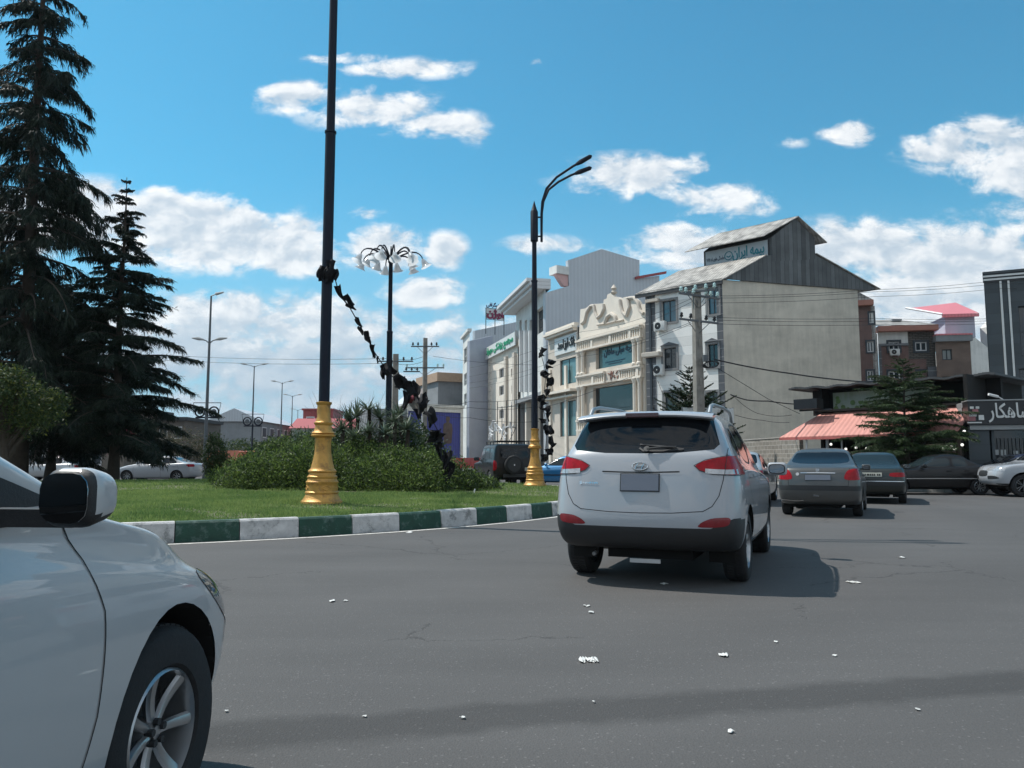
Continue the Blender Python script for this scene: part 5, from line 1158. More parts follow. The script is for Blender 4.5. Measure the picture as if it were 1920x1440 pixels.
for (z0, z1) in ((o2[2] - .4, zm - .16), (zm + .80, zt - .16)):
    for u in (.45, 1.0, F2.L - 1.0, F2.L - .42):
        m = F2.mb(); c = .24; m.lathe([(.22, z0), (.22, z0 + .12), (.15, z0 + .2), (.14, z1 - .35), (.16, z1 - .25), (.22, z1 - .12), (.24, z1)], 12, Matrix.Translation((u, c, 0))); m.build('column', M_cream, B2)
    for u0, u1 in ((.1, .72), (F2.L - 1.28, F2.L - .1)):
        m = F2.mb(); m.box(u0, u1, .003, .06, z0, z1); m.build('pilaster', M_cream, B2)
# scrolled parapet
def par(px, py): return F2.uv(px, py, -.1)
pts = [(1087, 626), (1089, 580), (1099, 578), (1108, 571), (1115, 570), (1132, 569), (1133, 562), (1138, 560), (1140, 552), (1147, 549), (1152, 556), (1160, 557), (1163, 561), (1172, 557), (1184, 556), (1196, 563), (1200, 571), (1210, 570), (1213, 556), (1214, 600)]
poly = [par(*q) for q in pts]; zb0 = H2; poly = [(0.0, zb0)] + poly[1:-1] + [(F2.L, zb0)]
m = F2.mb(); m.prism(poly, -.35, -.06, 'y'); m.build('parapet', M_cream, B2)
def scroll(ptl, w=.10, r=.10):
    m = F2.mb(); q = [F2.uv(a, b, .02) for a, b in ptl]; P_ = []
    for i in range(len(q) - 1): P_ += [Vector((q[i][0] + (q[i + 1][0] - q[i][0]) * k / 3, .0, q[i][1] + (q[i + 1][1] - q[i][1]) * k / 3)) for k in range(3)]
    m.tube(P_ + [Vector((q[-1][0], 0, q[-1][1]))], r, 8); m.build('scroll_moulding', M_cream2, B2)
scroll([(1090, 607), (1096, 602), (1100, 585), (1107, 574), (1113, 573), (1115, 585), (1120, 596), (1127, 590), (1132, 578), (1131, 571)], r=.13)
scroll([(1206, 588), (1200, 583), (1196, 568), (1188, 558), (1176, 559), (1180, 575), (1174, 592), (1167, 586), (1163, 572), (1162, 562)], r=.13)
scroll([(1134, 606), (1138, 594), (1146, 589), (1153, 594), (1155, 603)], r=.16); scroll([(1119, 609), (1140, 606), (1150, 603), (1168, 600)], r=.07)
m = F2.mb(); u, v = F2.uv(1147, 549); m.lathe([(.2, 0), (.26, .12), (.12, .22), (.24, .4), (.1, .6), (.02, .7)], 12, Matrix.Translation((u, -.2, v - .05))); m.build('finial', M_cream2, B2)
# ---- B3 bank house
F3 = Facade.px(1029, 66.5, 1085.6, 61.2); H3 = F3.uv(1057, 622)[1]
B3 = bld('bank_house', (F3.A.x, F3.A.y, 0), 'narrow beige office house with white lettered band left of the ornate house')
o1 = F3.rect(1050, 672, 1080, 720); o2 = F3.rect(1050, 752, 1080, 818)
m = F3.mb(); F3.wall(m, 0, F3.L, 0, H3, [o1, o2], .2); m.build('front_wall', M_cream2, B3); m = F3.mb(); m.quad((0, 0, 0), (0, -8, 0), (0, -8, H3), (0, 0, H3)); m.quad((0, 0, H3), (F3.L, 0, H3), (F3.L, -8, H3), (0, -8, H3)); m.build('side_wall', M_greyp, B3)
window(F3, B3, o1, M_dfr, M_tealg, dep=.18, t=.05, mull=1); window(F3, B3, o2, M_dfr, M_tealg, dep=.18, t=.05, mull=1)
m = F3.mb(); m.box(-.1, F3.L - .1, .002, .5, H3 - .05, H3 + .15); m.box(0, F3.L - .15, .002, .35, H3 - .25, H3 - .06); m.box(-.1, F3.L - .2, -.2, .25, H3 + .16, H3 + .4); m.build('cornice', M_cream, B3)
u, v = F3.uv(1062, 646); m = F3.mb(); m.box(u - 2.05, F3.L - .12, .003, .12, v - .72, v + .72); m.build('sign_band', M_wsign, B3)
lettering('sign_letters', 'بانک قرز احمد', M_blt, B3, F3.tm(u + .25, v, .16), 3.2, .95, .06, bold=.03)
m = F3.mb(); z = F3.uv(1060, 735)[1]; m.box(-.1, F3.L - .1, .002, .7, z - .1, z + .1); m.box(-.1, F3.L - .1, .002, .5, z - .5, z - .38); m.box(.2, .35, .3, .8, z - .6, z + 1.9); m.build('balcony', M_cream, B3)
for q in (.5, 3.6): m = F3.mb(); m.box(q - .18, q + .18, .003, .15, 0, H3 - 2.9); m.build('pilaster', M_cream, B3)
# ---- B4 tall pale building with corrugated side
FB = Facade.px(1024, 70.0, 1243, 77.0)
B4 = bld('tall_pale_building', (FB.A.x, FB.A.y, 0), 'tall building with pale corrugated side wall and slanted white cornice')
def bq(px, py): return FB.uv(px, py)
pp = [(0, 0), (FB.L, 0), (FB.L, bq(1243, 518)[1]), bq(1199, 522), bq(1199, 488), bq(1128, 467), bq(1065, 488), bq(1067, 536), bq(1024, 549)]
pp[-1] = (0, pp[-1][1]); m = FB.mb(); m.prism(pp, -.4, 0, 'y'); m.build('side_wall', M_corr, B4)
m = FB.mb(); a = bq(1043, 498); b = bq(1066, 488); c = bq(1066, 512); d = bq(1043, 512); z = d[1]
m.box(a[0], b[0], -1.2, .06, z, a[1] + .05); m.build('roof_box', M_pale, B4); m = FB.mb(); m.prism([(a[0], z - .01), (b[0], z - .01), (b[0], bq(1055, 535)[1]), (b[0] - .5, bq(1055, 535)[1])], -.6, -.1, 'y'); m.build('roof_bracket', mat('pale_pink', (.6, .38, .36), .8), B4)
m = FB.mb(); q0, q1 = bq(1190, 524), bq(1246, 514); m.prism([(q0[0], q0[1]), (q1[0], q1[1]), (q1[0], q1[1] + .25), (q0[0], q0[1] + .25)], .02, .3, 'y'); m.build('red_eave', M_redr, B4)
F4 = Facade.px(968, 82.0, 1024.3, 70.0); zr = F4.uv(1010, 552)[1]; q_ = [F4.A - F4.n * .6, F4.B - F4.n * .6 + F4.u * -.5, FB.B + (-FB.n) * .5, FB.B * 1.2, F4.A * 1.12]; body_prism(B4, q_, F4.uv(1000, 735)[1], zr - .1, M_greyp, 'building_core')
o1 = F4.rect(1003, 578, 1021, 625); ops = [o1] + [F4.rect(a, 600, a + 4, 700) for a in (974, 984, 993)]
m = F4.mb(); F4.wall(m, 0, F4.L, F4.uv(1000, 740)[1], zr, ops, .5); m.build('front_wall', M_pale, B4)
for o_ in ops: window(F4, B4, o_, M_dfr, M_dglass, dep=.48, t=.06, mull=1 if o_ is o1 else 0, bar=2)
m = F4.mb(); 
for a in (970, 980, 989, 998): u, _ = F4.uv(a, 650); m.box(u - .18, u + .12, .003, .35, F4.uv(a, 735)[1], F4.uv(a, 620)[1])
m.build('fins', M_wfr, B4)
m = F4.mb(); u0, u1 = -1.2, F4.L; zt_ = zr
for k in range(3): m.box(u0 - .25 * k, u1, -.5, 1.2 + .3 * k, zt_ + .32 * k, zt_ + .32 * k + .3)
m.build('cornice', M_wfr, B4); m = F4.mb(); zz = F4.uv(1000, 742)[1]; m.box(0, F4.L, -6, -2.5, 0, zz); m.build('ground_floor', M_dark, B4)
m = F4.mb(); m.box(-.2, F4.L + .1, -2.5, .5, zz - .4, zz - .003); m.build('overhang', M_greyp, B4)
for k in range(4): m = F4.mb(); x = .6 + k * (F4.L - 1.2) / 3; m.box(x - .25, x + .25, -.5, .0, 0, zz - .41); m.build('pillar', M_cream, B4)
# ---- B5 clinic
F5 = Facade.px(915, 92.0, 971, 80.0); H5 = F5.uv(945, 655)[1]
B5 = bld('clinic_building', (F5.A.x, F5.A.y, 0), 'cream clinic building with green lettered white sign along its roof')
ops = [F5.rect(936, 723, 946, 741), F5.rect(936, 690, 946, 708), F5.rect(959, 722, 965, 738), F5.rect(936, 768, 946, 785), F5.rect(958, 690, 966, 706)]
m = F5.mb(); F5.wall(m, 1.4, F5.L, 0, H5, ops, .2); m.build('front_wall', M_cream, B5); m = F5.mb(); m.box(0, F5.L, -8, -.3, 0, H5 - .4); m.build('wall_mass', M_greyp, B5)
for o_ in ops: window(F5, B5, o_, M_wfr, M_dglass, dep=.18, t=.08, mull=1)
m = F5.mb()
for k in range(26): z = k * H5 / 26; m.box(0 if k % 2 else .25, 1.4, -.28, .06 if k % 2 else .12, z, z + H5 / 26 - .03)
m.build('quoins', M_cream, B5); m = F5.mb(); m.box(.2, 1.38, -.29, .04, 0, H5 - .01); m.build('quoin_backing', M_eave, B5)
m = F5.mb()
for a in (951, 967): u, _ = F5.uv(a, 740); m.box(u - .35, u + .35, .003, .3, 0, H5 - 1)
m.build('pilaster', M_cream2, B5)
us, vs0 = F5.uv(912, 661, .5); ue, vs1 = F5.uv(971, 648, .5); m = F5.mb(); m.box(-.4, F5.L + .3, .3, .42, H5 - .35, H5 + 1.05); sg = m.build('clinic_sign', M_wsign, B5)
lettering('sign_letters', 'مجتمع پزشکی مهراد', M_grnt, B5, F5.tm(F5.L * .52, H5 + .33, .46), F5.L * .92, 1.15, .05, bold=.04)
m = F5.mb(); m.prism([(1.2, H5 + 1.0), (F5.L + 1, H5 + 1.0), (F5.L + 1, H5 + 4.5), (6, H5 + 3.4)], -4, -3, 'y'); m.build('roof_gable', mat('tan_tin', (.36, .30, .27), .7, .1, kind='ribs', p=(.3, .8)), B5)
# ---- B6 blue-grey building
F6 = Facade.px(879.5, 90.0, 923, 92.5); B6 = bld('blue_grey_building', (F6.A.x, F6.A.y, 0), 'blue grey plastered building with narrow white window front and ultrasound roof sign')
H6 = F6.uv(885, 640)[1]; H6b = F6.uv(921, 629)[1]
m = F6.mb(); m.prism([(0, 0), (F6.L, 0), (F6.L, H6b), (0, H6)], -.4, 0, 'y'); m.build('side_wall', M_purp, B6); F6b = Facade.px(866.5, 96.0, 879.4, 90.0); body_prism(B6, [F6.A - F6.n * .41, F6.B - F6.n * .41, F6.B * 1.1, F6b.A * 1.1 + Vector((.5, 0, 0)), F6b.A - F6b.n * .4], 0, H6 - .4, M_greyp, 'building_core')
F6b = Facade.px(866.5, 96.0, 879.4, 90.0); ops = [F6b.rect(870, y0, 876, y1) for y0, y1 in ((652, 680), (700, 722), (738, 760))]
m = F6b.mb(); F6b.wall(m, 0, F6b.L, 0, F6b.uv(876, 625)[1], ops, .2); m.box(-.2, F6b.L + .2, -.2, .3, F6b.uv(876, 627)[1], F6b.uv(876, 622)[1]); m.build('front_wall', M_pale, B6)
for o_ in ops: window(F6b, B6, o_, M_wfr, M_dglass, dep=.18, t=.07, mull=0, bar=1)
FU = Facade.px(889, 97, 972, 101); m = FU.mb(); a = FU.uv(889, 620)[1]; b = FU.uv(972, 603)[1]; m.prism([(0, 8), (FU.L, 8), (FU.L, b), (0, a)], -.5, 0, 'y')
m.build('upper_block', M_corr, B6)
m = FU.mb(); 
for a_ in (880, 890): u, v = FU.uv(a_, 628, 3); m.box(u - .2, u + .2, 2.9, 3.3, v - .2, v + .2)
FR = Facade.px(909, 96.5, 947, 98); u0, v0 = FR.uv(911, 598); u1, v1 = FR.uv(945, 581)
m = FR.mb(); 
for u in (u0, (u0 + u1) / 2, u1): m.tube([(u, 0, v0 - 1.9), (u, 0, v1)], .05, 6)
for v in (v0, v1, (v0 + v1) / 2): m.tube([(u0, 0, v), (u1, 0, v)], .04, 6)
m.build('sign_frame', M_dfr, B6); m = FR.mb(); m.box(u0, u1, -.08, -.03, v0 + .1, v1 - .05); m.build('sign_board', M_wsign, B6)
lettering('roof_sign_letters', 'اوژن', M_mrt, B6, FR.tm((u0 + u1) / 2, (v0 + v1) / 2, .05), (u1 - u0) * .92, (v1 - v0) * .95, .08, bold=.05)
lettering('roof_sign_letters', 'سونوگرافی', mat('navy_sign_letters', (.03, .03, .10), .5), B6, FR.tm((u0 + u1) / 2, v1 + .42, .05), (u1 - u0) * .98, .75, .08, bold=.03)
# ---- low houses and the blue shutter
F7 = Facade.px(762, 84.0, 868, 88.0); m0 = bld('shutter_shed', (F7.A.x, F7.A.y, 0), 'low white framed shed with wide blue roller shutter and painted standing figure')
z1 = F7.uv(800, 762)[1]; o = F7.rect(765, 772, 864, 834)
m = F7.mb(); F7.wall(m, 0, F7.L, 0, z1, [(o[0], o[1], 0, o[3])], .2); m.box(-.1, F7.L + .1, -5, .15, z1, z1 + .25); m.build('wall', M_pale, m0)
m = F7.mb(); m.quad((o[0], -.19, 0), (o[1], -.19, 0), (o[1], -.19, o[3]), (o[0], -.19, o[3])); m.build('shutter', mat('blue_shutter', (.035, .05, .26), .5, var=.15, kind='ribs', p=(.3, .9)), m0)
m = F7.mb(); u, v = F7.uv(841, 800); m.lathe([(.25, 0), (.5, .1), (.62, 1.5), (.55, 2.2), (.16, 2.4), (.2, 2.5), (.28, 2.75), (.22, 3.0), (.05, 3.08)], 12, Matrix.Translation((u, -.16, v - 1.9)) @ Matrix.Scale(.06, 4, (0, 1, 0))); m.build('painted_figure', mat('faded_brown_paint', (.10, .075, .07), .8, var=.3, vs=2), m0)
F8 = Facade.px(812, 104, 872, 106); m1 = bld('tan_roof_house', (F8.A.x, F8.A.y, 0), 'grey house with overhanging tan roof band behind the blue shutter shed')
a = F8.uv(820, 715)[1]; m = F8.mb(); m.box(0.6, F8.L, -8, 0, 0, a); m.build('wall', M_greyp, m1); m = F8.mb(); m.box(.3, F8.L + .3, -8.5, .5, a, a + 1.2); m.build('roof', mat('tan_fascia', (.42, .29, .20), .8), m1)
F9 = Facade.px(690, 110, 815, 114); m2 = bld('grey_gable_shed', (F9.A.x, F9.A.y, 0), 'long grey shed with sloping roof behind the two concrete power poles')
a = F9.uv(750, 765)[1]; b = F9.uv(800, 728)[1]; m = F9.mb(); m.prism([(0, 0), (F9.L, 0), (F9.L, a + 1), (F9.L * .85, b), (F9.L * .5, a), (0, a - .3)], -8, 0, 'y'); m.build('wall', M_greyp, m2)
m = F9.mb(); m.prism([(F9.L * .5, a), (F9.L * .85, b), (F9.L * 1.0, a + 1), (F9.L * 1.0, a + 1.2), (F9.L * .85, b + .25), (F9.L * .5, a + .25)], -8.2, .4, 'y'); m.build('roof', M_corr, m2)
# ================================================================ right hand side
m = MB(); m.prism([(1.0, 64.5), (3.2, 59.3), (6.6, 50.8), (11.0, 45.9), (12.3, 39.5), (11.1, 35.3), (16.3, 28.9), (22, 28.2), (60, 27.6), (60, 75), (10, 90), (-4, 84)], -.01, .13, 'z')
tag(m.build('pavement', M_pave), kind='structure')
# brick house row
F = Facade.px(1622, 62.0, 1765, 61.0); B = bld('red_brick_house', (F.A.x, F.A.y, 0), 'red brick and rubble stone house with salmon roof edge behind the restaurant')
zt = F.uv(1700, 622)[1]; L = F.L; us = F.uv(1646.5, 650)[0]; ur = F.uv(1703, 650)[0]; ur2 = F.uv(1735, 650)[0]
wn = [F.rect(1666, 641, 1686, 658), F.rect(1716, 641, 1738, 658), F.rect(1666, 696, 1688, 713), F.rect(1720, 696, 1739, 713)]
zmid = F.uv(1700, 646)[1]; zl = F.uv(1700, 667)[1]
def split_wall(F, root, u0, u1, v0, v1, ops, mat_, w=0.0, dep=.15):
    m = F.mb(); F.wall(m, u0, u1, v0, v1, [o for o in ops if o[1] > u0 and o[0] < u1 and o[3] > v0 and o[2] < v1], dep, w); return m.build('wall', mat_, root)
split_wall(F, B, us, ur, 0, zmid, [wn[0], wn[2]], M_brick); split_wall(F, B, us, ur, zmid, zt, [wn[0]] , M_pale)
split_wall(F, B, ur, L, 0, zt, [wn[1], wn[3]], M_rubble)
m = F.mb(); m.box(ur + .0, ur2, .01, .03, zl - 3.2, zl - .3); m.cm = 0; m.build('brick_panel', M_brick, B)
m = F.mb(); a = F.uv(1738, 700)[0]; m.box(a, L - .02, .02, .25, F.uv(1750, 730)[1], F.uv(1750, 688)[1]); m.box(us, us + .2, .01, .12, 0, zmid); m.box(us, ur, .01, .1, zmid - .1, zmid + .1); m.build('dark_band', M_dstone, B)
for i, o_ in enumerate(wn): window(F, B, o_, M_wfr, M_dglass, dep=.13, t=.09, mull=1, trim=(M_dfr, .16, .05))
m = F.mb(); m.box(us - .1, L + .1, -.3, .7, zt, zt + .42); m.build('roof_edge', M_salm, B)
zb = F.uv(1700, 599)[1]
m = F.mb(); m.quad((us - .3, .68, zt + .43), (L + .1, .68, zt + .43), (L - 1.5, -5, zb + .9), (us - .3, -5, zb + .9)); m.build('roof', M_tinr, B)
m = F.mb(); a, z = F.uv(1699, 600); m.box(a - .32, a + .3, -3, -2.4, z - .8, z + .35); m.box(a - .4, a + .38, -3.1, -2.3, z + .36, z + .5); m.build('chimney', M_greyp, B)
m = F.mb(); m.quad((L, 0, 0), (L, -8, 0), (L, -8, zt), (L, 0, zt)); m.build('side_wall', M_greyp, B); m = F.mb(); m.quad((-3, -.5, 0), (us + .1, -.5, 0), (us + .1, -.5, zt), (-3, -.5, zt)); m.build('recessed_wall', M_pale, B)
u, v = F.uv(1676, 661); bullet(F, None, u, v, .06, wd=.7, h=.5, label='air conditioner under the upper left window of the red brick house')
Fn = Facade.px(1617, 59.5, 1646, 59.2); zt2 = Fn.uv(1640, 573)[1]; un = Fn.uv(1632, 600)[0]
ops = [Fn.rect(1630, 586, 1638, 606), Fn.rect(1626, 640, 1638, 660), Fn.rect(1626, 695, 1638, 714)]
split_wall(Fn, B, 0, un + .35, 0, zt2, ops, M_brick); m = Fn.mb(); m.quad((Fn.L, 0, 0), (Fn.L, -3, 0), (Fn.L, -3, zt2), (Fn.L, 0, zt2)); m.quad((un + .35, 0, 0), (Fn.L, 0, 0), (Fn.L, 0, zt2), (un + .35, 0, zt2)); m.build('bay_wall', M_pale, B)
for o_ in ops: window(Fn, B, o_, M_wfr, M_dglass, dep=.13, t=.07, mull=1, trim=(M_dfr, .12, .05))
m = Fn.mb(); m.box(-.2, Fn.L + .15, -.3, .5, zt2, zt2 + .4); m.build('roof_edge', M_salm, B); m = Fn.mb(); m.prism([(-.2, zt2 + .41), (Fn.L + .1, zt2 + .41), (-.2, zt2 + 1.3)], -3, .45, 'y'); m.build('roof', M_tinr, B)
# brown brick house
F = Facade.px(1765.5, 60.6, 1832, 60.2); B = bld('brown_brick_house', (F.A.x, F.A.y, 0), 'brown brick house with grey parapet and pink roofed stair block')
zt = F.uv(1800, 640)[1]; zp = F.uv(1800, 629)[1]; ops = [F.rect(1766.5, 655, 1785, 675), F.rect(1766.5, 706, 1785, 722)]
split_wall(F, B, 0, F.L, 0, zt, ops, M_brickb)
for o_ in ops: window(F, B, o_, M_dfr, mat('curtained_glass', (.28, .30, .29), .3, var=.1), dep=.13, t=.07, mull=1)
m = F.mb(); m.box(-.03, F.L + .1, -6, .3, zt, zp); m.build('parapet', M_greyp, B); m = F.mb(); m.box(-.03, F.L + .1, -6.1, .35, zp, zp + .12); m.build('parapet_cap', M_pinkr, B)
m = F.mb(); m.quad((F.L, 0, 0), (F.L, -8, 0), (F.L, -8, zt), (F.L, 0, zt)); m.build('side_wall', M_pale, B)
a = F.uv(1772, 610, -2)[0]; b = F.uv(1828, 610, -2)[0]; z1 = F.uv(1800, 592, -2)[1]; m = F.mb(); m.box(a, b, -6, -2, zp + .12, z1); m.build('stair_block', M_purp, B)
z2 = F.uv(1800, 581, -3)[1]; m = F.mb(); m.quad((a - .3, -1.6, z1 + .02), (b + .2, -1.6, z1 + .12), (b + .2, -6, z2 + 1.2), (a - 1.6, -6, z2 + .8)); m.box(a - .3, b + .2, -1.75, -1.6, z1 - .15, z1 + .1)
m.build('stair_roof', M_pinkr, B); m = F.mb(); m.tube([(a - .3, -1.62, z1 + .1), (a - 1.6, -6, z2 + .85)], .09, 4); m.build('verge', M_wfr, B)
m = F.mb(); u, v = F.uv(1810, 718); m.box(u - 1.1, u + .6, .02, .9, v - 1.2, v + .1); m.build('tin_lean_to', M_greyp, B); m = F.mb(); m.quad((u + .3, .95, v + .12), (u + 1.5, .95, v - .05), (u + 1.4, .1, v + .5), (u + .2, .1, v + .6)); m.build('lean_to_roof', M_salm, B)
# pale wall house
F = Facade.px(1832.5, 62.5, 1900, 64); B = bld('pale_gabled_house', (F.A.x, F.A.y, 0), 'pale plastered house with red roof between brown brick house and charcoal building')
q = [F.uv(1832, 626), F.uv(1856, 655), F.uv(1858, 612), F.uv(1869, 600), F.uv(1900, 600)]
m = F.mb(); m.prism([(0, 0), (F.L, 0), (F.L, q[4][1]), (q[3][0], q[3][1]), (q[2][0], q[2][1]), (q[2][0], q[1][1] + .3), (q[1][0], q[1][1]), (0, q[0][1])], -1, 0, 'y'); m.build('wall', M_pale, B)
m = F.mb(); a = F.uv(1834, 622); b = F.uv(1858, 622); m.quad((a[0], -1.2, a[1] - .1), (b[0], -1.2, a[1] - 1.4), (b[0], -6, a[1] + 1.0), (a[0], -6, a[1] + .9)); m.build('roof', M_pinkr, B)
F = Facade.px(1834, 50, 1880, 49); B = bld('low_tan_shed', (F.A.x, F.A.y, 0), 'low shed with mossy tan tile roof in front of the pale gabled house')
z0, z1 = F.uv(1850, 742)[1], F.uv(1850, 722)[1]; m = F.mb(); m.box(0, F.L, -4, 0, 0, z0); m.build('wall', M_greyp, B); m = F.mb(); m.quad((-.2, .4, z0), (F.L + .2, .4, z0 + .05), (F.L + .2, -3, z1 + .7), (-.2, -3, z1 + .7)); m.build('roof', mat('mossy_tile', (.27, .25, .19), .9, var=.25, vs=3, kind='ribs', p=(.25, .8)), B)
# charcoal modern building
F = Facade.px(1866.5, 44, 2060, 42); B = bld('charcoal_building', (F.A.x, F.A.y, 0), 'tall charcoal clad building with thin pale vertical strips at the right edge')
zt = F.uv(1890, 506)[1]; ops = [F.rect(1912, 572, 1960, 668), F.rect(1912, 690, 1960, 748)]
m = F.mb(); F.wall(m, 0, F.L, 0, zt, ops, .3); m.build('front_wall', M_bcomp, B); q_ = [F.A - F.n * .31, F.B - F.n * .31, F.B * 1.25, F.A * 1.25 + Vector((.3, 0, 0))]; body_prism(B, q_, 0, zt - .02, M_bcomp, 'building_core')
for o_ in ops: window(F, B, o_, M_dfr, M_dglass, dep=.28, t=.06, mull=2, bar=1)
for a in (1880, 1895): u = F.uv(a, 600)[0]; m = F.mb(); m.box(u - .05, u + .05, .01, .07, 0, F.uv(1890, 526)[1]); m.build('pale_strip', M_silv, B)
for y in (509, 515.5, 522): z = F.uv(1890, y)[1]; m = F.mb(); m.box(-.06, F.L, .005, .10, z - .05, z + .05); m.build('cornice_line', M_silv if y != 509 else M_bcomp, B)
m = F.mb(); m.box(-.08, F.L, .006, .06, F.uv(1890, 527)[1], zt - .02); m.build('parapet_band', M_blk, B)
# black sign shop
FSg = Facade.px(1813, 30.6, 2060, 29.4); B = bld('cake_shop', (FSg.A.x, FSg.A.y, 0), 'pastry shop with long black sign board and silver lettering at the right edge')
z1, z0 = FSg.uv(1830, 754)[1], FSg.uv(1830, 798)[1]; m = FSg.mb(); m.box(0, FSg.L, -.2, .55, z0, z1, bev=.01); m.build('sign_board', M_blk, B)
m = FSg.mb(); m.box(-.02, FSg.L, -.25, .60, z1 + .002, z1 + .05); m.box(.05, FSg.L, -.1, .45, z0 - .18, z0 - .01); m.build('sign_trim', mat('grey_trim', (.30, .31, .31), .5, .4), B)
u0 = FSg.uv(1853, 780, .55)[0]; u1 = FSg.uv(1934, 780, .55)[0]; lettering('sign_letters', 'شاهکار', M_silv, B, FSg.tm((u0 + u1) / 2, (z0 + z1) / 2 + .0, .58), u1 - u0, (z1 - z0) * .82, .05, bold=.015)
# tiered cake emblem
u, v = FSg.uv(1826, 778, .55); m = FSg.mb(); s = .105
for (x, z, w, h) in [(0, -3.1, 3.2, .5), (-.6, -2.2, 1.7, 1.6), (1.5, -2.0, 1.2, 1.9), (-.3, -.6, 1.6, 1.5), (.3, .9, 1.3, 1.2), (-.4, 2.2, .8, .9), (.8, 2.2, .8, .9)]:
    m.cm = 0 if h != 1.6 and h != 1.2 else 1; m.box(u + (x - w / 2) * s * 1.5, u + (x + w / 2) * s * 1.5, .56, .60 + .01 * abs(x), v + z * s, v + (z + h) * s * 1.0, bev=.012)
m.build('cake_emblem', [M_silv, mat('dusty_pink', (.35, .14, .15), .6)], B)
m = FSg.mb(); m.box(.02, .75, -.3, .3, 0, z0 - .19); m.box(.85, .95, .0, .2, 0, z0 - .19); m.build('corner_pillar', M_bcomp, B)
m = FSg.mb(); 
for k in range(8): m.tube([(1.15 + k * .13, .05, .15), (1.15 + k * .13, .05, z0 - .5)], .022, 6)
m.build('folding_grille', mat('grille_grey', (.14, .14, .14), .5, .5), B)
m = FSg.mb(); m.quad((.95, -.1, .1), (FSg.L, -.1, .1), (FSg.L, -.1, z0 - .2), (.95, -.1, z0 - .2)); m.build('shop_glass', M_dglass, B)
for k in range(5): m = FSg.mb(); x = 2.3 + k * 1.1; m.box(x - .03, x + .03, -.08, .0, .1, z0 - .2); m.build('glazing_bar', M_dfr, B)
for (a, b, c, d) in [(1862, 843, 1874, 853), (1878, 843, 1888, 854), (1902, 845, 1911, 861)]:
    o_ = FSg.rect(a, b, c, d); m = FSg.mb(); m.box(o_[0], o_[1], -.095, -.08, o_[2], o_[3]); m.build('paper_notice', M_wsign, B)
m = FSg.mb(); m.box(0, FSg.L, -8, -7.8, 0, z1); m.box(0, FSg.L, -8, -.2, z1 - .2, z1 - .01); m.quad((0, -.3, 0), (0, -8, 0), (0, -8, z1), (0, -.3, z1)); m.build('shop_shell', M_greyp, B)
# spotlight on the sign
m = FSg.mb(); u, v = FSg.uv(1858, 748); m.tube([(u + .35, .3, z1 + .05), (u + .1, .5, v + .05)], .02, 6); m.tube([(u + .1, .5, v + .05), (u - .25, .6, v + .14)], .05, 8); m.build('sign_lamp', M_wfr, B)
# ---- restaurant with pink awning
FA = Facade.px(1463, 36.0, 1798, 30.2); B = bld('restaurant', (FA.A.x, FA.A.y, 0), 'open fronted restaurant under a pink tin awning with painted board above')
zf = 2.22; zk = 3.35; LA = FA.L
m = FA.mb(); tk = .04
# hipped awning: front slope + left return
P = [(0, .0, zf), (LA, 0, zf + .08), (LA + .25, -1.7, zk + .05), (1.2, -1.7, zk)]
m.add(P + [(p[0], p[1], p[2] + tk) for p in P], [(0, 1, 2, 3), (4, 7, 6, 5), (0, 4, 5, 1), (1, 5, 6, 2), (2, 6, 7, 3), (3, 7, 4, 0)])
P = [(0, 0, zf + .002), (1.2, -1.7, zk + .002), (1.2, -3.0, zk + .002), (0, -3.4, zf + .002)]; m.add(P + [(p[0], p[1], p[2] + tk) for p in P], [(0, 1, 2, 3), (4, 7, 6, 5), (0, 4, 5, 1), (1, 5, 6, 2), (2, 6, 7, 3), (3, 7, 4, 0)])
m.build('awning', M_awn, B); m = FA.mb(); m.box(0, LA, .002, .03, zf - .09, zf + .02); m.build('awning_edge', mat('deep_pink', (.5, .14, .12), .6), B)
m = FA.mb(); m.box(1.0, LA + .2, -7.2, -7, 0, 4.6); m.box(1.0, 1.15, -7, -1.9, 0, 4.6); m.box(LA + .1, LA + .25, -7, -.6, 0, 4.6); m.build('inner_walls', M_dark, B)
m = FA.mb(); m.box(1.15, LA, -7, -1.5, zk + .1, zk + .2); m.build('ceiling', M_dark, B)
FM = Facade(FA.M @ Vector((1.0, -2.2, 0)), FA.M @ Vector((LA + .5, -2.2, 0)))
zr0 = FM.uv(1560, 729)[1]; ua = FM.uv(1500, 725)[0]; m = FM.mb()
n = 60
for i in range(n):      # thin wavy tin roof edge
    x0 = ua - .1 + (FM.L + .6 - ua) * i / n; x1 = ua - .1 + (FM.L + .6 - ua) * (i + 1) / n; dz = .03 * math.sin(i * .9) + .02 * math.sin(i * .37); m.box(x0, x1 + .001, -5, .9, zr0 + dz, zr0 + dz + .09)
m.build('shed_roof', M_eave, B)
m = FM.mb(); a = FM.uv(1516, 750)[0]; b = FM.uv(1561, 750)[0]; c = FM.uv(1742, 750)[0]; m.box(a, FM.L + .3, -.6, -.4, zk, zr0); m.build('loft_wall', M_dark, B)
m = FM.mb(); m.box(b, c, -.2, -.05, zk + .06, FM.uv(1600, 734)[1]); m.build('painted_board', mat('painted_board', (.33, .35, .30), .8, var=.25, vs=.8, kind='streak', col2=(.16, .24, .09)), B)
mb_ = FM.mb(); rr = random.Random(5); zl_ = zk + .1
for i in range(60):
    x = rr.uniform(b + .1, c - .1); z = zl_ + abs(rr.gauss(0, .28)); mb_.lathe([(rr.uniform(.04, .13), 0), (.02, .012)], 7, Matrix.Translation((x, -.045, min(z, zk + 1.0))) @ Matrix.Rotation(-math.pi / 2, 4, 'X'))
mb_.build('painted_leaves', mat('painted_leaf_green', (.12, .18, .06), .8, var=.4, vs=4), B)
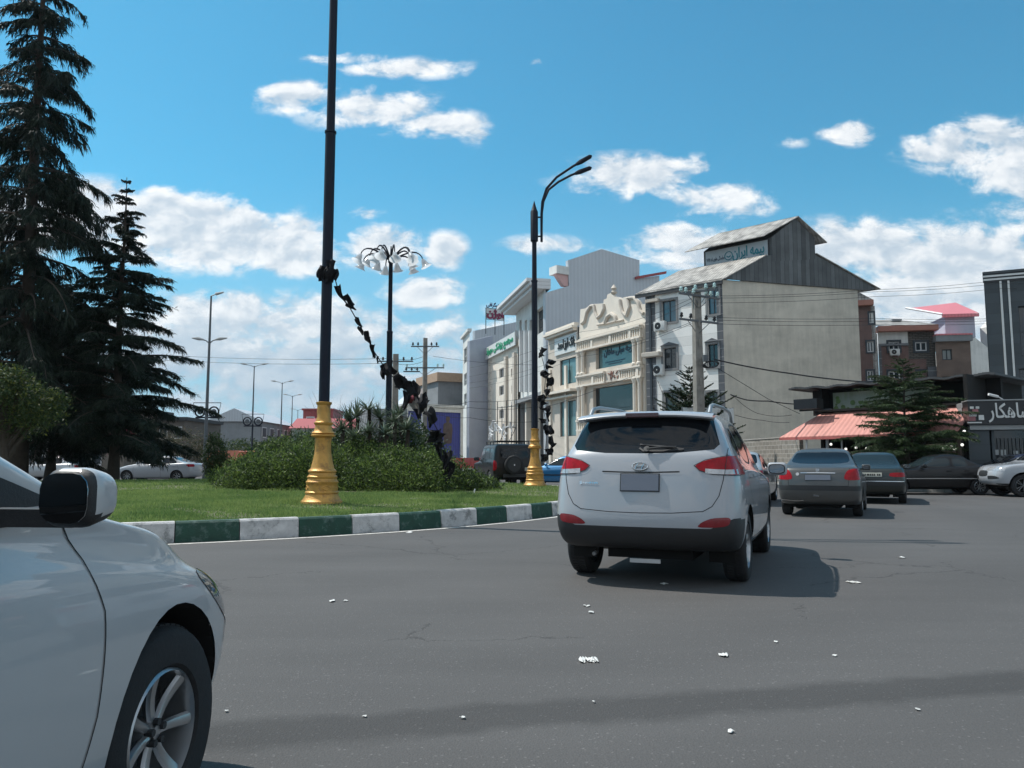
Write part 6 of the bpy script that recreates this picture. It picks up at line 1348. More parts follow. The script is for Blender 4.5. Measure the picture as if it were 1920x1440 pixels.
m = FM.mb(); u0, v1 = FM.uv(1494, 750, 1.2); u1, v0 = FM.uv(1538, 766, 1.2); m.box(u0, u1, .9, 1.5, v0, v1); m.box(u0 + .05, u1 + .5, 1.0, 1.1, v0 - .08, v0 - .01); m.build('dark_box_sign', M_blk, B)
for a, w_, mt in ((1512, .045, M_wfr), (1551, .07, M_greyp), (1578, .04, M_greyp), (1648, .10, M_bark), (1733, .05, M_greyp), (1739, .08, M_bark), (1797, .11, M_bark)):
    u = FA.uv(a, 840, -.25)[0]; m = FA.mb(); m.tube([(u, -.25, .1), (u + .02, -.25, zf + .1)], w_, 8); m.build('post', mt, B)
m = FA.mb(); m.box(1.2, LA, -3, -2.9, .1, 1.0); m.build('low_counter', M_brickb, B)
m = FA.mb(); m.box(LA - .9, LA - .05, -.35, -.2, 0, 1.55); m.build('brick_pier', M_brickb, B)
M_bulb = mat('lit_bulb', (.85, .85, .8), .4, emit=((1, .97, .88), .9))
first = None
ORD = ['leftmost', 'second', 'third', 'fourth', 'fifth', 'sixth', 'seventh', 'eighth', 'ninth', 'tenth', 'eleventh', 'twelfth', 'thirteenth', 'fourteenth', 'fifteenth', 'rightmost']
for nb_, (a, b) in enumerate([(1558, 833), (1586, 842), (1605, 839), (1625, 841), (1664, 841), (1681, 841), (1698, 842), (1717, 841), (1734, 841), (1750, 841), (1769, 841), (1778, 834), (1784, 838), (1790, 841), (1804, 834), (1808, 809)]):
    p = at(a, b, FA.M @ Vector((0, 0, 0)) and (36.0 + (30.2 - 36.0) * (a - 1463) / 335.) - .12)
    if first is None:
        t = thing('hanging_bulb', (0, 0, 0), 'lit white globe bulb hanging under the front edge of the pink awning', 'light bulb', 'lit bulbs under the pink awning')
        m = MB(); m.ball((0, 0, 0), .058, 12); m.build('globe', M_bulb, t); m = MB(); m.tube([(0, 0, .07), (0, 0, .35)], .008, 5); m.tube([(0, 0, .07), (0, 0, .13)], .03, 8); m.build('flex', M_trim, t); first = t
    else: t = copy_tree(first)
    t.location = p; t['label'] = ORD[nb_] + ' lit globe bulb from the left under the pink awning'
# block wall + advert panel between the apartment house and the restaurant
FW = Facade.px(1378, 46, 1500, 37.6); B = bld('block_wall', (FW.A.x, FW.A.y, 0), 'low concrete block wall between rendered apartment house and pink awning', 'wall')
z = FW.uv(1440, 823)[1]; m = FW.mb(); m.box(0, FW.L, -.2, 0, 0, z); m.build('wall', M_block, B); m = FW.mb(); m.box(-.02, FW.L, -.23, .03, z + .001, z + .06); m.build('coping', M_conc, B)
FP = Facade.px(1283, 40.5, 1379, 41.0); B = bld('white_banner_panel', (FP.A.x, FP.A.y, 0), 'crumpled white banner on a frame behind the crossover roof', 'banner')
z0, z1 = FP.uv(1330, 830)[1], FP.uv(1330, 765)[1]; m = FP.mb(); NX = 16
for i in range(NX): 
    for j in range(4):
        f = lambda i, j: (FP.L * i / NX, .06 * math.sin(i * 1.3 + j) + .05 * math.sin(i * .7 - j * 1.5), z0 + (z1 - z0) * j / 4)
        m.quad(f(i, j), f(i + 1, j), f(i + 1, j + 1), f(i, j + 1))
m.build('cloth', M_wsign, B); m = FP.mb()
for u in (0, FP.L * .5, FP.L): m.tube([(u, -.12, 0), (u, -.12, z1 + .05)], .03, 6)
m.tube([(0, -.12, z1), (FP.L, -.12, z1)], .03, 6); m.build('frame', M_greyp, B)
# ================================================================ planting
def X(px, Y): return at(px, 864, Y).x
conifer('cedar_tree', (X(34, 31), 31, .35), 27.0, 3.6, 'tall dark deodar cedar rising out of the frame at the left edge', 11, [M_cedar], clear=.10, whorls=52, per=6, droop=.50, rise=.10, twig=.95, dens=1.9, trunk_r=.33, power=.72, width=.046, hang=1.3)
conifer('cedar_tree', (X(213, 32), 32.0, .35), 13.0, 4.5, 'shorter dark cedar with pointed leader standing right of the tallest cedar', 12, [M_cedar], clear=.12, whorls=36, per=7, droop=.30, rise=.14, twig=.66, dens=2.9, trunk_r=.22, power=.95, width=.040, hang=.7)
conifer('cedar_tree', (X(95, 35), 35.0, .35), 9.5, 4.6, 'dark cedar filling the gap between the two tallest cedars', 14, [M_cedar], clear=.16, whorls=28, per=7, droop=.30, rise=.06, twig=.7, dens=2.0, trunk_r=.22, power=.7, width=.045, hang=.9)
conifer('cedar_tree', (X(1702, 31.0), 31.0, .13), 5.2, 3.0, 'green cedar tree in front of the pink awning restaurant', 21, [M_cedarg], clear=.20, whorls=26, per=9, droop=.22, rise=.20, twig=.42, dens=2.6, trunk_r=.10, power=.62, width=.030, hang=.4)
conifer('monkey_puzzle_tree', (X(1298, 42.0), 42.0, .13), 6.3, 3.3, 'dark upswept conifer beside the concrete power pole', 22, [M_cedar, M_cedarg], clear=.22, whorls=20, per=9, droop=-.08, rise=.20, twig=.34, dens=2.6, trunk_r=.09, power=.75, width=.05, hang=.05)
def broadleaf(loc, H, blobs, label, seed, mats, n, size, tr=.12, name='broadleaf_tree', trunk=True, w=None, shell=.6):
    root = thing(name, loc, label, 'tree' if trunk else 'shrub'); g = random.Random(seed)
    if trunk:
        m = MB(); x, y, z = loc; top = Vector((blobs[0][0], blobs[0][1], blobs[0][2])); m.tube([(x, y, z - .05), (x + .03, y, z + H * .25), top.lerp(Vector((x, y, top.z)), .5)], [tr * 1.2, tr, tr * .7], 9)
        for b in blobs:
            for k in range(4):
                s = Vector((x, y, z + H * g.uniform(.22, .45))); e = Vector((b[0] + g.uniform(-.5, .5) * b[3], b[1] + g.uniform(-.5, .5) * b[4], b[2] + g.uniform(-.2, .6) * b[5])); m.tube([s, s.lerp(e, .5) + Vector((0, 0, .15)), e], [tr * .5, tr * .3, tr * .08], 5)
        m.build('trunk', M_bark, root)
    foliage('crown', blobs, n, size, mats, root, seed, shell=shell, w=w); return root
x = X(8, 21.5); broadleaf((x, 21.5, .35), 3, [(x - .3, 21.5, 3.0, 1.5, 1.1, .6), (x + .75, 21.6, 2.5, .75, .7, .5), (x - 1.3, 21.5, 2.5, 1.0, .9, .8), (x + .1, 21.3, 3.45, .7, .8, .4), (x - .2, 21.8, 2.2, 1.1, .8, .5), (x + 1.0, 21.9, 2.9, .5, .5, .35)], 'olive green broadleaf tree low in front of the cedars at the left edge', 3, [M_olive, M_hdark], 17000, .05, w=[.3, .7], shell=.9)
x = X(215, 40); broadleaf((x, 40, 0), 3, [(x, 40, 2.1, .75, .7, .7), (x + .5, 40.2, 2.6, .5, .5, .5)], 'slender tree with magenta blossom behind the shorter cedar trunk', 4, [M_pink, M_hdark], 2600, .05, w=[.35, .65])
for i, (px_, Y, r, zc, lab) in enumerate([(275, 50, 1.7, 2.2, 'leafless brown shrub behind the white saloon, left of two'), (345, 51, 2.0, 2.1, 'leafless brown shrub behind the white saloon, right of two')]):
    x = X(px_, Y); broadleaf((x, Y, 0), 3, [(x, Y, zc, r, 1.2, 1.3), (x + r * .7, Y, zc - .3, r * .6, .9, .9)], lab, 30 + i, [M_brown, M_hdark], 7000, .05, w=[.75, .25], tr=.07)
# hedge mounds on the island, each one its own shrub
def mound(label, blobs, n, size, mats, seed, name='shrub', w=None, shell=.42, up=.5, asp=.3):
    c = blobs[0]; root = thing(name, (c[0], c[1], .4), label, 'shrub')
    m = MB(); g = random.Random(seed)
    for b in blobs:
        for k in range(7): a = g.uniform(0, 6.28); m.tube([(b[0] + .1 * math.cos(a), b[1] + .1 * math.sin(a), .25), (b[0] + .55 * b[3] * math.cos(a), b[1] + .55 * b[4] * math.sin(a), b[2] + b[5] * .3)], [.025, .01], 5)
    m.build('stems', M_bark, root); foliage('leaves', blobs, n, size, mats, root, seed, shell=shell, up=up, asp=asp, w=w); return root
def bl(px_, Y, ztop, rx, ry, rz): return (X(px_, Y), Y, ztop - rz, rx, ry, rz)
mound('bright green feathery hedge mound left of the first gold lamp base', [bl(500, 20.6, 1.42, 1.15, 1.0, .95), bl(560, 20.4, 1.62, .9, .9, 1.1), bl(458, 21.0, 1.0, .7, .8, .7), bl(528, 21.4, 1.85, .6, .7, .7), bl(480, 20.2, .95, .5, .5, .6)], 54400, .044, [M_hedge, M_hdark], 41, w=[.5, .5])
mound('bright green feathery hedge mound directly behind the first gold lamp base', [bl(622, 20.9, 1.55, .95, .9, 1.1), bl(585, 22.0, 1.95, .9, .9, 1.2)], 35200, .044, [M_hedge, M_hdark], 42, w=[.45, .55])
mound('bright green feathery hedge mound right of the first gold lamp base', [bl(695, 20.4, 1.30, 1.15, .9, 1.0), bl(770, 20.4, 1.22, 1.1, .9, .95), bl(735, 21.2, 1.62, 1.0, .9, 1.0), bl(672, 21.8, 1.9, .6, .6, .8), bl(800, 20.9, 1.55, .55, .6, .8)], 60800, .044, [M_hedge, M_hdark], 43, w=[.5, .5])
mound('green hedge mound higher up the planting, far left', [bl(500, 24.5, 1.55, 1.3, 1.0, 1.0), bl(450, 25, 1.1, 1.0, 1.0, .8)], 20000, .065, [M_hedge, M_hdark], 44, w=[.55, .45])
mound('dark leafy shrub behind the spiky plants in the middle of the planting', [bl(700, 24.0, 2.15, 1.7, 1.1, 1.3), bl(780, 23.5, 1.95, 1.2, 1.0, 1.2), bl(640, 24, 2.25, 1.0, 1, 1.3), bl(760, 24.3, 2.5, .9, .8, 1.1)], 26000, .07, [M_hdark, M_yucca], 45, w=[.75, .25], up=.2, asp=.4)
mound('dark green shrub sloping down at the right end of the planting', [bl(838, 21.5, 1.25, .85, .8, .85), bl(878, 22, .95, .75, .7, .65), bl(912, 22.6, .72, .5, .5, .42), bl(810, 22.0, 1.55, .8, .8, 1.0)], 22000, .055, [M_hdark, M_hedge], 46, w=[.72, .28])
mound('dark bush at the top left of the planting', [bl(520, 27, 2.0, 1.2, .9, 1.1), bl(560, 27.5, 2.3, .8, .8, 1.2)], 9000, .07, [M_hdark], 47)
mound('low dark bush with yellow flowers at the left end of the planting', [bl(425, 22.5, .75, .45, .4, .38), bl(445, 22.3, .72, .35, .35, .33)], 5000, .045, [M_hdark], 48)
foliage_y = [bl(441, 22.0, .86, .30, .22, .20)]
r_ = thing('yellow_flowers', (foliage_y[0][0], 22.0, .4), 'patch of small yellow flowers at the left end of the planting', 'flowers'); foliage('petals', foliage_y, 900, .032, [M_yel], r_, 49, asp=.7); foliage('leaves', [bl(441, 22.02, .80, .30, .22, .22)], 900, .04, [M_hdark], r_, 50)
mound('small dark feathery tree left of the planting behind the lawn', [bl(402, 34, 2.45, .55, .5, 1.1), bl(415, 34, 1.5, .7, .6, .7)], 5000, .07, [M_hdark], 51)
def spiky(label, heads, seed, L=.62, n=70, group='spiky leaved plants in the middle of the planting'):
    g = np.random.RandomState(seed); c = heads[0]; root = thing('yucca_plant', (c[0], c[1], .4), label, 'plant', group); m = MB()
    for h in heads: m.tube([(h[0], h[1], .3), (h[0] + .05, h[1], h[2])], [.07, .06], 7)
    m.build('stem', M_bark, root); V = []
    for h in heads:
        for k in range(n):
            d = g.normal(size=3); d[2] = abs(d[2]) * .9 - .25; d /= np.linalg.norm(d); l = L * g.uniform(.7, 1.15); s = np.cross(d, [0, 0, 1.]); s /= max(np.linalg.norm(s), 1e-5); s *= .024
            p = np.array(h); mid = p + d * l * .5; e = p + d * l + np.array([0, 0, -.08 * l])
            V += [p - s * .7, p + s * .7, mid + s, mid - s, mid - s, mid + s, e + s * .08, e - s * .08]
    fastmesh('leaves', np.array(V), np.arange(len(V)).reshape(-1, 4), M_yucca, root); return root
def hd(px_, py, Y): p = at(px_, py, Y); return (p.x, p.y, p.z)
spiky('tallest spiky yucca right behind the flower lamp post foot', [hd(668, 782, 23.2), hd(690, 768, 23.6), hd(712, 785, 23.4)], 61)
spiky('spiky yucca left of the tallest one', [hd(640, 806, 22.6), hd(655, 790, 23.0)], 62)
spiky('spiky yucca right of the tallest one', [hd(738, 792, 23.0), hd(762, 806, 22.6), hd(750, 780, 23.6)], 63)
spiky('spiky yucca with grey leaves low in front of the others', [hd(690, 812, 22.0), hd(722, 815, 21.9), hd(665, 822, 21.8)], 64, L=.5)
spiky('small spiky yucca peeping out left of the gold lamp base', [hd(560, 822, 23.2), hd(578, 828, 23.0)], 65, L=.5, n=40)
# thin leafless sprays
r_ = thing('bare_twiggy_shrub', (X(655, 24.5), 24.5, .4), 'leafless twiggy shrub rising above the spiky plants', 'shrub'); m = MB(); g = random.Random(8); bx_, by_ = X(655, 24.5), 24.5
for k in range(40):
    a = g.uniform(-1.2, 1.2); l = g.uniform(1.2, 2.4); s = Vector((bx_ + g.uniform(-.5, .5), by_, 1.2)); e = s + Vector((math.sin(a) * l * .7, g.uniform(-.4, .4), l * math.cos(a * .7))); m.tube([s, s.lerp(e, .5) + Vector((g.uniform(-.1, .1), 0, .1)), e], [.009, .006, .002], 4, cap=False)
m.build('twigs', M_bark, r_)
# weeds and small plants along the kerb
# ---------------- far left street
def house(name, px0, px1, Y, py_top, label, wallm, roofm, gable=False, wins=3, floors=2, Y1=None, base=None):
    F = Facade.px(px0, Y, px1, Y1 or Y); B = bld(name, (F.A.x, F.A.y, 0), label); z = F.uv((px0 + px1) / 2, py_top)[1]; zr = z * .78 if gable else z - .3
    m = F.mb(); m.box(0, F.L, -8, 0, 0, zr); m.build('wall', wallm, B); m = F.mb()
    if gable: m.prism([(-.4, zr), (F.L + .4, zr), (F.L + .4, zr + .15), (F.L * .5, z), (-.4, zr + .15)], -8.4, .5, 'y') if gable == 2 else m.add([(-.4, .5, zr + .002), (F.L + .4, .5, zr + .002), (F.L + .4, -4, z), (-.4, -4, z), (-.4, -8.5, zr + .002), (F.L + .4, -8.5, zr + .002)], [(0, 1, 2, 3), (3, 2, 5, 4), (0, 3, 4), (1, 5, 2), (0, 4, 5, 1)])
    else: m.box(-.2, F.L + .2, -8.2, .25, zr, z)
    m.build('roof', roofm, B)
    fh = zr / floors
    for f in range(floors):
        for k in range(wins):
            u = F.L * (k + .5) / wins; ww = F.L / wins * .28; m = F.mb(); m.box(u - ww, u + ww, .01, .04, f * fh + fh * .32, f * fh + fh * .78); m.cm = 1; m.box(u - ww * .85, u + ww * .85, .041, .05, f * fh + fh * .36, f * fh + fh * .74)
            m.build('window', [M_wfr, M_dfr], B)
    return B
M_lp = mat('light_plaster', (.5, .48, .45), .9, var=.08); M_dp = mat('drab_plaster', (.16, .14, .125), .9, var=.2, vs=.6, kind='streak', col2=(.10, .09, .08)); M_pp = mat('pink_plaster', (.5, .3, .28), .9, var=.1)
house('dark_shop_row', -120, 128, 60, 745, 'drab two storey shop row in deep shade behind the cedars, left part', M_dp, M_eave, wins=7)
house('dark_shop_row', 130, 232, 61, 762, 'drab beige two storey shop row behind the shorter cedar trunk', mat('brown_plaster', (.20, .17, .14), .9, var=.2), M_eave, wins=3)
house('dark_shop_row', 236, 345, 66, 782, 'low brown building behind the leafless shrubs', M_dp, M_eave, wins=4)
house('white_pink_house', 352, 428, 130, 792, 'white and pink house by the tall double street lamp', M_pp, M_wsign, wins=5)
house('small_white_house', 432, 470, 165, 812, 'small pale house between the second street lamp and the hedge', M_lp, M_greyp, wins=3)
house('long_grey_house', 486, 552, 120, 772, 'long grey gabled house with pale roof left of the red roofed house', M_greyp, M_corr, gable=1, wins=5, Y1=140)
house('red_roof_house', 546, 662, 118, 782, 'pale house with wide dull red hipped roof behind the gold lamp base', M_lp, M_redr, gable=1, wins=5)
house('upper_red_block', 566, 622, 132, 766, 'dark red upper storey showing over the red hipped roof', M_redr, M_redr, wins=2)
house('far_town_house', 300, 360, 190, 815, 'far low beige house left of the white and pink one', M_lp, M_salm, wins=4)
house('far_town_house', 470, 500, 210, 818, 'far small house with salmon roof left of the long grey house', M_lp, M_salm, gable=1, wins=3)
house('far_town_house', 640, 700, 150, 790, 'far pale house hidden behind the spiky plants', M_lp, M_redr, gable=1, wins=3)
house('far_town_house', 400, 452, 240, 822, 'farthest grey block near the end of the street', M_greyp, M_greyp, wins=5)
m = MB(); F = Facade.px(52, 46.5, 98, 46.5); r_ = bld('white_notice_board', (F.A.x, F.A.y, 0), 'blank white board on posts under the cedars', 'sign'); z0, z1 = F.uv(70, 856)[1], F.uv(70, 806)[1]; m = F.mb(); m.box(0, F.L, -.04, 0, z0, z1); m.build('board', M_wsign, r_); m = F.mb(); [m.tube([(u, -.06, 0), (u, -.06, z1)], .04, 6) for u in (.1, F.L - .1)]; m.build('posts', M_dfr, r_)
F = Facade.px(97, 52, 122, 52); r_ = bld('lime_sign', (F.A.x, F.A.y, 0), 'small lime green sign behind the cedars right of the white board', 'sign'); z0, z1 = F.uv(110, 848)[1], F.uv(110, 824)[1]; m = F.mb(); m.box(0, F.L, -.04, 0, z0, z1); m.build('board', mat('lime_board', (.42, .48, .10), .6), r_); m = F.mb(); m.tube([(F.L / 2, -.06, 0), (F.L / 2, -.06, z1)], .04, 6); m.build('post', M_dfr, r_)
# far trees and wooded plain
g = np.random.RandomState(5)
for i, (px_, Y, r, zt, lab) in enumerate([(330, 95, 3.2, 4.8, 'far bushy tree right of the leafless shrubs'), (378, 110, 3.0, 4.2, 'far bushy tree behind the tall double street lamp'), (455, 100, 3.4, 4.2, 'far bushy tree left of the second street lamp'), (505, 92, 2.6, 3.6, 'far bushy tree in front of the long grey house'), (610, 96, 2.5, 3.4, 'far bushy tree in front of the red hipped roof')]):
    x = X(px_, Y); broadleaf((x, Y, 0), zt, [(x, Y, zt * .6, r, r * .8, zt * .38), (x + r * .6, Y, zt * .5, r * .6, r * .6, zt * .3)], lab, 70 + i, [M_hdark, M_olive], 3500, .16, w=[.7, .3])
# distant hills
V = []; F_ = []; nx = 90
for j in range(5):
    for i in range(nx):
        a = R(-62 + 124 * i / (nx - 1)); d = 6500 + j * 500; h = (0, .55, 1, .8, 0)[j] * (175 + 60 * math.sin(i * .31) + 45 * math.sin(i * .83 + 1) + 25 * math.sin(i * 2.1)); V.append((d * math.sin(a), d * math.cos(a), h - 5))
        if i and j: k = j * nx + i; F_.append((k - nx - 1, k - nx, k, k - 1))
tag(fastmesh('hills', V, F_, mat('wooded_hills', (.05, .075, .06), .95, var=.2, vs=.003), smooth=True), kind='structure')
# ================================================================ lamps, poles, wires, banners, litter
M_pole = mat('dark_blue_paint', (0.008, 0.012, 0.024), 0.55, 0.0, spec=.25, var=0.25, vs=5, bump=0.15, bs=60)
M_gold = mat('gold_paint', (0.54, 0.285, 0.065), 0.42, 0.30, var=0.28, vs=4, kind='worn', p=4.5, col2=(.33, .17, .05), bump=0.5, bs=35)
M_gp = mat('galvanised_pole', (0.13, 0.14, 0.15), 0.6, 0.4, var=0.15, vs=3); M_lampw = mat('lamp_head_grey', (0.45, 0.46, 0.46), 0.45, 0.2, var=0.05)
M_cpole = mat('weathered_concrete_pole', (0.24, 0.225, 0.20), 0.95, var=0.3, vs=3, bump=0.9, bs=22); M_ins = mat('glass_insulator', (0.45, 0.62, 0.60), 0.15, var=0.1, coat=.5); M_blki = mat('black_insulator', (0.015, 0.015, 0.017), 0.4)
M_wire = mat('cable', (0.02, 0.02, 0.022), 0.7); M_flag = mat('black_cloth', (0.008, 0.008, 0.011), 0.9, var=0.3, vs=6, tr=0.06)
PROF = [(.40, 0), (.398, .05), (.395, .075), (.37, .10), (.345, .13), (.325, .17), (.305, .215), (.322, .23), (.322, .25), (.30, .27), (.297, .40), (.31, .425), (.312, .45), (.285, .475), (.277, .51), (.29, .53), (.29, .55), (.258, .575), (.25, .62), (.272, .64), (.27, .665), (.228, .70), (.20, .80), (.178, .90), (.160, 1.0), (.152, 1.10), (.153, 1.22), (.165, 1.30), (.235, 1.335), (.235, 1.358), (.20, 1.375), (.226, 1.392), (.215, 1.41), (.178, 1.44), (.155, 1.54), (.182, 1.58), (.185, 1.60), (.155, 1.62), (.13, 1.72), (.127, 1.94), (.15, 1.965), (.155, 2.0), (.105, 2.01)]
def smoothprof(P):
    out = []
    for i in range(len(P) - 1):
        out.append(P[i]); 
        if P[i + 1][1] - P[i][1] > .05: out += [(P[i][0] + (P[i + 1][0] - P[i][0]) * k / 3, P[i][1] + (P[i + 1][1] - P[i][1]) * k / 3) for k in (1, 2)]
    return out + [P[-1]]
def fl(t, z): 
    if .27 < z < .40: return .012 * (abs(math.sin(t * 4)) - .5)
    if .72 < z < 1.25: return .022 * (abs(math.sin(t * 6)) - .5)
    if 1.63 < z < 1.93: return .03 * math.sin(z * 50 + t * 2)
    return 0
def gold_lamp(px_, Y, H, collar, label, arm=True, seed=0):
    x = X(px_, Y); z0 = lawn_z(x, Y) - .02; root = thing('gold_based_lamp_post', (x, Y, z0), label, 'lamp post', 'dark lamp posts with gold bases on the island'); T = Matrix.Translation((x, Y, z0))
    m = MB(); m.lathe(smoothprof(PROF), 48, T, flute=fl)
    for k in range(4):       # relief lozenges on the drum
        a = 2 * math.pi * k / 4 + .5; 
        for s in (-1, 1): q = [(a - .28, .335), (a, .335 + s * .045), (a + .28, .335)]; m.tube([(x + .302 * math.cos(t), Y + .302 * math.sin(t), z0 + z) for t, z in q], .008, 5)
    m.build('gold_base', M_gold, root)
    m = MB(); m.lathe([(.44, -.06), (.44, .03), (.41, .035)], 24, T); m.build('plinth', mat('brown_plinth', (.10, .06, .04), .9, var=.2), root)
    m = MB(); m.lathe([(.105, 2.0), (.103, collar), (.118, collar + .01), (.118, collar + .05), (.085, collar + .06), (.080, H - .9)], 20, T); m.build('pole', M_pole, root)
    m = MB(); m.lathe([(.10, H - 1.25), (.135, H - 1.22), (.135, H - .15), (.11, H - .1), (.10, H - .08), (.02, H + .2), (.003, H + .26)], 16, T); m.build('pole_head', M_pole, root)
    dz = H - 10.2
    for i, (dy, pts) in enumerate([(-.12, [(.26, 8.95), (.26, 9.95), (.29, 10.4), (.44, 10.87), (.80, 11.28), (1.38, 11.68), (1.62, 11.82)]), (.12, [(.26, 9.4), (.27, 10.0), (.33, 10.45), (.52, 10.9), (.88, 11.2), (1.34, 11.45), (1.6, 11.55)])]):
        P_ = [Vector((x + a, Y + dy * min(1, max(0, (b - 10) / 1)), z0 + b + dz)) for a, b in pts]; Q = []
        for j in range(len(P_) - 1): Q += [P_[j].lerp(P_[j + 1], k / 3) for k in range(3)]
        m = MB(); m.tube(Q + [P_[-1]], .045, 8)
        if i == 0: m.tube([(x + .1, Y, z0 + 9.15 + dz), (x + .28, Y, z0 + 9.15 + dz)], .03, 6); m.tube([(x + .1, Y, z0 + 9.85 + dz), (x + .28, Y, z0 + 9.85 + dz)], .03, 6)
        o = m.build('curved_arm', M_pole, root)
        e = P_[-1]; d = (P_[-1] - P_[-2]).normalized(); m = MB(); m.tube([e - d * .12, e + d * .05, e + d * .45, e + d * .52], [.06, .09, .08, .02], 8); m.build('lamp_head', M_pole, o)
    return root, x, z0
_, GX1, GZ1 = gold_lamp(605, 15.2, 12.2, at(615, 240, 15.2).z - .45, 'dark lamp post with gold base, nearest, running out of the frame top'); _, GX2, GZ2 = gold_lamp(1003, 26.9, 9.9, 7.2, 'dark lamp post with gold base and twin curved arms beside the crossover')
# flower lamp
Y = 32.0; x = X(727, Y); z0 = lawn_z(x, Y); zt = at(721, 494, Y).z; root = thing('flower_lamp_post', (x, Y, z0), 'tall lamp post with a ring of white glass bell shades', 'lamp post')
m = MB(); T = Matrix.Translation((x, Y, z0)); zc = at(722, 625, Y).z - z0; m.lathe([(.16, 0), (.15, 1.6), (.13, 1.7), (.12, zc), (.13, zc + .02), (.13, zc + .08), (.095, zc + .1), (.085, zt - z0), (.12, zt - z0 + .05), (.12, zt - z0 + .25), (.05, zt - z0 + .35), (.02, zt - z0 + .75)], 18, T); m.build('pole', M_pole, root)
M_shade = mat('white_glass_shade', (.74, .76, .78), .15, var=.03, coat=.6, tr=.6)
nA = 14
for k in range(nA):
    a = 2 * math.pi * k / nA + .1; r1 = 1.34 if k % 2 == 0 else .9; dx, dy = math.cos(a), math.sin(a); h = .40 if k % 2 == 0 else .52
    pts = []
    for q in range(9): t = q / 8; rr_ = r1 * (1 - (1 - t) ** 1.6); zz = zt + .12 + h * math.sin(math.pi * min(1, t * .93)) - .02 * t; pts.append((x + dx * rr_, Y + dy * rr_, zz))
    m = MB(); m.tube(pts, [.035] * 5 + [.03, .026, .024, .022], 6); ar = m.build('curved_arm', M_pole, root)
    ex, ey, ez = pts[-1]; tilt = Matrix.Translation((ex, ey, ez)) @ Matrix.Rotation(a, 4, 'Z') @ Matrix.Rotation(R(-28), 4, 'Y')
    m = MB(); m.lathe([(.03, .05), (.06, .02), (.10, -.07), (.13, -.17), (.165, -.25), (.23, -.31), (.25, -.325)], 16, tilt, cap=False); m.lathe([(.005, -.03), (.05, -.06), (.06, -.14), (.02, -.2)], 8, tilt); m.build('glass_shade', M_shade, ar)
# double arm street lamps down the far street
def street_lamp(Y, H, low=None):
    root = thing('street_lamp', (0, 0, 0), None, 'street lamp', 'grey double armed street lamps down the far street'); m = MB(); m.tube([(0, 0, 0), (0, 0, H)], [.13, .055], 10); m.build('pole', M_gp, root)
    def arms(z, w, up):
        for s in (-1, 1):
            m = MB(); m.tube([(0, 0, z - .15), (s * w * .5, 0, z + up * .5), (s * w, 0, z + up)], .035, 6); a = m.build('arm', M_gp, root); m = MB(); m.tube([(s * (w - .1), 0, z + up), (s * (w + .25), 0, z + up + .08), (s * (w + .7), 0, z + up + .12)], [.05, .12, .04], 8); m.build('lamp_head', M_lampw, a)
    if low: arms(low, .45, .1); m = MB(); m.tube([(0, 0, H), (.35, 0, H + .15)], .035, 6); m.tube([(.3, 0, H + .13), (.8, 0, H + .25)], [.11, .05], 8); m.build('lamp_head', M_lampw, root)
    else: arms(H, .9, .15)
    return root
s0 = street_lamp(50, at(387, 555, 50).z, low=at(387, 640, 50).z); s0.location = (X(384, 50), 50, 0); s0['label'] = 'tallest grey street lamp, with a single top head and lower double arms'
s1 = street_lamp(88, 12.0); s1.location = (X(471, 88), 88, 0); s1['label'] = 'grey double armed street lamp, second from the left'
for px_, Y_, lab in ((525, 107, 'grey double armed street lamp, third from the left'), (545, 129, 'grey double armed street lamp, fourth from the left'), (556, 165, 'smallest, farthest grey double armed street lamp')):
    c = copy_tree(s1); c.location = (X(px_, Y_), Y_, 0); c['label'] = lab
# ring ornaments on posts
def ornament(px_, Y, py, lab, s=1.0):
    p = at(px_, py, Y); root = thing('ring_ornament_post', (p.x, Y, 0), lab, 'street ornament', 'black ring ornaments on posts along the far street'); m = MB(); x, z = p.x, p.z
    m.tube([(x, Y, 0), (x, Y, z - .3)], .08, 8); m.build('post', M_pole, root); m = MB(); m.tube([(x - 1.0 * s, Y, z + .65 * s), (x + 1.0 * s, Y, z + .65 * s)], .03, 6); m.tube([(x - .8 * s, Y, z - .42 * s), (x + .8 * s, Y, z - .42 * s)], .07, 6)
    for q in (-1, 1): m.tube([(x + q * 1.0 * s, Y, z + .65 * s), (x + q * .85 * s, Y, z - .2 * s), (x + q * .5 * s, Y, z - .42 * s)], .02, 5)
    m.build('frame', M_pole, root)
    for q in (-1, 1):
        m = MB(); m.tube([(x + q * .5 * s + .35 * s * math.cos(t), Y, z + .35 * s * math.sin(t)) for t in [2 * math.pi * i / 20 for i in range(21)]], .06 * s, 6); rg_ = m.build('ring', M_pole, root)
        m = MB(); m.tube([(x + q * .5 * s, Y - .02, z), (x + q * .5 * s, Y + .02, z)], .20 * s, 14); m.build('disc', M_gp, rg_)
ornament(388, 56, 772, 'black double ring ornament post, nearer and left'); ornament(474, 80, 790, 'black double ring ornament post, farther and right', 1.15)
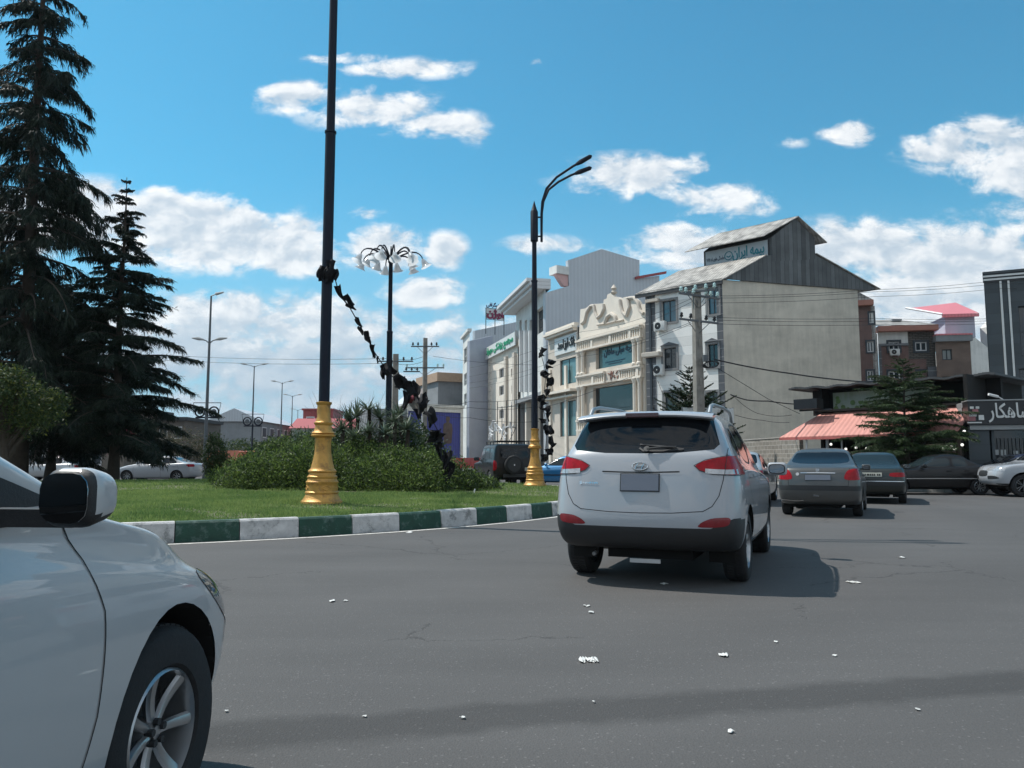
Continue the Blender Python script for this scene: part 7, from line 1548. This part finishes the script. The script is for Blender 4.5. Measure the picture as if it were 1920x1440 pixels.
# concrete power poles
def power_pole(px0, py0, Y, py_top, lab, w0=.30, w1=.20, round_=False):
    x = X(px0, Y); zt = at(px0, py_top, Y).z; root = thing('power_pole', (x, Y, 0), lab, 'power pole'); m = MB()
    if round_: m.tube([(x, Y, -.1), (x, Y, zt)], [w0 / 2, w1 / 2], 10)
    else:
        vs = []; T = Matrix.Rotation(.35, 4, 'Z')
        for (w, z) in ((w0, -.1), (w1, zt)):
            for sx, sy in ((-1, -1), (1, -1), (1, 1), (-1, 1)): p = T @ Vector((sx * w / 2, sy * w * .38, 0)); vs.append((x + p.x, Y + p.y, z))
        m.add(vs, [(0, 1, 5, 4), (1, 2, 6, 5), (2, 3, 7, 6), (3, 0, 4, 7), (4, 5, 6, 7)])
        for k in range(9): z = 1 + k * zt / 10; p = T @ Vector((0, -w0 * .40, 0)); m.box(x + p.x - .05, x + p.x + .05, Y + p.y - .004, Y + p.y + .02, z, z + .35)
    m.build('pole', M_cpole, root); return root, x, zt
def crossarm(root, x, Y, z, hw, ins, M, ang=0.0, r=.045, tilt=0.0, name='crossarm', brace=True, hang=False):
    T = Matrix.Translation((x, Y - .14, z)) @ Matrix.Rotation(ang, 4, 'Z') @ Matrix.Rotation(tilt, 4, 'Y'); m = MB(T); m.box(-hw, hw, -r, r, -r, r)
    if brace: [m.tube([(s * hw * .55, 0, -.04), (s * .08, 0, -.55)], .018, 5) for s in (-1, 1)]
    a = m.build(name, M_gp, root)
    for u in ins:
        m = MB(T); 
        if hang: m.tube([(u, 0, -.05), (u, 0, -.32)], .012, 5); m.tube([(u, 0, -.1), (u, 0, -.28)], .05, 8)
        else: m.lathe([(.02, .04), (.03, .10), (.085, .12), (.09, .17), (.05, .2), (.075, .23), (.06, .30), (.02, .33)], 10, Matrix.Translation((u, 0, 0)))
        m.build('insulator', M, a)
PR, PRx, PRz = power_pole(1313, 780, 36, 545, 'tall weathered concrete power pole in front of the white stone facade', .48, .34)
crossarm(PR, PRx + .1, 36, at(1318, 556, 36).z, 1.05, (-.95, -.7, -.3, .35, .6, .95), M_ins, .25, tilt=.08); crossarm(PR, PRx + .1, 35.9, at(1318, 548, 36).z, .8, (.3, .7, -.2), M_ins, -.5)
crossarm(PR, PRx + .05, 36, at(1318, 603, 36).z, .95, (-.85, -.4, .35, .75), M_blki, .1, tilt=.10)
m = MB(); 
for k in range(5): c = at(1334, 683, 35.6); m.tube([(c.x + (.30 + .02 * k) * math.cos(t), 35.6 + .03 * k, c.z + .16 * math.sin(t + .1 * k)) for t in [2 * math.pi * i / 16 for i in range(17)]], .022, 5)
m.build('cable_coil', M_wire, PR); m = MB(); c = at(1318, 672, 36); m.box(c.x - .1, c.x + .12, 35.5, 35.7, c.z - .2, c.z + .1); m.build('joint_box', M_gp, PR)
PL1, PL1x, _ = power_pole(795, 790, 60, 634, 'concrete power pole with two crossarms behind the planting, right of the pair', .40, .30)
crossarm(PL1, PL1x, 60, at(795, 650, 60).z, 1.1, (-.95, -.55, .5, .9), M_blki, tilt=.0); crossarm(PL1, PL1x, 60, at(795, 690, 60).z, 1.5, (-1.4, 1.0, 1.45), M_ins)
PL2, PL2x, _ = power_pole(739, 790, 56, 664, 'thicker concrete power pole without a top crossarm, left of the pair', .48, .38)
crossarm(PL2, PL2x, 56, at(741, 678, 56).z, 1.3, (-.9, .6, 1.2), M_blki, brace=False); crossarm(PL2, PL2x + 1.2, 56, at(770, 697, 56).z, .6, (-.4, 0, .4), M_blki, brace=False)
m = MB(); c = at(791, 786, 59); r_ = thing('pale_post', (c.x, 59, 0), 'thin white post in front of the blue shutter', 'post'); m.tube([(c.x, 59, 0), (c.x, 59, at(791, 780, 59).z)], .09, 8); m.build('post', M_wfr, r_)
# wires
def wire(pts, r, lab, sag=0.0, name='power_line', cat='cable', group=None):
    P_ = [at(*q) for q in pts]; Q = []
    for i in range(len(P_) - 1):
        for k in range(8): t = k / 8; p = P_[i].lerp(P_[i + 1], t); p.z -= sag * 4 * t * (1 - t); Q.append(p)
    m = MB(); m.tube(Q + [P_[-1]], r, 5); return tag(m.build(name, M_wire), lab, cat, group)
gw = 'overhead wires'
for i, (a, b, c) in enumerate([(543, 526, 36), (547, 532, 36.4), (556, 541, 36.8)]): wire([(1335, a + 12, c), (1640, a, c + 3), (1870, b, c + 6), (2050, b - 8, c + 9)], .010, ('top', 'middle', 'lowest')[i] + ' of three thin wires running from the power pole top to the charcoal building', .08, group=gw)
for i, (a, b) in enumerate([(597, 597), (602, 601), (609, 606)]): wire([(1335, a - 2, 35.7), (1640, a, 40), (1870, b, 45), (2050, b, 48)], .010, ('top', 'middle', 'lowest')[i] + ' of three thin wires crossing below the tin gable, level with the black insulators', .06, group=gw)
for i, (a, b, c) in enumerate([(556, 622, 690), (562, 640, 706), (603, 668, 728), (600, 660, 718)]): wire([(1305, a, 36), (1090, b, 52), (880, c, 80)], .010, ('highest', 'second', 'third', 'lowest')[i] + ' thin wire running from the power pole across the ornate facade', .3, group=gw)
wire([(1340, 674, 35.7), (1480, 700, 37), (1622, 716, 39), (1720, 722, 40)], .035, 'thick black cable crossing the rendered side wall', .05, 'black_cable')
wire([(1345, 690, 35.7), (1440, 748, 38), (1500, 776, 39)], .014, 'thin cable slanting down to the left end of the awning', .0, 'black_cable')
wire([(1370, 740, 37), (1400, 750, 38), (1440, 752, 38.5), (1494, 758, 39)], .03, 'black cable leading to the dark box sign', .02, 'black_cable')
wire([(1375, 742, 38), (1420, 775, 38.5), (1485, 778, 39)], .012, 'slack thin cable sagging above the pink awning', .1, 'black_cable')
wire([(1378, 778, 40), (1430, 788, 40), (1480, 792, 39)], .014, 'lowest slack cable beside the block wall', .05, 'black_cable')
wire([(1245, 745, 50), (1225, 690, 53), (1045, 757, 58), (1000, 765, 62)], .015, 'cable drooping across the ornate house toward the lamp post', .05, 'black_cable')
for i, (a, b) in enumerate([(667, 672), (676, 681)]): wire([(-100, a - 6, 95), (330, a, 80), (740, b, 58), (795, b - 4, 60)], .016, ('upper', 'lower') + () and ('upper', 'lower')[i] + ' long wire crossing the sky behind the cedar', .2, group=gw)
for i, (a, b) in enumerate([(760, 762), (770, 790), (758, 742)]): wire([(800, a, 58), (880, (a + b) / 2 + 3, 62), (1010, b, 64)], .016, ('upper', 'lower', 'rising')[i] + ' wire between the blue shutter shed and the clinic', .2, group=gw)
wire([(812, 668, 60), (1010, 684, 75)], .014, 'thin wire from the right concrete pole past the blue grey building', .2, group=gw)
# black mourning bunting
def cloth(root, px_, py, Y, w, h, seed, ang=0.0, material=None, name='pennant', tri=True):
    g = random.Random(seed); c = at(px_, py, Y); k = Y / FPX; w *= k; h *= k; m = MB(); m.smooth = True; nx, ny = 7, 6; ph = [g.uniform(0, 6) for _ in range(6)]; T = Matrix.Translation(c) @ Matrix.Rotation(ang, 4, 'Y') @ Matrix.Rotation(g.uniform(-.7, .7), 4, 'Z'); vs = []; fs = []
    for j in range(ny + 1):
        v = j / ny; ww = w * (1 - (.75 * v if tri else .1 * v)) * (1 + .12 * math.sin(v * 5 + ph[0]))
        for i in range(nx + 1):
            u = i / nx - .5; vs.append((u * ww + .10 * w * math.sin(v * 4 + ph[1]), w * .22 * math.sin(u * 9 + ph[2] + v * 3) + w * .12 * math.sin(v * 6 + ph[3]), -v * h + .06 * h * math.sin(u * 7 + ph[4])))
            if i and j: b = j * (nx + 1) + i; fs.append((b - nx - 2, b - nx - 1, b, b - 1))
    m.add(vs, fs, T); return m.build(name, material or M_flag, root)
r1 = thing('black_bunting', (GX1, 15.2, GZ1), 'string of black cloth pennants slanting down from the nearest lamp post', 'bunting')
string = [(626, 515, 15.2), (636, 550, 15.4), (655, 575, 15.7), (668, 598, 16.0), (686, 630, 16.5), (702, 660, 17.0), (722, 690, 17.6), (745, 716, 18.2), (768, 742, 18.8), (792, 768, 19.4), (812, 790, 19.9), (826, 818, 20.3), (836, 850, 20.6), (842, 885, 20.8), (846, 905, 20.9)]
m = MB(); m.tube([at(*q) for q in string], .012, 5); m.build('cord', M_wire, r1); m = MB(); m.tube([at(627, 522, 15.2), at(636, 545, 15.3), at(650, 572, 15.6)], .004, 4); m.build('loose_cord', M_wire, r1)
def yat(py):
    for a, b in zip(string, string[1:]):
        if a[1] <= py <= b[1]: return a[2] + (b[2] - a[2]) * (py - a[1]) / (b[1] - a[1])
    return 20.9
for i, (a, b, w, h, an, tri) in enumerate([(632, 536, 14, 34, -.45, True), (645, 556, 24, 26, -.9, True), (654, 568, 16, 20, -.7, True), (667, 596, 11, 22, -.6, True), (673, 612, 9, 18, -.4, True), (684, 622, 15, 16, -.5, False), (689, 634, 12, 16, -.4, True), (699, 646, 17, 26, -.1, True), (708, 668, 8, 14, 0, True), (723, 680, 26, 26, -.5, False), (720, 690, 18, 22, 0, True), (740, 706, 30, 22, -.9, False), (752, 714, 30, 24, -.8, False), (768, 714, 28, 30, -.3, False), (763, 734, 20, 34, .1, True), (785, 742, 34, 26, -.5, False), (797, 748, 26, 24, .3, True), (782, 762, 24, 24, -.3, True), (800, 770, 26, 26, -.8, False), (808, 782, 20, 20, 0, True), (815, 806, 38, 24, -.1, False), (828, 810, 30, 30, .2, True), (822, 832, 16, 34, -.2, True), (838, 846, 20, 40, .1, True), (850, 870, 24, 34, .5, True), (834, 880, 20, 34, -.3, True)]):
    cloth(r1, a, b, yat(b), w * .92, h * 1.0, 100 + i, an, tri=tri)
cloth(r1, 776, 736, 18.9, 30, 30, 201, -.4, mat('pale_cloth', (.35, .31, .30), .9, tr=.2), tri=False); cloth(r1, 766, 744, 18.75, 20, 12, 202, -.9, mat('dull_red_cloth', (.16, .03, .04), .9), tri=False)
for i, (a, b, w, h) in enumerate([(606, 498, 18, 26), (622, 486, 16, 34), (618, 502, 26, 28), (628, 505, 14, 22), (603, 510, 12, 18)]): cloth(r1, a, b, 15.05, w, h, 300 + i, .1, tri=False, name='knotted_cloth')
r2 = thing('black_bunting', (GX2, 26.9, GZ2), 'string of black cloth pennants hanging beside the second gold based lamp post', 'bunting')
m = MB(); m.tube([at(1012, 655, 26.8), at(1024, 700, 26.7), at(1018, 760, 26.6), at(1026, 810, 26.5), at(1020, 872, 26.4)], .012, 5); m.build('cord', M_wire, r2)
g = random.Random(3)
for i in range(19):
    t = i / 18; py = 652 + 200 * t; cloth(r2, 1023 + g.uniform(-8, 10) + 5 * math.sin(t * 9), py, 26.6 + g.uniform(-.25, .15), g.uniform(9, 20), g.uniform(8, 18), 400 + i, g.uniform(-.9, .9), tri=g.random() < .6)
# litter on the asphalt
M_scrap = mat('white_foam_scrap', (.58, .58, .56), .8, var=.1, vs=30)
names = ['two tiny white scraps left of the road centre', 'small white scrap beside the two left tiny ones', 'thin white scrap highest of the pair near the crossover', 'small white scrap below the thin one near the crossover', 'longest white scrap, ragged, in the middle of the road', 'bright chunky white scrap right of the longest one', 'single white scrap near the bottom centre', 'white scrap right behind the crossover shadow', 'ragged white scrap right of the crossover shadow', 'tiny white scrap far right on the road', 'tiny white scrap right of the chunky one', 'tiny white scrap at the bottom right of centre', 'faint white scrap between the chunky scrap and the shadow', 'white speck beside the near car front tyre', 'white scrap left of the bottom centre one', 'white scrap at the kerb line left of the crossover', 'small white scrap at the lower right', 'pale white fragment on the lower middle road']
for i, (a, b, s) in enumerate([(623, 1128, 8), (648, 1128, 6), (1100, 1137, 11), (1108, 1150, 7), (1103, 1239, 34), (1357, 1230, 15), (867, 1348, 9), (1245, 1096, 13), (1600, 1093, 20), (1690, 1046, 8), (1565, 1231, 5), (1371, 1374, 8), (1455, 1205, 5), (425, 1335, 5), (683, 1345, 5), (768, 999, 8), (1720, 1332, 6), (1113, 1318, 4)]):
    p = gp(a, b); k = p.y / FPX; g = random.Random(i); m = MB(); n = 1 if s < 9 else (3 if s < 18 else 7)
    for q in range(n):
        cx = (q - (n - 1) / 2) / max(n, 1) * s * k * .95; bmx = bmesh.new(); bmesh.ops.create_icosphere(bmx, subdivisions=1, radius=s * k / (n * 1.25 + .2))
        for v in bmx.verts: v.co = Vector((v.co.x * g.uniform(.8, 1.5), v.co.y * g.uniform(.8, 1.6), v.co.z * g.uniform(.12, .4)))
        bmx.verts.index_update(); m.add([v.co + Vector((p.x + cx, p.y + g.uniform(-.6, .6) * s * k, .006 + g.uniform(0, .006))) for v in bmx.verts], [[v.index for v in f.verts] for f in bmx.faces]); bmx.free()
    tag(m.build('litter_scrap', M_scrap), names[i], 'litter', 'white litter on the road')
# small weeds, cover slab and stake on the lawn
p = gp(745, 942, .3); r_ = thing('drain_slab', (p.x, p.y, .3), 'mossy concrete slab lying in the grass right of the gold lamp base', 'slab'); m = MB(); q = gp(732, 938, .32); q2 = gp(785, 938, .32); m.box(q.x, q2.x, q.y - .02, q.y + .5, .27, .36, bev=.01); m.build('slab', mat('mossy_concrete', (.12, .13, .09), .95, var=.3, vs=6), r_)
p = gp(886, 932, .3); m = MB(); m.tube([(p.x, p.y, .28), (p.x + .06, p.y, .50)], .018, 6); tag(m.build('marker_stake', M_wfr), 'short white stake leaning in the grass near the kerb', 'stake')
# neon scaffold in front of the clinic
F = Facade.px(918, 74, 968, 70); r_ = bld('scaffold_frame', (F.A.x, F.A.y, 0), 'thin metal scaffold frame with white scrap lettering in front of the clinic', 'scaffold'); m = F.mb(); zt = F.uv(940, 752)[1]
for k in range(5): u = F.L * (.3 + .7 * k / 4); m.tube([(u, 0, 0), (u, 0, zt - .5 * (k % 2))], .04, 5)
for z in (2.5, 4.2, zt - .6): m.tube([(F.L * .3, 0, z), (F.L, 0, z)], .035, 5)
m.tube([(F.L * .3, 0, 2.5), (F.L * .65, 0, 4.2)], .03, 5); m.tube([(F.L * .65, 0, 2.5), (F.L, 0, 4.2)], .03, 5); m.build('tubes', M_dfr, r_)
m = F.mb(); g = random.Random(12)
for k in range(26): u = g.uniform(0, F.L * .9); z = F.uv(940, 832)[1] + g.uniform(0, 1.5); m.tube([(u, .1, z), (u + g.uniform(-.4, .4), .1, z + g.uniform(.2, .7)), (u + g.uniform(-.2, .6), .1, z + g.uniform(.1, .9))], .07, 5)
m.build('white_strokes', M_wfr, r_)

# ================================================================ air: thin even haze over the whole place
hm = bpy.data.materials.new('haze_air'); hm.use_nodes = True; t_ = hm.node_tree; t_.nodes.clear()
o_ = N(t_, 'ShaderNodeOutputMaterial'); v_ = N(t_, 'ShaderNodeVolumePrincipled'); v_.inputs['Color'].default_value = (.80, .88, .96, 1); v_.inputs['Density'].default_value = 0.00011; v_.inputs['Anisotropy'].default_value = 0.2
t_.links.new(v_.outputs[0], o_.inputs['Volume'])
m = MB(); m.box(-9100, 9100, -9100, 9100, -1.03, 330); tag(m.build('haze', hm), kind='stuff')
